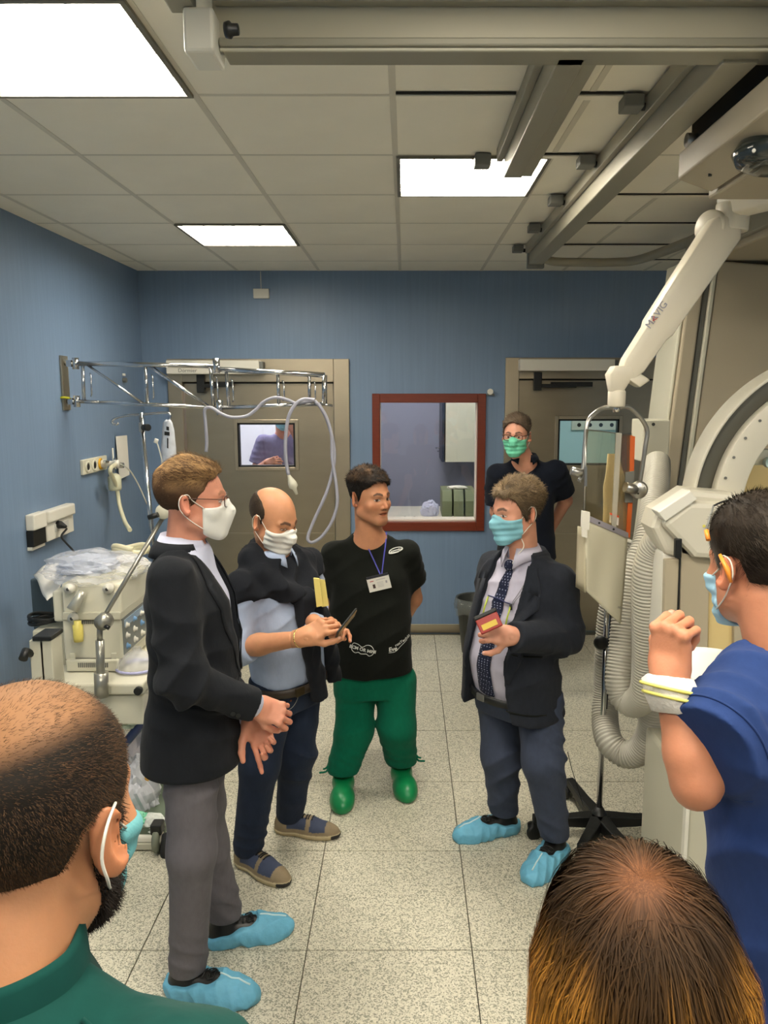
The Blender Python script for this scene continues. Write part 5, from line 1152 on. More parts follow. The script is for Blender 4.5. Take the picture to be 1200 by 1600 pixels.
def body(par, H_, cf, neck, torso, limbs, hands, skin, hh=.003, hb=.003):
    """one continuous skin surface: fine head and hands, coarser trunk hidden by clothes.
    torso: (rings, o, R); limbs: list of (points, radii); hands: list of (o, R, bones, left, scale, extra limb idx)"""
    def hd(p): return smin(H_.f(p), sd_chain(p, neck[0], neck[1], .02), .018 * H_.s)
    def allf(p):
        d = hd(p); d = smin(d, sd_loft(p, torso[0], torso[1], torso[2]), .03)
        for P, r in limbs: d = smin(d, sd_chain(p, P, r, .02), .02)
        return d
    parts, cols = [], []
    nb_ = neck[0][-1]; hp = [H_.w(v) for v in [(a, b, c) for a in (-.095, .095) for b in (-.12, .12) for c in (-.125, .14)]]; lo, hi = bounds(hp, .004); lo = np.minimum(lo, np.asarray(neck[0][1]) - .07)
    hi = np.maximum(hi, np.asarray(neck[0][0]) + .07); V, Fs = polygonise(lambda p: smin(hd(p), sd_loft(p, torso[0], torso[1], torso[2]), .03), lo, hi, hh, 1); parts.append((V, Fs)); cols.append(cf(V)); zc0 = lo[2] + .02
    box = [(lo + .012, hi - .012)]
    for o, R, bones, left, s_, li in hands:
        Pl, rl = limbs[li]
        def hf(p, o=o, R=R, bones=bones, left=left, s_=s_, Pl=Pl, rl=rl): return smin(sd_hand(p, o, R, bones, left, s_), sd_chain(p, Pl, rl, .02), .02)
        pts = [o + R @ (np.array([(-1 if left else 1) * v[0], v[1], v[2]]) * s_) for B, _ in bones for v in B] + [o - R[:, 1] * .03]; l2, h2 = bounds(pts, .024); V, Fs = polygonise(hf, l2, h2, hb, 1); parts.append((V, Fs)); C = np.tile(np.array(skin), (len(V), 1))
        q = ((V - o) @ R) / s_; C = mix2(C, np.array(skin) * [1.0, .78, .72], .45 * np.clip((q[:, 1] - .08) / .06, 0, 1)); 
        # nails and knuckle lines
        for B, r in bones:
            B = [np.array([(-1 if left else 1) * v[0], v[1], v[2]]) for v in B]; tip = B[-1] + np.array([0, 0, 1]) * 0; d = nrm(B[-1] - B[-2]); nn = nrm(np.cross(np.cross(d, [0, 0, 1.]), d)); nail = B[-1] + nn * r[-1] * .8; m_ = np.linalg.norm(q - nail, axis=1) < .0055; C[m_] = np.array(skin) * .6 + np.array([.55, .4, .36]) * .5
        cols.append(C); box.append((l2 + .012, h2 - .012))
    def rest(p):
        d = allf(p) + .002
        for l, h_ in box:
            c = ((l + h_) / 2).astype(f32); s = ((h_ - l) / 2).astype(f32); q = np.abs(p - c) - s; d = np.maximum(d, -(np.sqrt((np.maximum(q, 0) ** 2).sum(1)) + np.minimum(q.max(1), 0)))
        return d
    A = np.array([x for P, _ in limbs for x in P] + [torso[1], torso[1] + torso[2][:, 2] * .6]); lo, hi = bounds(A, .2); V, Fs = polygonise(rest, lo, hi, .011, 1)
    if len(V): parts.append((V, Fs)); cols.append(np.tile(np.array(skin), (len(V), 1)))
    return obj('body', fast_mesh('body', parts, np.concatenate(cols)), M_skin, par)

def sleeve(p, P, r, cutp=None, cutn=None, k=.03, famp=.005, seed=0, freq=60):
    if cutp is not None and len(P) > 2:
        e2 = smax(sd_cone(p, P[-2], P[-1], r[-2], r[-1]), plane(p, cutp, cutn), .004); d = smin(sd_chain(p, P[:-1], r[:-1], k), e2, k); cutp = None
    else: d = sd_chain(p, P, r, k)
    el = P[1]; w = np.exp(-((p - np.asarray(el, f32)) ** 2).sum(1) / .11 ** 2); ax = nrm(np.asarray(P[-1]) - np.asarray(P[0])); d = d - fold(p, freq, ax + [.2, .1, .15], famp, seed) * (.4 + w)
    if cutp is not None: d = smax(d, plane(p, cutp, cutn), .004)
    return d

def lapel(par, m, f, o, R, inner, outer, off=.004, th=.004, n=12, name='lapel'):
    """inner / outer: polylines of (x, z) in the chest frame, draped onto the jacket"""
    A = np.array(spline([np.array([a, b, 0.]) for a, b in inner], 4))[:, :2]; B = np.array(spline([np.array([a, b, 0.]) for a, b in outer], 4))[:, :2]; m_ = min(len(A), len(B)); A, B = A[np.linspace(0, len(A) - 1, 16).astype(int)], B[np.linspace(0, len(B) - 1, 16).astype(int)]; G = []
    for a, b in zip(A, B):
        pts = [o + R @ np.array([a[0] + (b[0] - a[0]) * u, .34, a[1] + (b[1] - a[1]) * u]) for u in np.linspace(0, 1, 6)]; G.append(drape(f, pts, R[:, 1], off))
    return MB().grid(G).build(name, m, par, solid=th)
def strip(par, m, f, pts, axis, w, off=.003, th=.002, name='strip', wdir=None):
    P = spline([np.asarray(p, float) for p in pts], 6); G = []; w = np.interp(np.linspace(0, 1, len(P)), np.linspace(0, 1, len(w)), w) if not np.isscalar(w) else [w] * len(P)
    for i, p in enumerate(P):
        T_ = nrm(P[min(i + 1, len(P) - 1)] - P[max(i - 1, 0)]); s = nrm(np.cross(T_, axis)); G.append(drape(f, [p + np.asarray(axis) * .25 + s * w[i] * u for u in (-.5, -.17, .17, .5)], axis, off))
    return MB().grid(G).build(name, m, par, solid=th)
def decal_text(par, s, size, o, right, up, f, axis, m, bold=0., name='lettering', bend=None):
    t = text(s, size, o, right, up, m, par, name, .0003, 'CENTER', bold); me = t.data; co = np.empty(len(me.vertices) * 3, f32); me.vertices.foreach_get('co', co); co = co.reshape(-1, 3)
    co = drape(f, co + np.asarray(axis) * .12, axis, .0025); me.vertices.foreach_set('co', co.astype(f32).ravel()); me.update(); return t
SK_A = srgb(206, 142, 116); SK_B = srgb(192, 136, 100); SK_C = srgb(186, 130, 96); SK_D = srgb(204, 146, 120); SK_H = srgb(196, 132, 100)
M_cloth_kw = dict(rough=.9, var=.06, vscale=60, bump=.45, bscale=16, stretch=(1, 1, .55), sheen=.04, spec=.15)
def cm(name, c, **k): kw = dict(M_cloth_kw); kw.update(k); return mat(name, c, **kw)
M_navy = cm('navy_suit', srgb(27, 29, 33)); M_shirt = cm('pale_shirt', srgb(196, 198, 218), var=.02); M_grey = cm('grey_trousers', srgb(98, 94, 98)); M_maskw = mat('mask_white', srgb(222, 220, 212), .8, bump=.05, bscale=200)
M_maskb = mat('mask_blue', srgb(128, 186, 200), .75, bump=.1, bscale=200); M_maskg = mat('mask_green', srgb(110, 200, 164), .75, bump=.1, bscale=200)
GRIP = (55, 60, 45)
def sorted_xyz(*a): return np.array(a)

# ---------------------------------------------------------------- A: man in the dark blazer
fA = nrm([.99, .05, 0]); t = thing('person', 'man in dark blazer, grey trousers, glasses and white mask, standing leftmost in profile', 'person', (-.64, 2.46, 0)); RA = frame(fA)
HA = Head(W(301, 784, 2.50), (.975, .22, -.02), sc_=1.06)
nkA = W(287, 852, 2.50); pelA = W(300, 1112, 2.48); RAt = frame(fA, nkA - pelA); rgt = RAt[:, 0]
LT = np.linalg.norm(nkA - pelA)
shR = W(266, 905, 2.30); elR = W(287, 1062, 2.22); wrR = W(393, 1100, 2.36); shL = W(300, 895, 2.70); elL = W(330, 1060, 2.74); wrL = W(388, 1118, 2.47)
jr = [(-.16, 0, .0, .222, .166), (-.05, 0, .0, .212, .158), (.08, 0, .012, .182, .142), (.22, 0, .018, .188, .142), (LT - .17, 0, .008, .195, .136), (LT - .09, 0, -.008, .188, .112), (LT - .03, 0, -.012, .135, .080), (LT + .0, 0, -.012, .085, .06)]
def fJ(p, cut=True):
    d = sd_loft(p, jr, pelA, RAt, 2.2); d = smin(d, sleeve(p, [shR, elR, wrR], [.070, .063, .048], wrR, wrR - elR, seed=3, famp=.014, freq=38), .05); d = smin(d, sleeve(p, [shL, elL, wrL], [.072, .063, .048], wrL, wrL - elL, seed=4), .05)
    q = (p - pelA.astype(f32)) @ RAt.astype(f32); d = d + .003 * wav(q, (9, 9, 5), seed=2) - fold(q, 30, (0, .3, 1), .004, 6)
    # back vent, front edges and opening
    if cut:
        d = smax(d, -(np.maximum(np.abs(q[:, 0] - .02) - .004, q[:, 1]) ) - np.where(q[:, 2] > .0, 1, 0) * 0 if 0 else d, .001)
        wv_ = np.interp(q[:, 2], [-.2, -.05, .10, .16, .3, .45, .6], [.06, .03, .004, .01, .045, .075, .09]).astype(f32); d = smax(d, -np.maximum(np.abs(q[:, 0]) - wv_, .02 - q[:, 1]), .006)
        d = smax(d, -np.maximum(np.abs(q[:, 0]) - np.interp(q[:, 2], [-.2, .02], [.012, .0]).astype(f32), np.maximum(q[:, 1] + .06, q[:, 2] - .02)), .003)
    return d
lo, hi = bounds([shR, elR, wrR, shL, elL, wrL, pelA + RAt[:, 1] * .1, pelA - RAt[:, 1] * .1, nkA], .11); lo[2] = (pelA - RAt[:, 2] * .16)[2] - .03
sdf_obj('blazer', fJ, lo, hi, .0065, M_navy, t)
def fS(p): return sd_loft(p, [(z, cx_, cy_, rx_ - .016, ry_ - .016) for z, cx_, cy_, rx_, ry_ in jr[2:-2]] + [(LT - .025, 0, .004, .105, .078), (LT + .006, 0, .004, .072, .066)], pelA, RAt, 2.2)
lo2, hi2 = bounds([pelA, nkA], .2); sdf_obj('shirt', fS, lo2, hi2, .009, M_shirt, t)
fJ0 = lambda p: fJ(p, False)
for s in (-1, 1): lapel(t, M_navy, fJ0, pelA, RAt, [(s * .012, .14), (s * .048, .30), (s * .075, LT - .09), (s * .088, LT - .02)], [(s * .022, .14), (s * .105, .30), (s * .135, LT - .12), (s * .10, LT - .015)], off=.003)
colA = nkA + RAt[:, 2] * .0 - RAt[:, 1] * .005
collar(t, M_shirt, colA + [0, 0, .0], frame(fA, nrm([-.10, 0, 1])), r0=.064, r1=.078, h=.04, drop=.05, gap=.32, point=.035)
collar(t, M_navy, colA - [0, 0, .016], frame(fA, nrm([-.22, 0, 1])), r0=.076, r1=.100, h=.035, drop=.05, gap=.9, point=.0, name='blazer_collar', th=.005)
for wr, el, nm in ((wrR, elR, 'cuff'), (wrL, elL, 'cuff')): d = nrm(wr - el); MB().tube([wr - d * .03, wr + d * .018, wr + d * .019], [.038, .038, .032], 22).build(nm, M_shirt, t)
for k in range(2):
    p = drape(fJ, [elR + (wrR - elR) * (.84 - .08 * k) + np.array([0, -.2, -.03])], [0, -1, 0], .001)[0]; MB().cyl(p, p + [0, -.004, 0], .007, 12).build('button', M_black, t)
q_ = lambda x, z: drape(fJ0, [pelA + RAt @ np.array([x, .34, z])], RAt[:, 1], .002)[0]
for z in (.13, .03): p = q_(.02, z); MB().cyl(p, p + RAt[:, 1] * .005, .009, 12).build('button', M_black, t)
oR, RR = foot_frame((270, 1546), (402, 1566)); oL, RL = foot_frame((328, 1476), (412, 1460))
hpR, hpL = W(297, 1165, 2.40), W(307, 1165, 2.56); knR, knL = W(300, 1330, 2.33), W(318, 1310, 2.6); anR, anL = oR + [.0, .0, .10] - RR[:, 1] * .03, oL + [0, 0, .12] - RL[:, 1] * .03
trousers(t, 'trousers', M_grey, W(300, 1120, 2.48), RA, [hpR, hpL], [knR, knL], [anR, anL], [.090, .074, .060], pelA[2] + .02, (.085, .10), 11, .008, rings=[(-.08, 0, 0, .165, .118), (0, 0, 0, .168, .12), (.1, 0, 0, .155, .115)])
shoe_cover(t, oR, RR, 1); shoe_cover(t, oL, RL, 2)
def handR(wr, dir_, back, curl, left=False, s_=1., spread=(8, 2, -4, -11), thumb=((.55, .75, -.25), (.35, .9, -.2), (.1, 1, -.2))):
    y = nrm(dir_); z = nrm(np.asarray(back, float) - y * np.dot(back, y)); R = np.stack([np.cross(y, z), y, z], 1); return (np.asarray(wr, float), R, hand_bones(curl, spread, thumb), left, s_)
dR = wrR - elR
hA = [handR(wrR + nrm(dR) * .02, (.85, .25, -.42), (.1, -.85, .5), [(35, 50, 30), (40, 50, 30), (45, 50, 30), (48, 50, 30)], thumb=((.5, .8, -.5), (.1, .9, -.5), (-.1, .9, -.4))) + (0,),
      handR(wrL + nrm(wrL - elL) * .02, (.45, -.12, -.88), (-.3, .8, .2), [(12, 18, 10), (40, 60, 40), (50, 60, 40), (55, 60, 40)], True, thumb=((.7, .7, -.3), (.5, .9, -.2), (.3, 1, -.1))) + (1,)]
body(t, HA, face_col(HA, SK_A, srgb(110, 78, 48), stub=.12, bro=.55), ([HA.w((0, -.02, -.05)), nkA - RAt[:, 2] * .04], [.056, .062]), ([(z, 0, 0, .14, .09) for z in (0, .3)] + [(LT - .08, 0, 0, .12, .07), (LT, 0, 0, .06, .055)], pelA, RAt), [([shR, elR, wrR, wrR + nrm(dR) * .03], [.045, .038, .027, .026]), ([shL, elL, wrL, wrL + nrm(wrL - elL) * .03], [.045, .038, .027, .026]), ([hpR, knR, anR], [.07, .05, .04]), ([hpL, knL, anL], [.07, .05, .04])], hA, SK_A)
tabA = [(0, .092), (.35, .090), (.55, .078), (.75, .072), (.95, .045), (1.15, .03), (1.28, .0), (1.45, -.012), (1.55, .03), (1.9, .02), (2.05, -.03), (2.4, -.065), (3.14, -.085)]
hair(t, HA, srgb(66, 46, 28), srgb(206, 164, 108), lambda q, phi: .003 + .012 * np.clip((q[:, 2] - .06) / .04, 0, 1) * np.clip((q[:, 1] + .12) / .09, .25, 1) + .006 * np.clip((q[:, 1] - .03) / .05, 0, 1) * (q[:, 2] > .07), tabA, seed=5, noise=.0025, nfreq=80, n=6500, L=lambda q: .005 + .020 * np.clip((q[:, 2] - .04) / .05, 0, 1) * np.clip((q[:, 1] + .10) / .08, .2, 1), w=.0018, comb=lambda q: np.stack([.25 * np.sign(q[:, 0]) + .2, -1. + 0 * q[:, 0], np.where(q[:, 2] > .07, .35, -.8)], 1), lift=.3,
     colf=lambda q, x: mixc(srgb(70, 50, 34), srgb(206, 164, 110), np.clip((q[:, 2] - .03) / .09, 0, 1) * (.02 + .98 * x ** 2)))
mask(t, HA, M_maskw, 'cup', 3, top=.0); glasses(t, HA, mat('tortoise', srgb(70, 36, 22), .3, var=.5, vscale=90), z=.006)

# ---------------------------------------------------------------- B: bald man with the sweater
fB = nrm([.80, -.60, 0]); RB = frame(fB); t = thing('person', 'balding man in light blue shirt with dark sweater tied over shoulders, white mask', 'person', (-.52, 3.18, 0))
HB = Head(W(427, 815, 3.15), nrm([.80, -.52, -.30]), (.0, 0, 1), 1.03)
nkB = W(432, 868, 3.16); pelB = W(445, 1065, 3.2); RBt = frame(fB, nkB - pelB); LT = np.linalg.norm(nkB - pelB); fw = RBt[:, 1]
shR = nkB + RBt @ np.array([.185, -.01, -.09]); shL = nkB + RBt @ np.array([-.185, -.01, -.09]); elR = W(373, 1012, 2.98); wrR = W(470, 997, 2.84); elL = W(494, 990, 3.22); wrL = W(490, 972, 3.02)
sr = [(.035, 0, .03, .160, .125), (.06, 0, .03, .168, .135), (.2, 0, .03, .178, .142), (.33, 0, .02, .182, .13), (LT - .10, 0, .0, .165, .10), (LT - .03, 0, 0, .12, .075), (LT, 0, 0, .07, .06)]
M_shB = cm('blue_grey_shirt', srgb(158, 170, 194), var=.03, bump=.5)
cutR = elR + (wrR - elR) * .22
def fSB(p):
    d = sd_loft(p, sr, pelB, RBt, 2.3); d = smin(d, sleeve(p, [shR, elR, cutR], [.068, .070, .060], cutR, wrR - elR, seed=13, famp=.009, freq=70), .025); d = smin(d, sleeve(p, [shL, elL, elL + (wrL - elL) * .8], [.062, .054, .045], elL + (wrL - elL) * .75, wrL - elL, seed=14), .025)
    q = (p - pelB.astype(f32)) @ RBt.astype(f32); return d - fold(q, 40, (.6, 0, 1), .006, 15) - .003 * wav(q, (14, 14, 10), seed=15)
lo, hi = bounds([shR, elR, shL, elL, cutR, pelB, nkB], .12); sdf_obj('shirt', fSB, lo, hi, .0065, M_shB, t)
collar(t, M_shB, nkB + fw * .006, frame(fB, nrm([.2, -.1, 1])), r0=.060, r1=.076, h=.035, gap=.35, point=.03)
# sweater over the shoulders and its tied sleeves
M_sw = cm('charcoal_sweater', srgb(26, 28, 33), bump=.5, bscale=20)
def fSW(p):
    q = (p - pelB.astype(f32)) @ RBt.astype(f32); z0 = LT; d = sd_loft(p, [(z, a, b, c + .018, e + .018) for z, a, b, c, e in sr], pelB, RBt, 2.3); d = smin(d, sd_cone(p, shR, shR + (elR - shR) * .45, .076, .088), .06); d = smin(d, sd_cone(p, shL, shL + (elL - shL) * .2, .068, .070), .05)
    hem = z0 - .225 + .05 * np.abs(q[:, 0]) / .2 + np.where(q[:, 1] > 0, .55 * q[:, 1] + .2 * q[:, 1], 0); d = smax(d, (hem - q[:, 2]).astype(f32) * .8, .01)
    ring = None; R_ = [nkB + RBt @ np.array(v) for v in ((-.10, -.035, -.02), (-.0, -.085, .015), (.095, -.045, .0), (.12, .04, -.045), (.07, .11, -.115), (.01, .145, -.155))]; d = smin(d, sd_chain(p, R_, [.04, .045, .045, .042, .036, .03], .02), .02)
    R2 = [nkB + RBt @ np.array(v) for v in ((-.10, -.035, -.02), (-.125, .03, -.05), (-.08, .10, -.11), (-.01, .145, -.155))]; d = smin(d, sd_chain(p, R2, [.04, .04, .036, .03], .02), .02)
    return d - fold(q, 55, (.8, .5, 1), .007, 17, .8) - .003 * wav(q, (22, 22, 22), seed=18)
lo, hi = bounds([shR, shL, nkB, pelB + RBt[:, 2] * .25], .15); sdf_obj('sweater', fSW, lo, hi, .0065, M_sw, t)
Bp = lambda x, y, z: pelB + RBt @ np.array([x, y, z])
def fSL(p):
    d = sd_chain(p, [Bp(.02, .165, LT - .16), Bp(.03, .19, .24), Bp(.00, .19, .08), Bp(-.02, .18, -.03)], [.030, .034, .036, .038], .02); d = np.minimum(d, sd_chain(p, [Bp(-.03, .165, LT - .16), Bp(-.10, .165, .25), Bp(-.14, .14, .08), Bp(-.17, .12, -.02)], [.03, .034, .034, .036], .02))
    d = smin(d, sd_ell(p, Bp(-.005, .165, LT - .165), (.042, .042, .045)), .01); q = (p - pelB.astype(f32)) @ RBt.astype(f32); d = smax(d, np.abs(q[:, 1] - .165) - .045, .01); return smax(d, (-.045 - .1 * q[:, 0]) - q[:, 2], .004) - fold(q, 60, (1, 0, .25), .005, 19)
lo, hi = bounds([Bp(.08, .2, LT - .1), Bp(-.23, .1, -.06), Bp(.08, .2, -.06)], .06); sdf_obj('sweater_sleeves', fSL, lo, hi, .006, M_sw, t)
oR, RR = foot_frame((374, 1346), (442, 1380)); oL, RL = foot_frame((434, 1298), (518, 1306))
hpR, hpL = Bp(.085, 0, -.06), Bp(-.085, 0, -.06); knR, knL = W(406, 1195, 3.06), W(463, 1180, 3.24); anR, anL = oR + [0, 0, .10] - RR[:, 1] * .03, oL + [0, 0, .10] - RL[:, 1] * .03
M_jean = cm('dark_denim', srgb(34, 42, 58), var=.12, vscale=25, bump=.5)
_, fTB = trousers(t, 'jeans', M_jean, pelB, RB, [hpR, hpL], [knR, knL], [anR, anL], [.098, .078, .064], pelB[2] + .045, (.06, .06), 21, .008, rings=[(-.1, 0, 0, .172, .12), (0, 0, .01, .172, .125), (.08, 0, .02, .165, .128)])
b = [(sr[0][3] + .010, sr[0][4] + .012)]
P = [Bp(.178 * math.sin(a) , .025 + .146 * math.cos(a), .022) for a in np.linspace(-2.6, 2.6, 41)]; G = [[p + [0, 0, .018], p + RBt[:, 1] * .0, p - [0, 0, .018]] for p in P]
MB().grid(G).build('belt', mat('brown_belt', srgb(46, 36, 26), .5), t, solid=.006)
pb = Bp(.06, .165, .03)
MB().obox(Bp(.07, .162, .022), RBt[:, 0], RBt[:, 1], RBt[:, 2], (.05, .012, .034)).build('buckle', mat('dark_brass', srgb(70, 58, 36), .4, metal=.6), t, .002)
for a in (.0, .8): 
    p = drape(fTB, [Bp(.09 + .03 * a, .3, -.02)], fw, .001)[0]; MB().cyl(p, p + fw * .003, .004, 10).build('rivet', mat('copper', srgb(160, 96, 60), .4, metal=.8), t)
P = drape(fTB, [Bp(x, .3, z) for x, z in ((.05, -.0), (.06, -.03), (.085, -.055), (.12, -.06), (.155, -.055))], fw, .001); MB().tube(spline(list(P), 4), .0012, 5).build('stitching', mat('stitch', srgb(150, 150, 140), .7), t)
sneaker(t, oR, RR, 1); sneaker(t, oL, RL, 2)
d1_, d2_ = wrR - elR, wrL - elL
hB = [handR(wrR + nrm(d1_) * .015, (.80, .10, .45), (-.2, -.8, .5), [(35, 45, 25), (45, 50, 30), (55, 55, 30), (60, 55, 30)], thumb=((.6, .75, -.4), (.2, 1, -.3), (0, 1, -.2))) + (0,),
      handR(wrL + np.array([.01, -.02, 0]), (.93, -.35, .12), (.1, .7, .7), [(20, 35, 20), (40, 60, 40), (50, 70, 40), (55, 70, 40)], True, thumb=((.6, .75, -.3), (.1, 1, -.35), (0, 1, -.3))) + (1,)]
body(t, HB, face_col(HB, SK_B, srgb(36, 26, 20), stub=.35, closed=.75), ([HB.w((0, -.02, -.05)), nkB - RBt[:, 2] * .04], [.055, .062]), ([(z, 0, 0, .13, .09) for z in (0, .3)] + [(LT - .08, 0, 0, .12, .07), (LT, 0, 0, .06, .055)], pelB, RBt), [([shR, elR, elR + (wrR - elR) * .35, wrR, wrR + nrm(d1_) * .03], [.045, .046, .044, .031, .028]), ([shL, elL, wrL, wrL + nrm(d2_) * .02], [.045, .038, .028, .026]), ([hpR, knR, anR], [.07, .05, .04]), ([hpL, knL, anL], [.07, .05, .04])], hB, SK_B)
hair(t, HB, srgb(30, 24, 18), srgb(90, 74, 58), lambda q, phi: .0045 + 0 * phi, [(0, .2), (1.2, .2), (1.28, .012), (1.45, -.01), (1.55, .03), (1.9, .02), (2.05, -.03), (2.4, -.06), (3.14, -.07)], seed=7, noise=.0008, n=2500, L=.005, w=.0013, comb=(0, -.6, -.6), top=lambda q, phi: np.interp(phi, [1.2, 1.35, 1.7, 2.2, 3.14], [.03, .062, .085, .095, .10]))
mask(t, HB, M_maskw, 'pleat', 5, side=.024)
# bracelet, watch
d = nrm(d1_); c = wrR - d * .005; MB().tube([c + .034 * (math.cos(a) * nrm(np.cross(d, Z)) + math.sin(a) * nrm(np.cross(d, np.cross(d, Z)))) for a in np.linspace(0, 6.283, 28)], .0035, 8).build('bracelet', mat('gold', srgb(216, 190, 120), .25, metal=.9), t)
d = nrm(d2_); c = wrL - d * .02; MB().tube([c - d * .018, c - d * .016, c + d * .016, c + d * .018], [.036, .040, .040, .036], 22).build('cuff', M_shB, t)
# phone and folded yellow paper held by B
ph = thing('phone', 'smartphone held by the balding man in both hands', 'phone', W(543, 966, 2.88)); a = W(532, 984, 2.84); b_ = W(549, 964, 2.90); dd = nrm([.45, .62, .45]); MB().obox((a + b_) / 2, dd, (.25, -.9, .75), nrm(np.cross(dd, [.25, -.9, .75])), (.13, .066, .008)).build('case', M_black, ph, .003)
MB().obox((a + b_) / 2 + nrm(np.cross(dd, [.25, -.9, .75])) * .0045, dd, (.25, -.9, .75), nrm(np.cross(dd, [.25, -.9, .75])), (.12, .058, .002)).build('back_plate', mat('gold_case', srgb(170, 140, 90), .3, metal=.6), ph)
yp = thing('folded_paper', 'folded yellow paper packet held beside the balding man\'s left arm', 'paper', W(500, 925, 3.08)); M_y = mat('yellow_paper', srgb(212, 196, 112), .7)
for k, (x0, x1) in enumerate(((490, 499), (498, 507))): slab([W(x0, 903 + 2 * k, 3.05 + .01 * k), W(x1, 904 + 2 * k, 3.05 + .02 * k), W(x1 + 6, 946, 3.05 + .02 * k), W(x0 + 5, 948, 3.05 + .01 * k)], .012, 'fold', M_y, yp)
# ---------------------------------------------------------------- C: man in black T-shirt and green scrub trousers
fC = nrm([.10, -1, 0]); RC = frame(fC); t = thing('person', 'man in black T-shirt with lanyard badge, green scrub trousers and green clogs', 'person', (-.14, 3.72, 0))
HC = Head(W(578, 779, 3.74), nrm([.70, -.71, -.03]), sc_=1.07, open_=1., jaw=1.12, cheek=1.06)
nkC = W(578, 833, 3.78); pelC = W(582, 1052, 3.80); RCt = frame(fC, nkC - pelC); LT = np.linalg.norm(nkC - pelC)
shR = nkC + RCt @ np.array([.178, 0, -.10]); shL = nkC + RCt @ np.array([-.182, 0, -.10]); elR = W(519, 945, 3.90); wrR = W(556, 1005, 4.02); elL = W(646, 935, 3.92); wrL = W(610, 1005, 4.04)
M_blk = cm('black_tshirt', srgb(20, 22, 18), bump=.45)
jr = [(.02, 0, .005, .205, .155), (.12, 0, .012, .200, .155), (.25, 0, .02, .196, .150), (LT - .22, 0, .015, .195, .135), (LT - .12, 0, 0, .185, .105), (LT - .045, 0, -.005, .125, .075), (LT - .01, 0, -.008, .075, .06)]
def fTS(p):
    d = sd_loft(p, jr, pelC, RCt, 2.3)
    for sh, el, sd in ((shR, elR, 31), (shL, elL, 32)):
        c = sh + (el - sh) * .66; d = smin(d, sleeve(p, [sh, c], [.062, .076], c - (el - sh) * .06, el - sh, seed=sd, famp=.006), .045)
    q = (p - pelC.astype(f32)) @ RCt.astype(f32); d = smax(d, -(np.sqrt(q[:, 0] ** 2 + (q[:, 1] - .03) ** 2 + ((q[:, 2] - LT - .030)) ** 2) - .090), .006)
    return d - fold(q, 26, (.5, 0, 1), .005, 33) - .004 * wav(q, (10, 10, 6), seed=34)
lo, hi = bounds([shR, shL, elR, elL, pelC, nkC], .19); lo[2] = pelC[2]; sdf_obj('tshirt', fTS, lo, hi, .0065, M_blk, t)
P = [nkC + RCt @ np.array([.088 * math.sin(a), .03 + .09 * math.cos(a), .0]) for a in np.linspace(0, 6.283, 40)]
oR, RR = foot_frame((537, 1228), (535, 1270)); oL, RL = foot_frame((625, 1213), (638, 1254)); M_scrub = cm('green_scrub', srgb(10, 98, 72), bump=.45)
hpR, hpL = W(556, 1065, 3.80), W(618, 1065, 3.80); knR, knL = W(554, 1140, 3.76), W(620, 1135, 3.76); anR, anL = oR + [0, 0, .12] - RR[:, 1] * .05, oL + [0, 0, .12] - RL[:, 1] * .05
_, fTC = trousers(t, 'scrub_trousers', M_scrub, pelC, RC, [hpR, hpL], [knR, knL], [anR, anL], [.108, .092, .082], pelC[2] + .06, (.10, .10), 41, .0035, rings=[(-.1, 0, 0, .185, .13), (0, 0, 0, .19, .138), (.1, 0, 0, .18, .13)])
clog(t, oR, RR, 1); clog(t, oL, RL, 2)
for an, s in ((anR, 1), (anL, -1)):
    for q in ((.0, .0), (.018, .02)): MB().tube(spline([an + RC @ np.array([s * .075, .03, .03]), an + RC @ np.array([s * .085, .035, .02 - q[0]]), an + RC @ np.array([s * (.10 + q[1]), .03, .012 - q[0]])], 4), .005, 6).build('ankle_tie', M_scrub, t)
hC = [handR(wrR, (.5, .55, -.6), (-.3, -.2, .9), [(20, 30, 20)] * 4) + (0,), handR(wrL, (-.6, .5, -.5), (.3, .2, .9), [(20, 30, 20)] * 4, True) + (1,)]
body(t, HC, face_col(HC, SK_C, srgb(28, 22, 18), stub=.18, gaze=(.004, 0)), ([HC.w((0, -.02, -.05)), nkC - RCt[:, 2] * .04], [.060, .070]), ([(z, 0, 0, .15, .09) for z in (0, .3)] + [(LT - .11, 0, 0, .15, .085), (LT - .05, 0, 0, .12, .07), (LT, 0, 0, .065, .06)], pelC, RCt), [([shR, elR, wrR], [.052, .046, .03]), ([shL, elL, wrL], [.052, .046, .03]), ([hpR, knR, anR], [.07, .05, .04]), ([hpL, knL, anL], [.07, .05, .04])], hC, SK_C, hh=.0026)
hair(t, HC, srgb(26, 22, 18), srgb(120, 96, 72), lambda q, phi: .003 + .016 * np.clip((q[:, 2] - .04) / .05, 0, 1), seed=8, noise=.004, nfreq=140, n=6000, L=lambda q: .004 + .013 * np.clip((q[:, 2] - .04) / .05, 0, 1), w=.0017, comb=lambda q: np.stack([np.sin(q[:, 1] * 260 + q[:, 0] * 90), np.cos(q[:, 0] * 240), -.3 + np.sin(q[:, 2] * 180)], 1), lift=.5, jit=.4,
     colf=lambda q, x: mixc(srgb(24, 20, 17), srgb(120, 90, 62), np.clip((q[:, 2] - .07) / .05, 0, 1) * x ** 3 * .8))
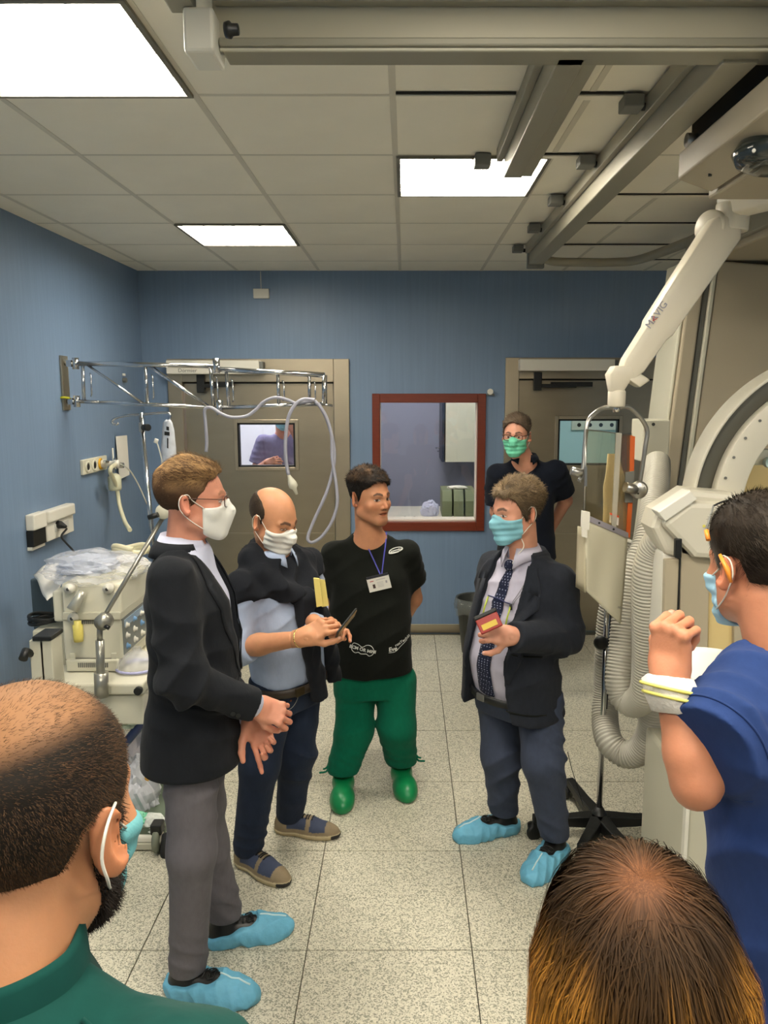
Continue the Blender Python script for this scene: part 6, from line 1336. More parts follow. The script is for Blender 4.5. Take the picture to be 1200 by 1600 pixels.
# lanyard and badge
fw = RCt[:, 1]; kn_ = pelC + RCt @ np.array([.0, .3, LT - .215]); M_lan = mat('lanyard_blue', srgb(70, 70, 160), .6)
kx = W(597, 905, 3.62); kz = np.array([kx[0], 3.4, kx[2]]); L1 = W(563, 830, 3.70); L2 = W(606, 836, 3.70)
for s, e, nm in ((L1, (-.012, -.0), 0), (L2, (.012, 0), 0)): strip(t, M_lan, fTS, [s, s * .5 + kx * .5, kx], fw, .006, .003, .0015, 'lanyard')
b1, b2 = W(581, 918, 3.62), W(612, 915, 3.62)
for e in (b1 + [.012, 0, 0], b2 - [.012, 0, 0]): strip(t, M_lan, fTS, [kx, kx * .5 + e * .5, e], fw, .005, .004, .0015, 'lanyard')
bd = thing('badge_holder', 'white identity badge hanging from the blue lanyard on black T-shirt', 'badge', W(598, 932, 3.6))
cen = drape(fTS, [W(598, 932, 3.4)], fw, .008)[0]; rt = nrm(W(615, 917, 3.6) - W(581, 925, 3.6)); upv = nrm(np.cross(rt, -fw)); upv = upv if upv[2] > 0 else -upv
bw, bh = .108, .066
MB().obox(cen + upv * (bh / 2 + .004), rt, upv, fw, (bw * .98, .012, .004)).build('clip_strip', mat('clip_dark', srgb(46, 46, 52), .3), bd); MB().obox(cen, rt, upv, fw, (bw, bh, .0025)).build('card', mat('badge_white', srgb(214, 210, 200), .4), bd)
def bq(x, y, w_, h_, m, nm): MB().obox(cen + rt * x + upv * y + fw * .0018, rt, upv, fw, (w_, h_, .0008)).build(nm, m, bd)
bq(-.026, -.008, .012, .020, mat('photo_dark', srgb(60, 44, 38), .6), 'photo'); bq(-.032, .018, .018, .004, mat('print_red', srgb(170, 80, 80), .6), 'print'); bq(.012, .020, .045, .0022, mat('print_grey', srgb(150, 146, 150), .6), 'print')
for k in range(4): bq(.006, .006 - .007 * k, .03, .0014, mat('print_grey', srgb(150, 146, 150), .6), 'print')
bq(.036, .002, .008, .012, mat('print_grey', srgb(150, 146, 150), .6), 'print'); 
# prints on the shirt
M_pr = mat('print_white', srgb(216, 216, 208), .6)
def front(px, py): return W(px, py, 3.62)
def loop(pts, w_=.003, closed=True):
    P = spline(pts + ([pts[0]] if closed else []), 5); P = drape(fTS, [p - fw * 0 + fw * .12 for p in P], fw, .003); MB().tube(list(P), w_, 6).build('print_outline', M_pr, t)
c = front(622, 867); loop([c + rt * (.034 * math.cos(a)) + upv * (.0095 * math.sin(a)) for a in np.linspace(0, 5.9, 14)], .0022); loop([c + rt * (.033 * math.cos(a) - .004) + upv * (.008 * math.sin(a) - .004) for a in np.linspace(2.6, 5.2, 8)], .0022, False)
decal_text(t, 'evacomedical', .0105, c + rt * .002 - upv * .0005, rt, upv, fTS, fw, M_pr, .0004)
r2 = nrm(front(583, 1020) - front(551, 1013)); u2 = nrm(np.cross(-fw, r2)); u2 = u2 if u2[2] > 0 else -u2
c = front(567, 1016); decal_text(t, 'ECM OR MINI', .0215, c, r2, u2, fTS, fw, M_pr, .0008)
loop([front(x, y) for x, y in ((550, 1010), (553, 1006), (560, 1008), (566, 1012), (573, 1009), (580, 1010), (584, 1016), (583, 1023), (577, 1026), (572, 1022), (564, 1022), (560, 1020), (555, 1021), (550, 1017))], .0014)
r3 = nrm(front(640, 1004) - front(608, 1017)); u3 = nrm(np.cross(-fw, r3)); u3 = u3 if u3[2] > 0 else -u3
decal_text(t, 'Eve', .030, front(615, 1018), RCt[:, 0] * -1 if 0 else nrm(rt * [1, 1, .2]), Z, fTS, fw, M_pr, .0008); decal_text(t, 'ronTechSI', .020, front(631, 1008), r3, u3, fTS, fw, M_pr, .0006)
loop([front(608, 1023), front(619, 1022), front(628, 1015), front(639, 1008)], .0010, False)

# ---------------------------------------------------------------- D: man in dark jacket and tie
fD = nrm([-.72, -.69, 0]); RD = frame(fD); t = thing('person', 'grey-haired man in dark jacket, patterned tie and blue mask, facing left', 'person', (.52, 3.18, 0))
HD = Head(W(807, 801, 3.20), nrm([-.88, -.46, -.10]), sc_=1.05)
nkD = W(818, 862, 3.22); pelD = W(806, 1070, 3.25); RDt = frame(fD, nkD - pelD); LT = np.linalg.norm(nkD - pelD); fw = RDt[:, 1]
Dp = lambda x, y, z: pelD + RDt @ np.array([x, y, z])
shR = Dp(.165, .0, LT - .10); shL = Dp(-.180, -.0, LT - .09); elL = W(884, 995, 3.08); wrL = W(803, 994, 2.90); elR = Dp(.20, -.06, .16); wrR = Dp(.20, -.02, -.04)
sr = [(-.04, 0, .02, .168, .130), (.04, 0, .035, .175, .150), (.14, 0, .05, .182, .165), (.26, 0, .035, .18, .15), (LT - .15, 0, .01, .175, .12), (LT - .05, 0, 0, .13, .08), (LT, 0, 0, .07, .062)]
M_shD = cm('lilac_shirt', srgb(184, 180, 196), var=.02, bump=.45); M_jD = cm('dark_jacket', srgb(36, 39, 46), var=.1, bump=.45)
fSD = lambda p: sd_loft(p, sr, pelD, RDt, 2.25) - fold((p - pelD.astype(f32)) @ RDt.astype(f32), 42, (.25, 0, 1), .005, 51)
lo, hi = bounds([pelD, nkD], .22); sdf_obj('shirt', fSD, lo, hi, .007, M_shD, t)
def fJD(p, cut=True):
    q = (p - pelD.astype(f32)) @ RDt.astype(f32)
    jr_ = [(-.085, -.0, .015, .238, .190), (-.05, 0, .02, .230, .185), (.08, 0, .04, .212, .182)] + [(z, a, b, c + .022, e + .02) for z, a, b, c, e in sr[2:]]
    d = sd_loft(p, jr_, pelD, RDt, 2.3); d = smin(d, sleeve(p, [shL, elL, wrL], [.074, .070, .054], wrL, wrL - elL, seed=53, famp=.013, freq=48), .05); d = smin(d, sleeve(p, [shR, elR, wrR], [.070, .062, .05], seed=54), .05)
    d = d + .005 * wav(q, (8, 8, 5), seed=55) - fold(q, 24, (.9, 0, .7), .005, 56)
    if cut:
        c = np.interp(q[:, 2], [-.2, 0., .2, LT - .1, LT + .05], [.0, .01, .012, .0, .0]).astype(f32); w_ = np.interp(q[:, 2], [-.2, -.12, 0., .15, .3, LT - .05, LT + .05], [.165, .14, .115, .105, .10, .085, .09]).astype(f32)
        d = smax(d, -np.maximum(np.abs(q[:, 0] - c) - w_, .0 - q[:, 1]), .006)
        pk = np.maximum(np.abs(q[:, 2] + .03) - .003, np.abs(q[:, 0] + .17) - .06)
    return d
lo, hi = bounds([shR, shL, elL, wrL, elR, wrR, pelD, nkD], .12); lo[2] = pelD[2] - .2; hi[:2] += .06; lo[:2] -= .06; sdf_obj('jacket', fJD, lo, hi, .0065, M_jD, t)
fJD0 = lambda p: fJD(p, False)
for s in (-1, 1): lapel(t, M_jD, fJD0, pelD, RDt, [(s * .108, .10), (s * .104, .22), (s * .095, LT - .12), (s * .088, LT - .03)], [(s * .125, .10), (s * .165, .25), (s * .17, LT - .14), (s * .12, LT - .03)], off=.003)
collar(t, M_shD, nkD + fw * .008, frame(fD, nrm([-.08, -.1, 1])), r0=.066, r1=.084, h=.035, gap=.30, point=.045, drop=.055)
collar(t, M_jD, nkD - [0, 0, .02] - fw * .01, frame(fD, nrm([.15, .12, 1])), r0=.084, r1=.108, h=.035, drop=.05, gap=.95, point=.0, name='jacket_collar', th=.005)
# pockets
for z, x, w_ in ((-.03, -.165, .12), (.22, -.16, .09)):
    P = drape(fJD, [Dp(x + u * w_, .34, z + .006 * u) for u in np.linspace(-.5, .5, 8)], fw, .001); MB().tube(list(P), .0035, 6).build('pocket_edge', M_blk, t)
# tie
def tie_mat():
    m = cm('tie_navy', srgb(36, 42, 62), var=.0, bump=.05); nt = m.node_tree; N = nt.nodes; L = nt.links; b = N['Principled BSDF']; tc = N.new('ShaderNodeTexCoord')
    v = N.new('ShaderNodeTexVoronoi'); v.inputs['Scale'].default_value = 95; v.inputs['Randomness'].default_value = .12; L.new(tc.outputs['Object'], v.inputs['Vector']); r = N.new('ShaderNodeValToRGB'); r.color_ramp.elements[0].color = (*srgb(150, 156, 180), 1); r.color_ramp.elements[0].position = .22; r.color_ramp.elements[1].color = (*srgb(34, 38, 58), 1); r.color_ramp.elements[1].position = .30
    L.new(v.outputs['Distance'], r.inputs[0]); L.new(r.outputs[0], b.inputs['Base Color']); return m
M_tie = tie_mat(); fK = lambda p: fSD(p)
tp = [Dp(.0, .2, LT - .055), Dp(.0, .2, LT - .12), Dp(.004, .24, LT - .22), Dp(.010, .26, .16), Dp(.014, .27, .03), Dp(.016, .27, -.005)]
G = []; 
for i, p in enumerate(spline(tp, 6)):
    s_ = i / 30; w_ = np.interp(s_, [0, .1, .75, .93, 1], [.022, .038, .078, .082, .02]); T_ = nrm(tp[-1] - tp[0]); sd = nrm(np.cross(T_, fw)); G.append(drape(fSD, [p + fw * .05 + sd * w_ * u for u in (-.5, -.25, 0, .25, .5)], fw, .006))
G = np.array(G); MB().grid(G).build('tie', M_tie, t, solid=.005)
kt = drape(fSD, [tp[0] + fw * .1], fw, .014)[0]; sdf_obj('tie_knot', lambda p: sd_ell(p, kt + [0, 0, .01], (.022, .018, .024)), kt - .04, kt + .05, .004, M_tie, t)
# hanging reading glasses, cord
M_fr = mat('glasses_navy', srgb(30, 36, 80), .3); M_lime = mat('glasses_lime', srgb(176, 190, 70), .35); a = drape(fSD, [Dp(.062, .34, LT - .180)], fw, .012)[0]; b = drape(fSD, [Dp(-.062, .34, LT - .185)], fw, .012)[0]
gl = thing('reading_glasses', 'navy and lime reading glasses hanging on the man\'s chest', 'glasses', (a + b) / 2)
MB().tube(drape(fSD, spline([a + fw * .1, (a + b) / 2 + fw * .1 + [0, 0, .004], b + fw * .1], 6), fw, .013), .0030, 8).build('frame_bar', M_fr, gl)
for p, (qx, qz) in ((a + [0, 0, -.004], (.066, LT - .27)), (b + [0, 0, -.004], (-.060, LT - .305))): q = drape(fSD, [Dp(qx, .34, qz)], fw, .010)[0]; MB().tube([p, (p + q) / 2 + fw * .004, q], .0036, 8).build('temple', M_lime, gl)
MB().tube([b + [0, 0, .0], b + [.001, 0, -.024]], .006, 8).build('cord_grip', M_black, gl)
for o_ in (0, .012):
    P = drape(fSD, spline([Dp(-.062 - o_ * .3, .34, LT - .19), Dp(-.075 - o_, .34, LT - .14), Dp(-.088 - o_, .3, LT - .09), Dp(-.09, .25, LT - .05)], 6), fw, .004); MB().tube(list(P), .0012, 5).build('cord', M_greyp, gl)
# belt and trousers
P = [Dp(.184 * math.sin(a_), .03 + .165 * math.cos(a_), -.012) for a_ in np.linspace(-1.6, 1.6, 31)]; MB().grid([[p + [0, 0, .016], p, p - [0, 0, .016]] for p in P]).build('belt', M_black, t, solid=.006); MB().obox(Dp(.03, .197, -.012), RDt[:, 0], fw, Z, (.04, .01, .03)).build('buckle', M_satin, t, .002)
oR, RR = foot_frame((804, 1296), (716, 1313)); oL, RL = foot_frame((874, 1330), (828, 1384)); M_trD = cm('slate_trousers', srgb(60, 67, 84), bump=.45)
hpR, hpL = W(782, 1085, 3.32), W(842, 1085, 3.18); knR, knL = W(782, 1180, 3.28), W(848, 1190, 3.08); anR, anL = oR + [0, 0, .11] - RR[:, 1] * .03, oL + [0, 0, .11] - RL[:, 1] * .03
trousers(t, 'trousers', M_trD, pelD, RD, [hpR, hpL], [knR, knL], [anR, anL], [.104, .082, .062], pelD[2] + .0, (.10, .10), 61, .008, rings=[(-.12, 0, .0, .18, .13), (0, 0, .025, .178, .14), (.08, 0, .03, .172, .14)])
shoe_cover(t, oR, RR, 5); shoe_cover(t, oL, RL, 6)
d1_ = wrL - elL
hD = [handR(wrL + nrm(d1_) * .012, (-.93, .12, .12), (.0, -.9, .35), [(55, 50, 20), (58, 52, 20), (60, 55, 25), (62, 55, 25)], True, 1.0, thumb=((.8, .5, -.45), (.45, .8, -.5), (.1, .9, -.4))) + (1,), handR(wrR, (0, -.2, -1), (-.8, -.5, 0), [(25, 35, 20)] * 4) + (0,)]
body(t, HD, face_col(HD, SK_D, srgb(60, 50, 42), stub=.1, closed=.3), ([HD.w((0, -.02, -.05)), nkD - RDt[:, 2] * .04], [.060, .066]), ([(z, 0, .01, .14, .11) for z in (0, .3)] + [(LT - .08, 0, 0, .12, .07), (LT, 0, 0, .062, .055)], pelD, RDt), [([shR, elR, wrR], [.045, .038, .028]), ([shL, elL, wrL, wrL + nrm(d1_) * .02], [.045, .038, .030, .028]), ([hpR, knR, anR], [.07, .05, .04]), ([hpL, knL, anL], [.07, .05, .04])], hD, SK_D)
hair(t, HD, srgb(70, 60, 48), srgb(160, 146, 122), lambda q, phi: .007 + .009 * np.clip((q[:, 2] - .03) / .06, 0, 1) + .003 * np.clip((q[:, 1] - .04) / .04, 0, 1), [(0, .082), (.4, .078), (.62, .078), (.8, .066), (1.0, .03), (1.15, .0), (1.35, -.02), (1.5, .0), (1.65, .025), (1.95, .02), (2.1, -.04), (2.5, -.08), (3.14, -.085)], seed=9, noise=.005, nfreq=75, n=7500, L=.020, w=.0019, comb=lambda q: np.stack([.6 * np.sin(q[:, 1] * 120), -.8 + .5 * np.sin(q[:, 0] * 110), -.5 + .8 * np.sin(q[:, 2] * 130 + q[:, 1] * 60)], 1), lift=.35, jit=.35,
     colf=lambda q, x: mixc(srgb(56, 46, 34), srgb(150, 126, 94), np.clip(.15 + (q[:, 2] - .0) / .14, .05, 1) * (.1 + .9 * x)))
mask(t, HD, M_maskb, 'pleat', 9, side=.020)
MB().tube(spline([HD.w((.066 * -1, .03, -.09)), HD.w((-.062, .02, -.125)), HD.w((-.045, .05, -.165)), HD.w((-.03, .06, -.20)), HD.w((-.028, .06, -.215))], 5), .0022, 6).build('loose_loop', M_white, t)
ho = thing('phone', 'phone in a red and black case held by the man with the tie', 'phone', W(768, 975, 2.9))
a, b = W(748, 984, 2.86), W(779, 968, 2.88); dd = nrm(W(776, 962, 2.86) - W(745, 976, 2.86)); nn = nrm(np.array([-.35, -.9, .45])); uu = nrm(np.cross(nn, dd)); uu = uu if uu[2] > 0 else -uu; cc = W(764, 973, 2.85)
MB().obox(cc, dd, uu, np.cross(dd, uu), (.088, .062, .012)).build('case', mat('case_red', srgb(150, 48, 40), .4), ho, .004); MB().obox(cc + uu * .034, dd, uu, np.cross(dd, uu), (.092, .016, .022)).build('case_edge', M_black, ho, .004); MB().obox(cc - uu * .010 + nn * .0078, dd, uu, nn, (.060, .022, .001)).build('sticker', mat('case_yellow', srgb(200, 170, 60), .5), ho)

# ---------------------------------------------------------------- E: man in navy polo by the right door
fE = nrm([-.10, -1, 0]); RE = frame(fE); t = thing('person', 'tall man in navy polo shirt, glasses and green mask standing at the right door', 'person', (.83, 5.05, 0))
HE = Head(W(807, 682, 4.95), nrm([-.34, -.93, -.06]), sc_=1.04); nkE = W(820, 716, 5.02); pelE = np.array([nkE[0] + .03, 5.06, 1.02]); RE_ = frame(fE, nkE - pelE); LT = np.linalg.norm(nkE - pelE)
shR = nkE + RE_ @ np.array([.175, 0, -.10]); shL = nkE + RE_ @ np.array([-.195, 0, -.09]); elR = W(776, 800, 5.12); wrR = W(800, 850, 5.24); elL = W(884, 782, 5.14); wrL = W(856, 835, 5.25)
M_polo = cm('navy_polo', srgb(20, 24, 34), bump=.45)
jr = [(-.10, 0, 0, .19, .14), (.05, 0, 0, .18, .135), (.25, 0, .01, .18, .14), (LT - .22, 0, .01, .19, .13), (LT - .12, 0, 0, .185, .105), (LT - .045, 0, -.005, .13, .08), (LT - .01, 0, -.008, .08, .065)]
def fPO(p):
    d = sd_loft(p, jr, pelE, RE_, 2.3)
    for sh, el, sd in ((shR, elR, 71), (shL, elL, 72)):
        c = sh + (el - sh) * .72; d = smin(d, sleeve(p, [sh, c], [.074, .080], c, el - sh, seed=sd, famp=.006), .05)
    q = (p - pelE.astype(f32)) @ RE_.astype(f32); d = smax(d, -np.maximum(np.abs(q[:, 0]) - np.interp(q[:, 2], [LT - .13, LT], [.0, .06]).astype(f32), -q[:, 1]), .005)
    return d - fold(q, 26, (.7, 0, 1), .005, 73)
lo, hi = bounds([shR, shL, elR, elL, nkE], .16); lo[2] = pelE[2] - .12; sdf_obj('polo_shirt', fPO, lo, hi, .009, M_polo, t)
collar(t, M_polo, nkE + [0, -.01, 0], frame(fE, nrm([0, -.12, 1])), r0=.070, r1=.090, h=.035, gap=.5, point=.04)
fw = RE_[:, 1]
for z in (.12, .155): p = drape(fPO, [pelE + RE_ @ np.array([-.012, .3, LT - z])], fw, .002)[0]; MB().cyl(p, p + fw * .003, .006, 10).build('button', M_white, t)
lc = drape(fPO, [pelE + RE_ @ np.array([.09, .3, LT - .165])], fw, .003)[0]; rr_ = RE_[:, 0]
for s in (-1, 1):   # small white crest: two seated back-to-back wedges with heads
    MB().prism([lc + rr_ * s * .002 + Z * -.010, lc + rr_ * s * .020 + Z * -.010, lc + rr_ * s * .006 + Z * .012], fw * .0015).build('emblem', M_white, t); MB().cyl(lc + rr_ * s * .006 + Z * .014, lc + rr_ * s * .006 + Z * .014 + fw * .0015, .004, 10).build('emblem', M_white, t)
hpR, hpL = pelE + [-.09, 0, -.06], pelE + [.09, 0, -.06]; anR, anL = np.array([hpR[0], 5.08, .10]), np.array([hpL[0], 5.08, .10]); knR, knL = (hpR + anR) / 2, (hpL + anL) / 2
trousers(t, 'trousers', M_navy, pelE, RE, [hpR, hpL], [knR, knL], [anR, anL], [.10, .08, .07], pelE[2] + .1, (.08, .08), 81, .006)
for an in (anR, anL): o = np.array([an[0], an[1] - .03, 0]); sneaker(t, o, RE, 1)
hE = [handR(wrR, (.6, .4, -.6), (-.3, -.2, .9), [(20, 30, 20)] * 4) + (0,), handR(wrL, (-.7, .4, -.5), (.3, .2, .9), [(20, 30, 20)] * 4, True) + (1,)]
body(t, HE, face_col(HE, SK_D, srgb(60, 46, 36)), ([HE.w((0, -.02, -.05)), nkE - RE_[:, 2] * .04], [.060, .068]), ([(z, 0, 0, .15, .09) for z in (0, .3)] + [(LT - .11, 0, 0, .15, .085), (LT - .05, 0, 0, .12, .07), (LT, 0, 0, .065, .06)], pelE, RE_), [([shR, elR, wrR], [.05, .045, .032]), ([shL, elL, wrL], [.05, .045, .032]), ([hpR, knR, anR], [.07, .05, .04]), ([hpL, knL, anL], [.07, .05, .04])], hE, SK_D, hh=.004, hb=.004)
hair(t, HE, srgb(60, 50, 42), srgb(130, 112, 92), lambda q, phi: .005 + .010 * np.clip((q[:, 2] - .04) / .05, 0, 1), seed=10, noise=.002, n=2500, L=.016, w=.003, comb=(1, -.3, .1))
mask(t, HE, M_maskg, 'pleat', 4, side=.024); glasses(t, HE, mat('glasses_brown', srgb(60, 34, 26), .3), th=.0022)

# ---------------------------------------------------------------- man seen through the left door window
fJn = nrm([.2, -1, 0]); RJ = frame(fJn); t = thing('person', 'person in lilac grey T-shirt seen through the left door window', 'person', (-1.2, 7.3, 0))
c0 = W(441, 652, 7.25); HJ = Head(c0, nrm([.3, -1, -.05])); nkJ = c0 + [0, .03, -.15]; pelJ = np.array([nkJ[0], 7.3, .92]); RJ_ = frame(fJn, nkJ - pelJ); LT = np.linalg.norm(nkJ - pelJ)
shR = nkJ + RJ_ @ np.array([.18, 0, -.08]); shL = nkJ + RJ_ @ np.array([-.18, 0, -.08]); elR = shR + [-.08, -.02, -.26]; wrR = W(416, 724, 7.05); elL = shL + [.06, -.02, -.26]; wrL = W(458, 672, 7.0)
M_lil = cm('lilac_tshirt', srgb(134, 126, 158), bump=.45); jr = [(-.02, 0, 0, .2, .14), (.25, 0, 0, .19, .14), (LT - .2, 0, 0, .2, .13), (LT - .1, 0, 0, .18, .105), (LT - .03, 0, 0, .12, .08), (LT, 0, 0, .08, .065)]
def fLJ(p):
    d = sd_loft(p, jr, pelJ, RJ_, 2.3)
    for sh, el in ((shR, elR), (shL, elL)): c = sh + (el - sh) * .75; d = smin(d, sleeve(p, [sh, c], [.075, .082], c, el - sh, seed=91), .05)
    return d - fold(p, 26, (.7, 0, 1), .007, 93)
lo, hi = bounds([shR, shL, elR, elL, nkJ], .15); lo[2] = .9; sdf_obj('tshirt', fLJ, lo, hi, .011, M_lil, t)
hpR, hpL = pelJ + [-.09, 0, -.06], pelJ + [.09, 0, -.06]; anR, anL = np.array([hpR[0], 7.3, .10]), np.array([hpL[0], 7.3, .10])
trousers(t, 'trousers', M_grey, pelJ, RJ, [hpR, hpL], [(hpR + anR) / 2, (hpL + anL) / 2], [anR, anL], [.10, .08, .07], .98, (.08, .08), 82, .006)
for an in (anR, anL): clog(t, np.array([an[0], an[1] - .03, 0]), RJ, 1)
hJ = [handR(wrR, (.9, -.1, .3), (0, -.9, .3), [(40, 50, 30)] * 4) + (0,), handR(wrL, (-.1, -.1, 1), (.2, -.9, .0), [(40, 50, 30)] * 4, True) + (1,)]
body(t, HJ, face_col(HJ, SK_A, srgb(60, 46, 36)), ([HJ.w((0, -.02, -.05)), nkJ - RJ_[:, 2] * .04], [.06, .068]), ([(z, 0, 0, .15, .09) for z in (0, .3)] + [(LT - .1, 0, 0, .14, .08), (LT, 0, 0, .065, .06)], pelJ, RJ_), [([shR, elR, wrR], [.05, .045, .032]), ([shL, elL, wrL], [.05, .045, .032]), ([hpR, (hpR + anR) / 2, anR], [.07, .05, .04]), ([hpL, (hpL + anL) / 2, anL], [.07, .05, .04])], hJ, SK_A, hh=.005, hb=.005)
mask(t, HJ, M_maskb, 'pleat', 4); hair(t, HJ, srgb(40, 32, 26), srgb(80, 66, 50), lambda q, phi: .012 + 0 * phi, seed=10, n=0, h=.006)
# ---------------------------------------------------------------- F: balding bearded man in dark green, foreground left
fF = nrm([.2, .98, 0]); RF = frame(fF); t = thing('person', 'bearded man with thinning cropped hair and dark green scrubs, lower left foreground', 'person', (-.42, .68, 0))
zF = .80; HF = Head(W(56, 1290, .74), nrm([.15, .985, -.12]), (0, 0, 1), 1.13)
nkF = HF.w((.01, -.060, -.118)); pelF = np.array([nkF[0] - .02, nkF[1] - .01, nkF[2] - .56]); RF_ = frame(fF, nkF - pelF); LT = np.linalg.norm(nkF - pelF)
shR = nkF + RF_ @ np.array([.19, -.01, -.065]); shL = nkF + RF_ @ np.array([-.185, -.01, -.09]); elR = shR + RF_ @ np.array([.05, 0, -.28]); wrR = elR + RF_ @ np.array([-.08, .2, -.1]); elL = shL + RF_ @ np.array([-.05, 0, -.28]); wrL = elL + RF_ @ np.array([.08, .2, -.1])
M_dg = cm('dark_green_scrub', srgb(14, 62, 56), bump=.2, var=.05)
jr = [(-.10, 0, 0, .20, .15), (.1, 0, 0, .19, .15), (.28, 0, .01, .195, .15), (LT - .16, 0, .005, .20, .13), (LT - .07, 0, 0, .20, .11), (LT - .02, 0, 0, .15, .09), (LT + .02, 0, 0, .08, .068)]
def fGF(p):
    d = sd_loft(p, jr, pelF, RF_, 2.3)
    for sh, el, sd in ((shR, elR, 101), (shL, elL, 102)): c = sh + (el - sh) * .8; d = smin(d, sleeve(p, [sh, c], [.078, .088], c, el - sh, seed=sd, famp=.009), .05)
    q = (p - pelF.astype(f32)) @ RF_.astype(f32); return d - fold(q, 34, (.9, .3, .7), .007, 103, .9) - .005 * wav(q, (14, 14, 14), seed=104)
lo, hi = bounds([shR, shL, elR, elL, nkF], .15); lo[2] = pelF[2] - .12; sdf_obj('scrub_top', fGF, lo, hi, .006, M_dg, t)
oc = nkF + RF_[:, 1] * .012 - RF_[:, 0] * .010; G = []
for i in range(61):
    a = .35 + (2 * math.pi - .7) * i / 60; ca, sa = math.cos(a), math.sin(a); w_ = 1 + .02 * math.sin(a * 5); G.append([oc + RF_ @ (np.array([sa * r * w_, ca * r * 1.02, z])) for r, z in ((.066, .0), (.067, .046), (.071, .052), (.075, .046), (.079, .0), (.092, -.03))])
MB().grid(G).build('stand_collar', M_dg, t, solid=.003)
for s in (-1, 1):
    P = [nkF + RF_ @ np.array([s * (.09 + .11 * u), -.02 - .015 * u, .25]) for u in np.linspace(0, 1, 12)]; P = drape(fGF, P, Z, .002); MB().tube(list(P), .0025, 6).build('seam', M_dg, t)
hpR, hpL = pelF + RF_ @ np.array([.09, 0, -.06]), pelF + RF_ @ np.array([-.09, 0, -.06]); anR, anL = np.array([hpR[0], hpR[1], .10]), np.array([hpL[0], hpL[1], .10])
trousers(t, 'scrub_trousers', M_dg, pelF, RF, [hpR, hpL], [(hpR + anR) / 2, (hpL + anL) / 2], [anR, anL], [.10, .085, .08], pelF[2] + .06, (.08, .08), 83, .006)
for an in (anR, anL): clog(t, np.array([an[0], an[1], 0]) + RF[:, 1] * .02, RF, 1)
SK_F = srgb(190, 134, 96)
hFh = [handR(wrR, RF_[:, 1] * .9 - Z * .3, Z, [(30, 35, 20)] * 4) + (0,), handR(wrL, RF_[:, 1] * .9 - Z * .3, Z, [(30, 35, 20)] * 4, True) + (1,)]
body(t, HF, face_col(HF, SK_F, srgb(30, 22, 16), stub=.5), ([HF.w((0, -.03, -.05)), nkF - RF_[:, 2] * .03], [.064, .066]), ([(z, 0, 0, .14, .09) for z in (0, .3)] + [(LT - .09, 0, 0, .13, .07), (LT, 0, 0, .065, .06)], pelF, RF_), [([shR, elR, wrR], [.05, .042, .03]), ([shL, elL, wrL], [.05, .042, .03]), ([hpR, (hpR + anR) / 2, anR], [.07, .05, .04]), ([hpL, (hpL + anL) / 2, anL], [.07, .05, .04])], hFh, SK_F, hh=.0026, hb=.004)
def dens(q):   # 0 at the bare crown, 1 at the full sides
    ang = np.arctan2(q[:, 2] - .03, np.hypot(q[:, 0], .55 * (q[:, 1] + .02))); d = 1 - np.clip((ang - .62) / .62, 0, 1); return np.clip(d + .26 * np.clip((q[:, 1] - .0) / .06, 0, 1), .34, 1)
tabF = [(0, .098), (.5, .090), (.8, .07), (1.0, .05), (1.15, .03), (1.28, .0), (1.5, -.02), (1.62, .03), (2.0, .02), (2.15, -.06), (2.5, -.105), (3.14, -.125)]
hair(t, HF, srgb(22, 18, 14), srgb(70, 54, 38), lambda q, phi: .0006 + .0045 * dens(q), tabF, seed=20, noise=.0004, nfreq=150, n=0, h=.0032, colf=lambda q, x: mix2(np.tile(np.array(srgb(160, 116, 80)), (len(q), 1)) * (.92 + .16 * x[:, None]), srgb(26, 21, 16), np.clip((dens(q) - .22) / .55, 0, 1) ** .8))
# cropped hairs, thinning towards the crown
rg = np.random.default_rng(5); u = rg.normal(size=(90000, 3)); u /= np.linalg.norm(u, axis=1, keepdims=True); P = HF.o + (u * .13) @ HF.R.T; P = snap(HF.core, P, .001, 8); q = HF.q(P.astype(f32)); zl, phi = hairline(q, tabF); keep = (q[:, 2] > zl) & (rg.uniform(0, 1, len(q)) < dens(q) ** 1.1 * .95)
P, q = P[keep][:38000], q[keep][:38000]; N = grad(HF.core, P); D = np.stack([.2 + 0 * q[:, 0], .5 + 0 * q[:, 1], -.25 - .6 * (q[:, 2] < .06)], 1) @ HF.R.T; D = D - N * (D * N).sum(1, keepdims=True); D /= np.linalg.norm(D, axis=1, keepdims=True); D += N * .6
SV, SF = strands(P + N * .001 + N * (.003 * dens(q))[:, None], D, .0048, .00042, segs=1, jit=.3, seed=3, normal=N); obj('cropped_hair', fast_mesh('cropped_hair', [(SV, SF)], np.repeat(mixc(srgb(30, 22, 15), srgb(104, 76, 50), rg.uniform(0, 1, len(P)) ** 2), 4, 0)), M_hair, t, kind='stuff')
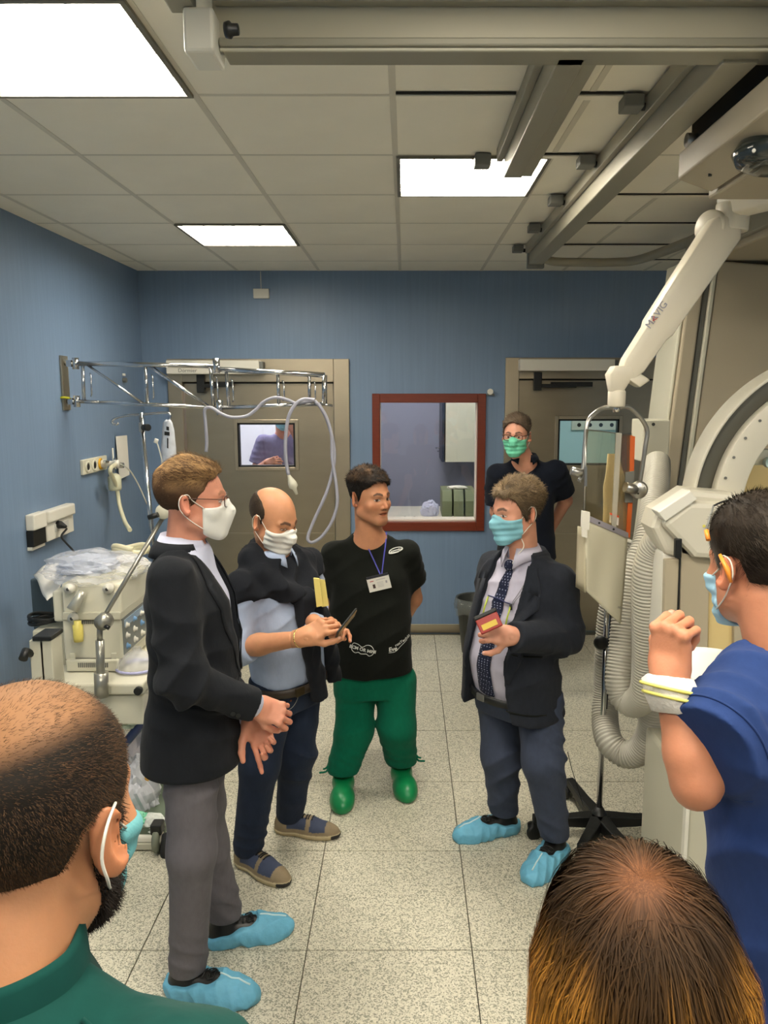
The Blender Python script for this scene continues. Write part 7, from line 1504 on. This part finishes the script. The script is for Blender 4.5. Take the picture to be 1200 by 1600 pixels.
# beard
u = rg.normal(size=(30000, 3)); u /= np.linalg.norm(u, axis=1, keepdims=True); P = HF.w((0, .03, -.05)) + (u * .1) @ HF.R.T; P = snap(HF.core, P, .0005, 8); q = HF.q(P.astype(f32)); jaw = (q[:, 1] < .034) & (q[:, 2] < -.015 - .2 * np.clip(q[:, 1] - .02, 0, 1)) & (q[:, 2] > -.135) & (q[:, 1] > -.008 + .0 * q[:, 2]) & (q[:, 2] < .02); jaw |= (np.abs(q[:, 0]) > .05) & (q[:, 1] > .002) & (q[:, 1] < .022) & (q[:, 2] < .02) & (q[:, 2] > -.12); P, q = P[jaw][:9000], q[jaw][:9000]; N = grad(HF.core, P)
D = np.tile(HF.R @ np.array([0, .15, -1.]), (len(P), 1)); D = D - N * (D * N).sum(1, keepdims=True); D += N * .7; SV, SF = strands(P, D, .012, .0011, segs=1, jit=.35, seed=4, normal=N); obj('beard', fast_mesh('beard', [(SV, SF)], np.tile(np.array(srgb(28, 20, 14)), (len(SV), 1))), M_hair, t, kind='stuff')
mask(t, HF, mat('mask_teal', srgb(96, 160, 164), .75, bump=.12, bscale=200), 'pleat', 12, side=.030, wide=.010)

# ---------------------------------------------------------------- G: woman with long ombre hair, foreground right
fG = nrm([-.05, 1, 0]); RG = frame(fG); t = thing('person', 'woman seen from behind with long dark hair fading to golden tips, lower right foreground', 'person', (.24, .70, 0))
HG = Head(W(988, 1530, .745), nrm([-.02, 1, -.16]), sc_=.97); nkG = HG.w((0, -.05, -.16)); pelG = np.array([nkG[0], nkG[1] - .02, nkG[2] - .52]); RG_ = frame(fG, nkG - pelG); LT = np.linalg.norm(nkG - pelG)
shR = nkG + RG_ @ np.array([.16, -.0, -.09]); shL = nkG + RG_ @ np.array([-.16, -.0, -.09]); elR = shR + [.03, 0, -.27]; wrR = elR + [-.06, .2, -.05]; elL = shL + [-.03, 0, -.27]; wrL = elL + [.06, .2, -.05]
M_top = cm('plain_dark_top', srgb(52, 48, 52)); jr = [(-.1, 0, 0, .18, .13), (.15, 0, 0, .15, .12), (.3, 0, .01, .165, .14), (LT - .12, 0, 0, .17, .11), (LT - .04, 0, 0, .12, .08), (LT, 0, 0, .07, .06)]
def fTG(p):
    d = sd_loft(p, jr, pelG, RG_, 2.3)
    for P_ in ([shR, elR, wrR], [shL, elL, wrL]): d = smin(d, sleeve(p, P_, [.06, .055, .04], P_[2], P_[2] - P_[1], seed=111), .04)
    return d
lo, hi = bounds([shR, shL, elR, elL, wrR, wrL, nkG], .12); lo[2] = pelG[2] - .12; sdf_obj('top', fTG, lo, hi, .01, M_top, t)
hpR, hpL = pelG + [.085, 0, -.06], pelG + [-.085, 0, -.06]; anR, anL = np.array([hpR[0], hpR[1], .10]), np.array([hpL[0], hpL[1], .10])
trousers(t, 'trousers', M_navy, pelG, RG, [hpR, hpL], [(hpR + anR) / 2, (hpL + anL) / 2], [anR, anL], [.10, .075, .055], pelG[2] + .06, (.08, .08), 84, .006)
for an in (anR, anL): sneaker(t, np.array([an[0], an[1] + .03, 0]), RG, 1)
hG = [handR(wrR, (-.2, .9, -.2), Z, [(30, 35, 20)] * 4, s_=.92) + (0,), handR(wrL, (.2, .9, -.2), Z, [(30, 35, 20)] * 4, True, .92) + (1,)]
body(t, HG, face_col(HG, SK_A, srgb(60, 40, 26)), ([HG.w((0, -.02, -.05)), nkG - RG_[:, 2] * .03], [.052, .056]), ([(z, 0, 0, .13, .08) for z in (0, .3)] + [(LT - .09, 0, 0, .12, .07), (LT, 0, 0, .06, .055)], pelG, RG_), [([shR, elR, wrR], [.042, .036, .026]), ([shL, elL, wrL], [.042, .036, .026]), ([hpR, (hpR + anR) / 2, anR], [.07, .05, .04]), ([hpL, (hpL + anL) / 2, anL], [.07, .05, .04])], hG, SK_A, hh=.004, hb=.004)
def fHV(p):      # hair volume: cap on the skull and the curtain hanging behind and beside the face
    q = HG.q(p); d = head_core(q) - .013; cur = sd_ell(q, (0, -.035, -.03), (.098, .092, .12)); cur = smin(cur, sd_loft(q, [(-.27, 0, -.05, .080, .06), (-.18, 0, -.05, .092, .07), (-.08, 0, -.04, .101, .082), (.02, 0, -.03, .096, .090)], (0, 0, 0), np.eye(3), 2.1), .03)
    cur = smax(cur, (q[:, 1] - .035) * .9, .02); d = smin(d, cur, .03); d = smax(d, -(sd_ell(q, (0, .10, -.03), (.062, .06, .09))), .01); return d * HG.s
lo, hi = bounds([HG.w(v) for v in [(a, b, c) for a in (-.13, .13) for b in (-.16, .13) for c in (-.29, .16)]], .01)
gold, dark, mid, auburn, scalp = [np.array(srgb(*c)) for c in ((214, 146, 52), (34, 26, 18), (88, 62, 34), (130, 78, 44), (190, 132, 96))]
crown = np.array([-.006, -.052, .112])
def gcol(q, x, length=None):
    d0 = np.linalg.norm((q - crown) * [1, 1, .8], axis=1); low = np.clip((.085 - q[:, 2]) / .17, 0, 1); side = np.clip((np.abs(q[:, 0] + .006) - .045) / .05, 0, 1); streak = np.clip(np.sin(q[:, 0] * 230 + 5 + 3 * np.sin(q[:, 0] * 60)) * .5 + np.sin(q[:, 0] * 83 + 1.3) * .6, 0, 1)
    C = mixc(mid, dark, .65 + 0 * x) * .85; C = mix2(C, gold, np.clip(low * (.12 + 1.25 * side + .75 * streak) * (.55 + .7 * x), 0, 1)); C = mix2(C, auburn, .65 * np.exp(-(d0 / .036) ** 2)); return C * (.75 + .75 * x)[:, None]
V, Fs = polygonise(fHV, lo, hi, .0045, 1); qv = HG.q(V.astype(f32)); C0 = gcol(qv, .35 + .3 * wav(qv, (160, 160, 6), seed=3)); parts = [(V, Fs)]; cols = [C0 * .8]
n = 13000; rg = np.random.default_rng(9); th = rg.uniform(0, 6.283, n); r0 = .001 + .07 * rg.uniform(0, 1, n) ** .8; P = crown + np.stack([np.cos(th) * r0, np.sin(th) * r0 * 1.2, 0 * th], 1); off = .001 + .010 * rg.uniform(0, 1, n) ** 1.5 + .004 * np.sin(th * 11) * np.sin(th * 4 + 1)
P = snap(fHV, HG.o + (P * HG.s) @ HG.R.T, 0, 6); K = 22; step = .0175 * rg.uniform(.75, 1.1, n); path = [P]; rad = np.stack([np.cos(th), np.sin(th), 0 * th], 1) @ HG.R.T
wig = rg.normal(size=(n, 3)) * .17
for k in range(K):
    N = grad(fHV, P, .004); g_ = np.tile(np.array([0, 0, -1.]), (n, 1)) * min(1, .12 + k * .14) + rad * max(0, 1 - k * .13) + wig * (1 + np.sin(k * .9 + th)[:, None]); T_ = g_ - N * (g_ * N).sum(1, keepdims=True); T_ /= np.linalg.norm(T_, axis=1, keepdims=True) + 1e-9; P = P + T_ * step[:, None]
    d = fHV(P.astype(f32)); P = P - N * (d - off * min(1, k / 5))[:, None] * .9; path.append(P)
path = np.stack(path, 1); Tn = np.gradient(path, axis=1); cen = HG.w((0, -.03, 0)); Nn = path - cen; Nn[..., 2] *= .3; sd = np.cross(Tn, Nn); sd /= np.linalg.norm(sd, axis=2, keepdims=True) + 1e-9; wd = .0011 * np.linspace(1, .55, K + 1)[None, :, None]
VV = np.stack([path - sd * wd / 2, path + sd * wd / 2], 2).reshape(n, -1, 3); base = (np.arange(n) * (2 * K + 2))[:, None]; FF = np.concatenate([base + np.array([2 * k, 2 * k + 1, 2 * k + 3, 2 * k + 2]) for k in range(K)])
xs = np.repeat(rg.uniform(0, 1, n) ** 1.4, 2 * K + 2); VVf = VV.reshape(-1, 3); parts.append((VVf, FF)); cols.append(gcol(HG.q(VVf.astype(f32)), xs)); obj('hair', fast_mesh('hair', parts, np.concatenate(cols)), M_hair, t)

# ---------------------------------------------------------------- H: man in blue scrubs at the right edge
fH = nrm([-.40, .92, 0]); RH = frame(fH); t = thing('person', 'man in blue scrubs at right edge with raised hand and pale blue mask', 'person', (.80, 1.50, 0))
HH = Head(W(1184, 890, 1.50), nrm([-.24, .97, -.10]), sc_=1.05); nkH = HH.w((0, -.06, -.165)) + [.02, 0, 0]; pelH = np.array([nkH[0] + .07, nkH[1] - .03, nkH[2] - .56]); RH_ = frame(fH, nkH - pelH); LT = np.linalg.norm(nkH - pelH)
shL = W(1196, 1068, 1.42); cS = W(1108, 1166, 1.28); shR = nkH + RH_ @ np.array([.19, -.0, -.09]); elL = W(1088, 1226, 1.30); wrL = W(1048, 1074, 1.35); elR = shR + RH_ @ np.array([.05, .05, -.27]); wrR = W(1120, 1090, 1.62)
M_bs = cm('royal_blue_scrub', srgb(40, 60, 108), bump=.45, var=.06)
jr = [(-.25, 0, 0, .22, .16), (-.05, 0, 0, .205, .15), (.1, 0, 0, .195, .15), (.28, 0, .01, .20, .15), (LT - .16, 0, .005, .205, .13), (LT - .08, 0, 0, .19, .10), (LT - .03, 0, 0, .13, .08), (LT, 0, 0, .085, .07)]
def fBS(p):
    d = sd_loft(p, jr, pelH, RH_, 2.3)
    for sh, el, sd in ((shL, elL, 121), (shR, elR, 122)): c = cS if sd == 121 else sh + (el - sh) * .86; d = smin(d, sleeve(p, [sh, c], [.088, .082], c, (c - sh) + (el - sh) * .5, seed=sd, famp=.008, freq=50), .06)
    q = (p - pelH.astype(f32)) @ RH_.astype(f32); d = smax(d, -(np.sqrt(q[:, 0] ** 2 + (q[:, 1] - .05) ** 2 + (q[:, 2] - LT - .02) ** 2) - .085), .006); return d - fold(q, 28, (.6, .3, 1), .007, 123) - .004 * wav(q, (10, 10, 7), seed=124)
lo, hi = bounds([shL, shR, elL, elR, nkH], .16); lo[2] = pelH[2] - .27; sdf_obj('scrub_top', fBS, lo, hi, .006, M_bs, t)
ax = nrm((cS - shL) + (elL - shL) * .5); c = cS - ax * .03; u1 = nrm(np.cross(ax, Z)); u2 = np.cross(ax, u1); P = snap(fBS, [c + .083 * (math.cos(a) * u1 + math.sin(a) * u2) for a in np.linspace(0, 6.283, 40)], .001, 4); MB().tube(list(P), .0022, 6).build('hem_seam', M_bs, t)
hpR, hpL = pelH + RH_ @ np.array([.09, 0, -.06]), pelH + RH_ @ np.array([-.09, 0, -.06]); anR, anL = np.array([hpR[0], hpR[1], .10]), np.array([hpL[0], hpL[1], .10])
trousers(t, 'scrub_trousers', M_bs, pelH, RH, [hpR, hpL], [(hpR + anR) / 2, (hpL + anL) / 2], [anR, anL], [.105, .09, .085], pelH[2] + .0, (.08, .08), 85, .007)
for an in (anR, anL): clog(t, np.array([an[0], an[1], 0]) + RH[:, 1] * .02, RH, 1)
d_ = nrm(wrL - elL)
hH = [handR(wrL + d_ * .02, (.02, .05, 1), (-.75, -.65, .0), [(72, 75, 45), (75, 78, 45), (78, 80, 45), (80, 80, 45)], True, .98, thumb=((.5, .75, -.55), (.0, .85, -.6), (-.4, .75, -.5))) + (1,), handR(wrR, (-.5, .3, .3), (0, -.5, .8), [(40, 50, 30)] * 4) + (0,)]
body(t, HH, face_col(HH, SK_H, srgb(50, 42, 34), stub=.25), ([HH.w((0, -.03, -.05)), nkH - RH_[:, 2] * .03], [.062, .068]), ([(z, 0, 0, .15, .09) for z in (0, .3)] + [(LT - .11, 0, 0, .15, .085), (LT - .05, 0, 0, .13, .075), (LT, 0, 0, .07, .065)], pelH, RH_), [([shR, elR, wrR], [.05, .045, .03]), ([shL, elL, elL + (wrL - elL) * .3, wrL, wrL + d_ * .02], [.048, .043, .043, .030, .027]), ([hpR, (hpR + anR) / 2, anR], [.07, .05, .04]), ([hpL, (hpL + anL) / 2, anL], [.07, .05, .04])], hH, SK_H, hh=.0028, hb=.003)
hair(t, HH, srgb(28, 24, 20), srgb(140, 130, 116), lambda q, phi: .005 + .012 * np.clip((q[:, 2] - .03) / .06, 0, 1), [(0, .088), (.5, .082), (.8, .062), (1.0, .035), (1.15, .0), (1.4, -.015), (1.55, .0), (1.68, .03), (2.0, .025), (2.15, -.04), (2.5, -.075), (3.14, -.09)], seed=25, noise=.002, nfreq=100, n=9000, L=.018, w=.0012, comb=(-.2, -.8, -.5), lift=.25, jit=.2, h=.0035,
     colf=lambda q, x: mix2(mixc(srgb(30, 25, 20), srgb(64, 54, 44), x), srgb(168, 160, 148), np.clip((q[:, 1] + .0) / .05, 0, 1) * np.clip((.075 - q[:, 2]) / .05, 0, 1) * x ** 1.2))
mask(t, HH, mat('mask_pale_blue', srgb(160, 200, 220), .75, bump=.1, bscale=200), 'pleat', 14, side=.034)
# reading glasses pushed up on the head
g2 = thing('reading_glasses', 'orange-armed reading glasses pushed up on the hair of man in blue scrubs', 'glasses', HH.w((0, .06, .12))); M_or = mat('orange_arm', srgb(232, 140, 50), .35)
fz = lambda p: HH.core(p) - .02
for s in (-1, 1):
    P = [HH.w((s * .05, .062, .118)), HH.w((s * .088, .03, .075))]; MB().tube(P, .002, 6).build('rod', M_greyp, g2); MB().tube([P[1], HH.w((s * .092, .018, .058))], .0048, 8).build('hinge', M_or, g2); MB().tube([HH.w((s * .094, -.018, .035)), HH.w((s * .090, -.035, .008)), HH.w((s * .088, -.042, -.014))], [.003, .0055, .003], 8).build('temple_tip', M_or, g2)
MB().tube(spline([HH.w((-.05, .062, .118)), HH.w((-.02, .078, .124)), HH.w((0, .07, .128)), HH.w((.02, .078, .124)), HH.w((.05, .062, .118))], 5), .002, 6).build('rim', M_black, g2)
# wrist bandage and papers
wd_ = thing('wrist_bandage', 'white bandage with yellow band around the raised wrist', 'bandage', wrL); c = wrL - d_ * .012; u1 = nrm(np.cross(d_, [0, 1, 0])); u2 = np.cross(d_, u1)
b = MB(); V = []
for i, (s_, r) in enumerate(((-.034, .034), (-.03, .043), (0, .047), (.028, .044), (.034, .033))):
    for k in range(24): a = 2 * math.pi * k / 24; V.append(c + d_ * (s_ + .010 * math.cos(a)) + (r + .002 * math.sin(5 * a + i)) * (math.cos(a) * u1 + math.sin(a) * u2))
b.add(V, [(i * 24 + k, i * 24 + (k + 1) % 24, (i + 1) * 24 + (k + 1) % 24, (i + 1) * 24 + k) for i in range(4) for k in range(24)], True); b.build('wrap', mat('gauze', srgb(222, 216, 206), .8, bump=.3, bscale=120), wd_)
for q in (-.006, .010): MB().tube([c + d_ * (q + .022 * math.cos(a)) + .0485 * (math.cos(a) * u1 + math.sin(a) * u2) for a in np.linspace(0, 6.283, 30)], .0032, 6).build('yellow_band', mat('yellow_band', srgb(226, 216, 110), .5), wd_)
pp = thing('paper_sheet', 'white paper sheet held in front of the man in blue scrubs', 'paper', W(1095, 1060, 1.6)); G = []
for v in np.linspace(0, 1, 10): G.append([W(1064 + 70 * u - 4 * v + 16 * v, 1012 + 4 * u + 78 * v * (1 - .25 * u) + 22 * v * u, 1.66 - .10 * v) + np.array([0, .012 * math.sin(3 * u), 0]) for u in np.linspace(0, 1, 10)])
MB().grid(G).build('sheet', mat('paper', srgb(228, 224, 214), .7), pp, solid=.0015)
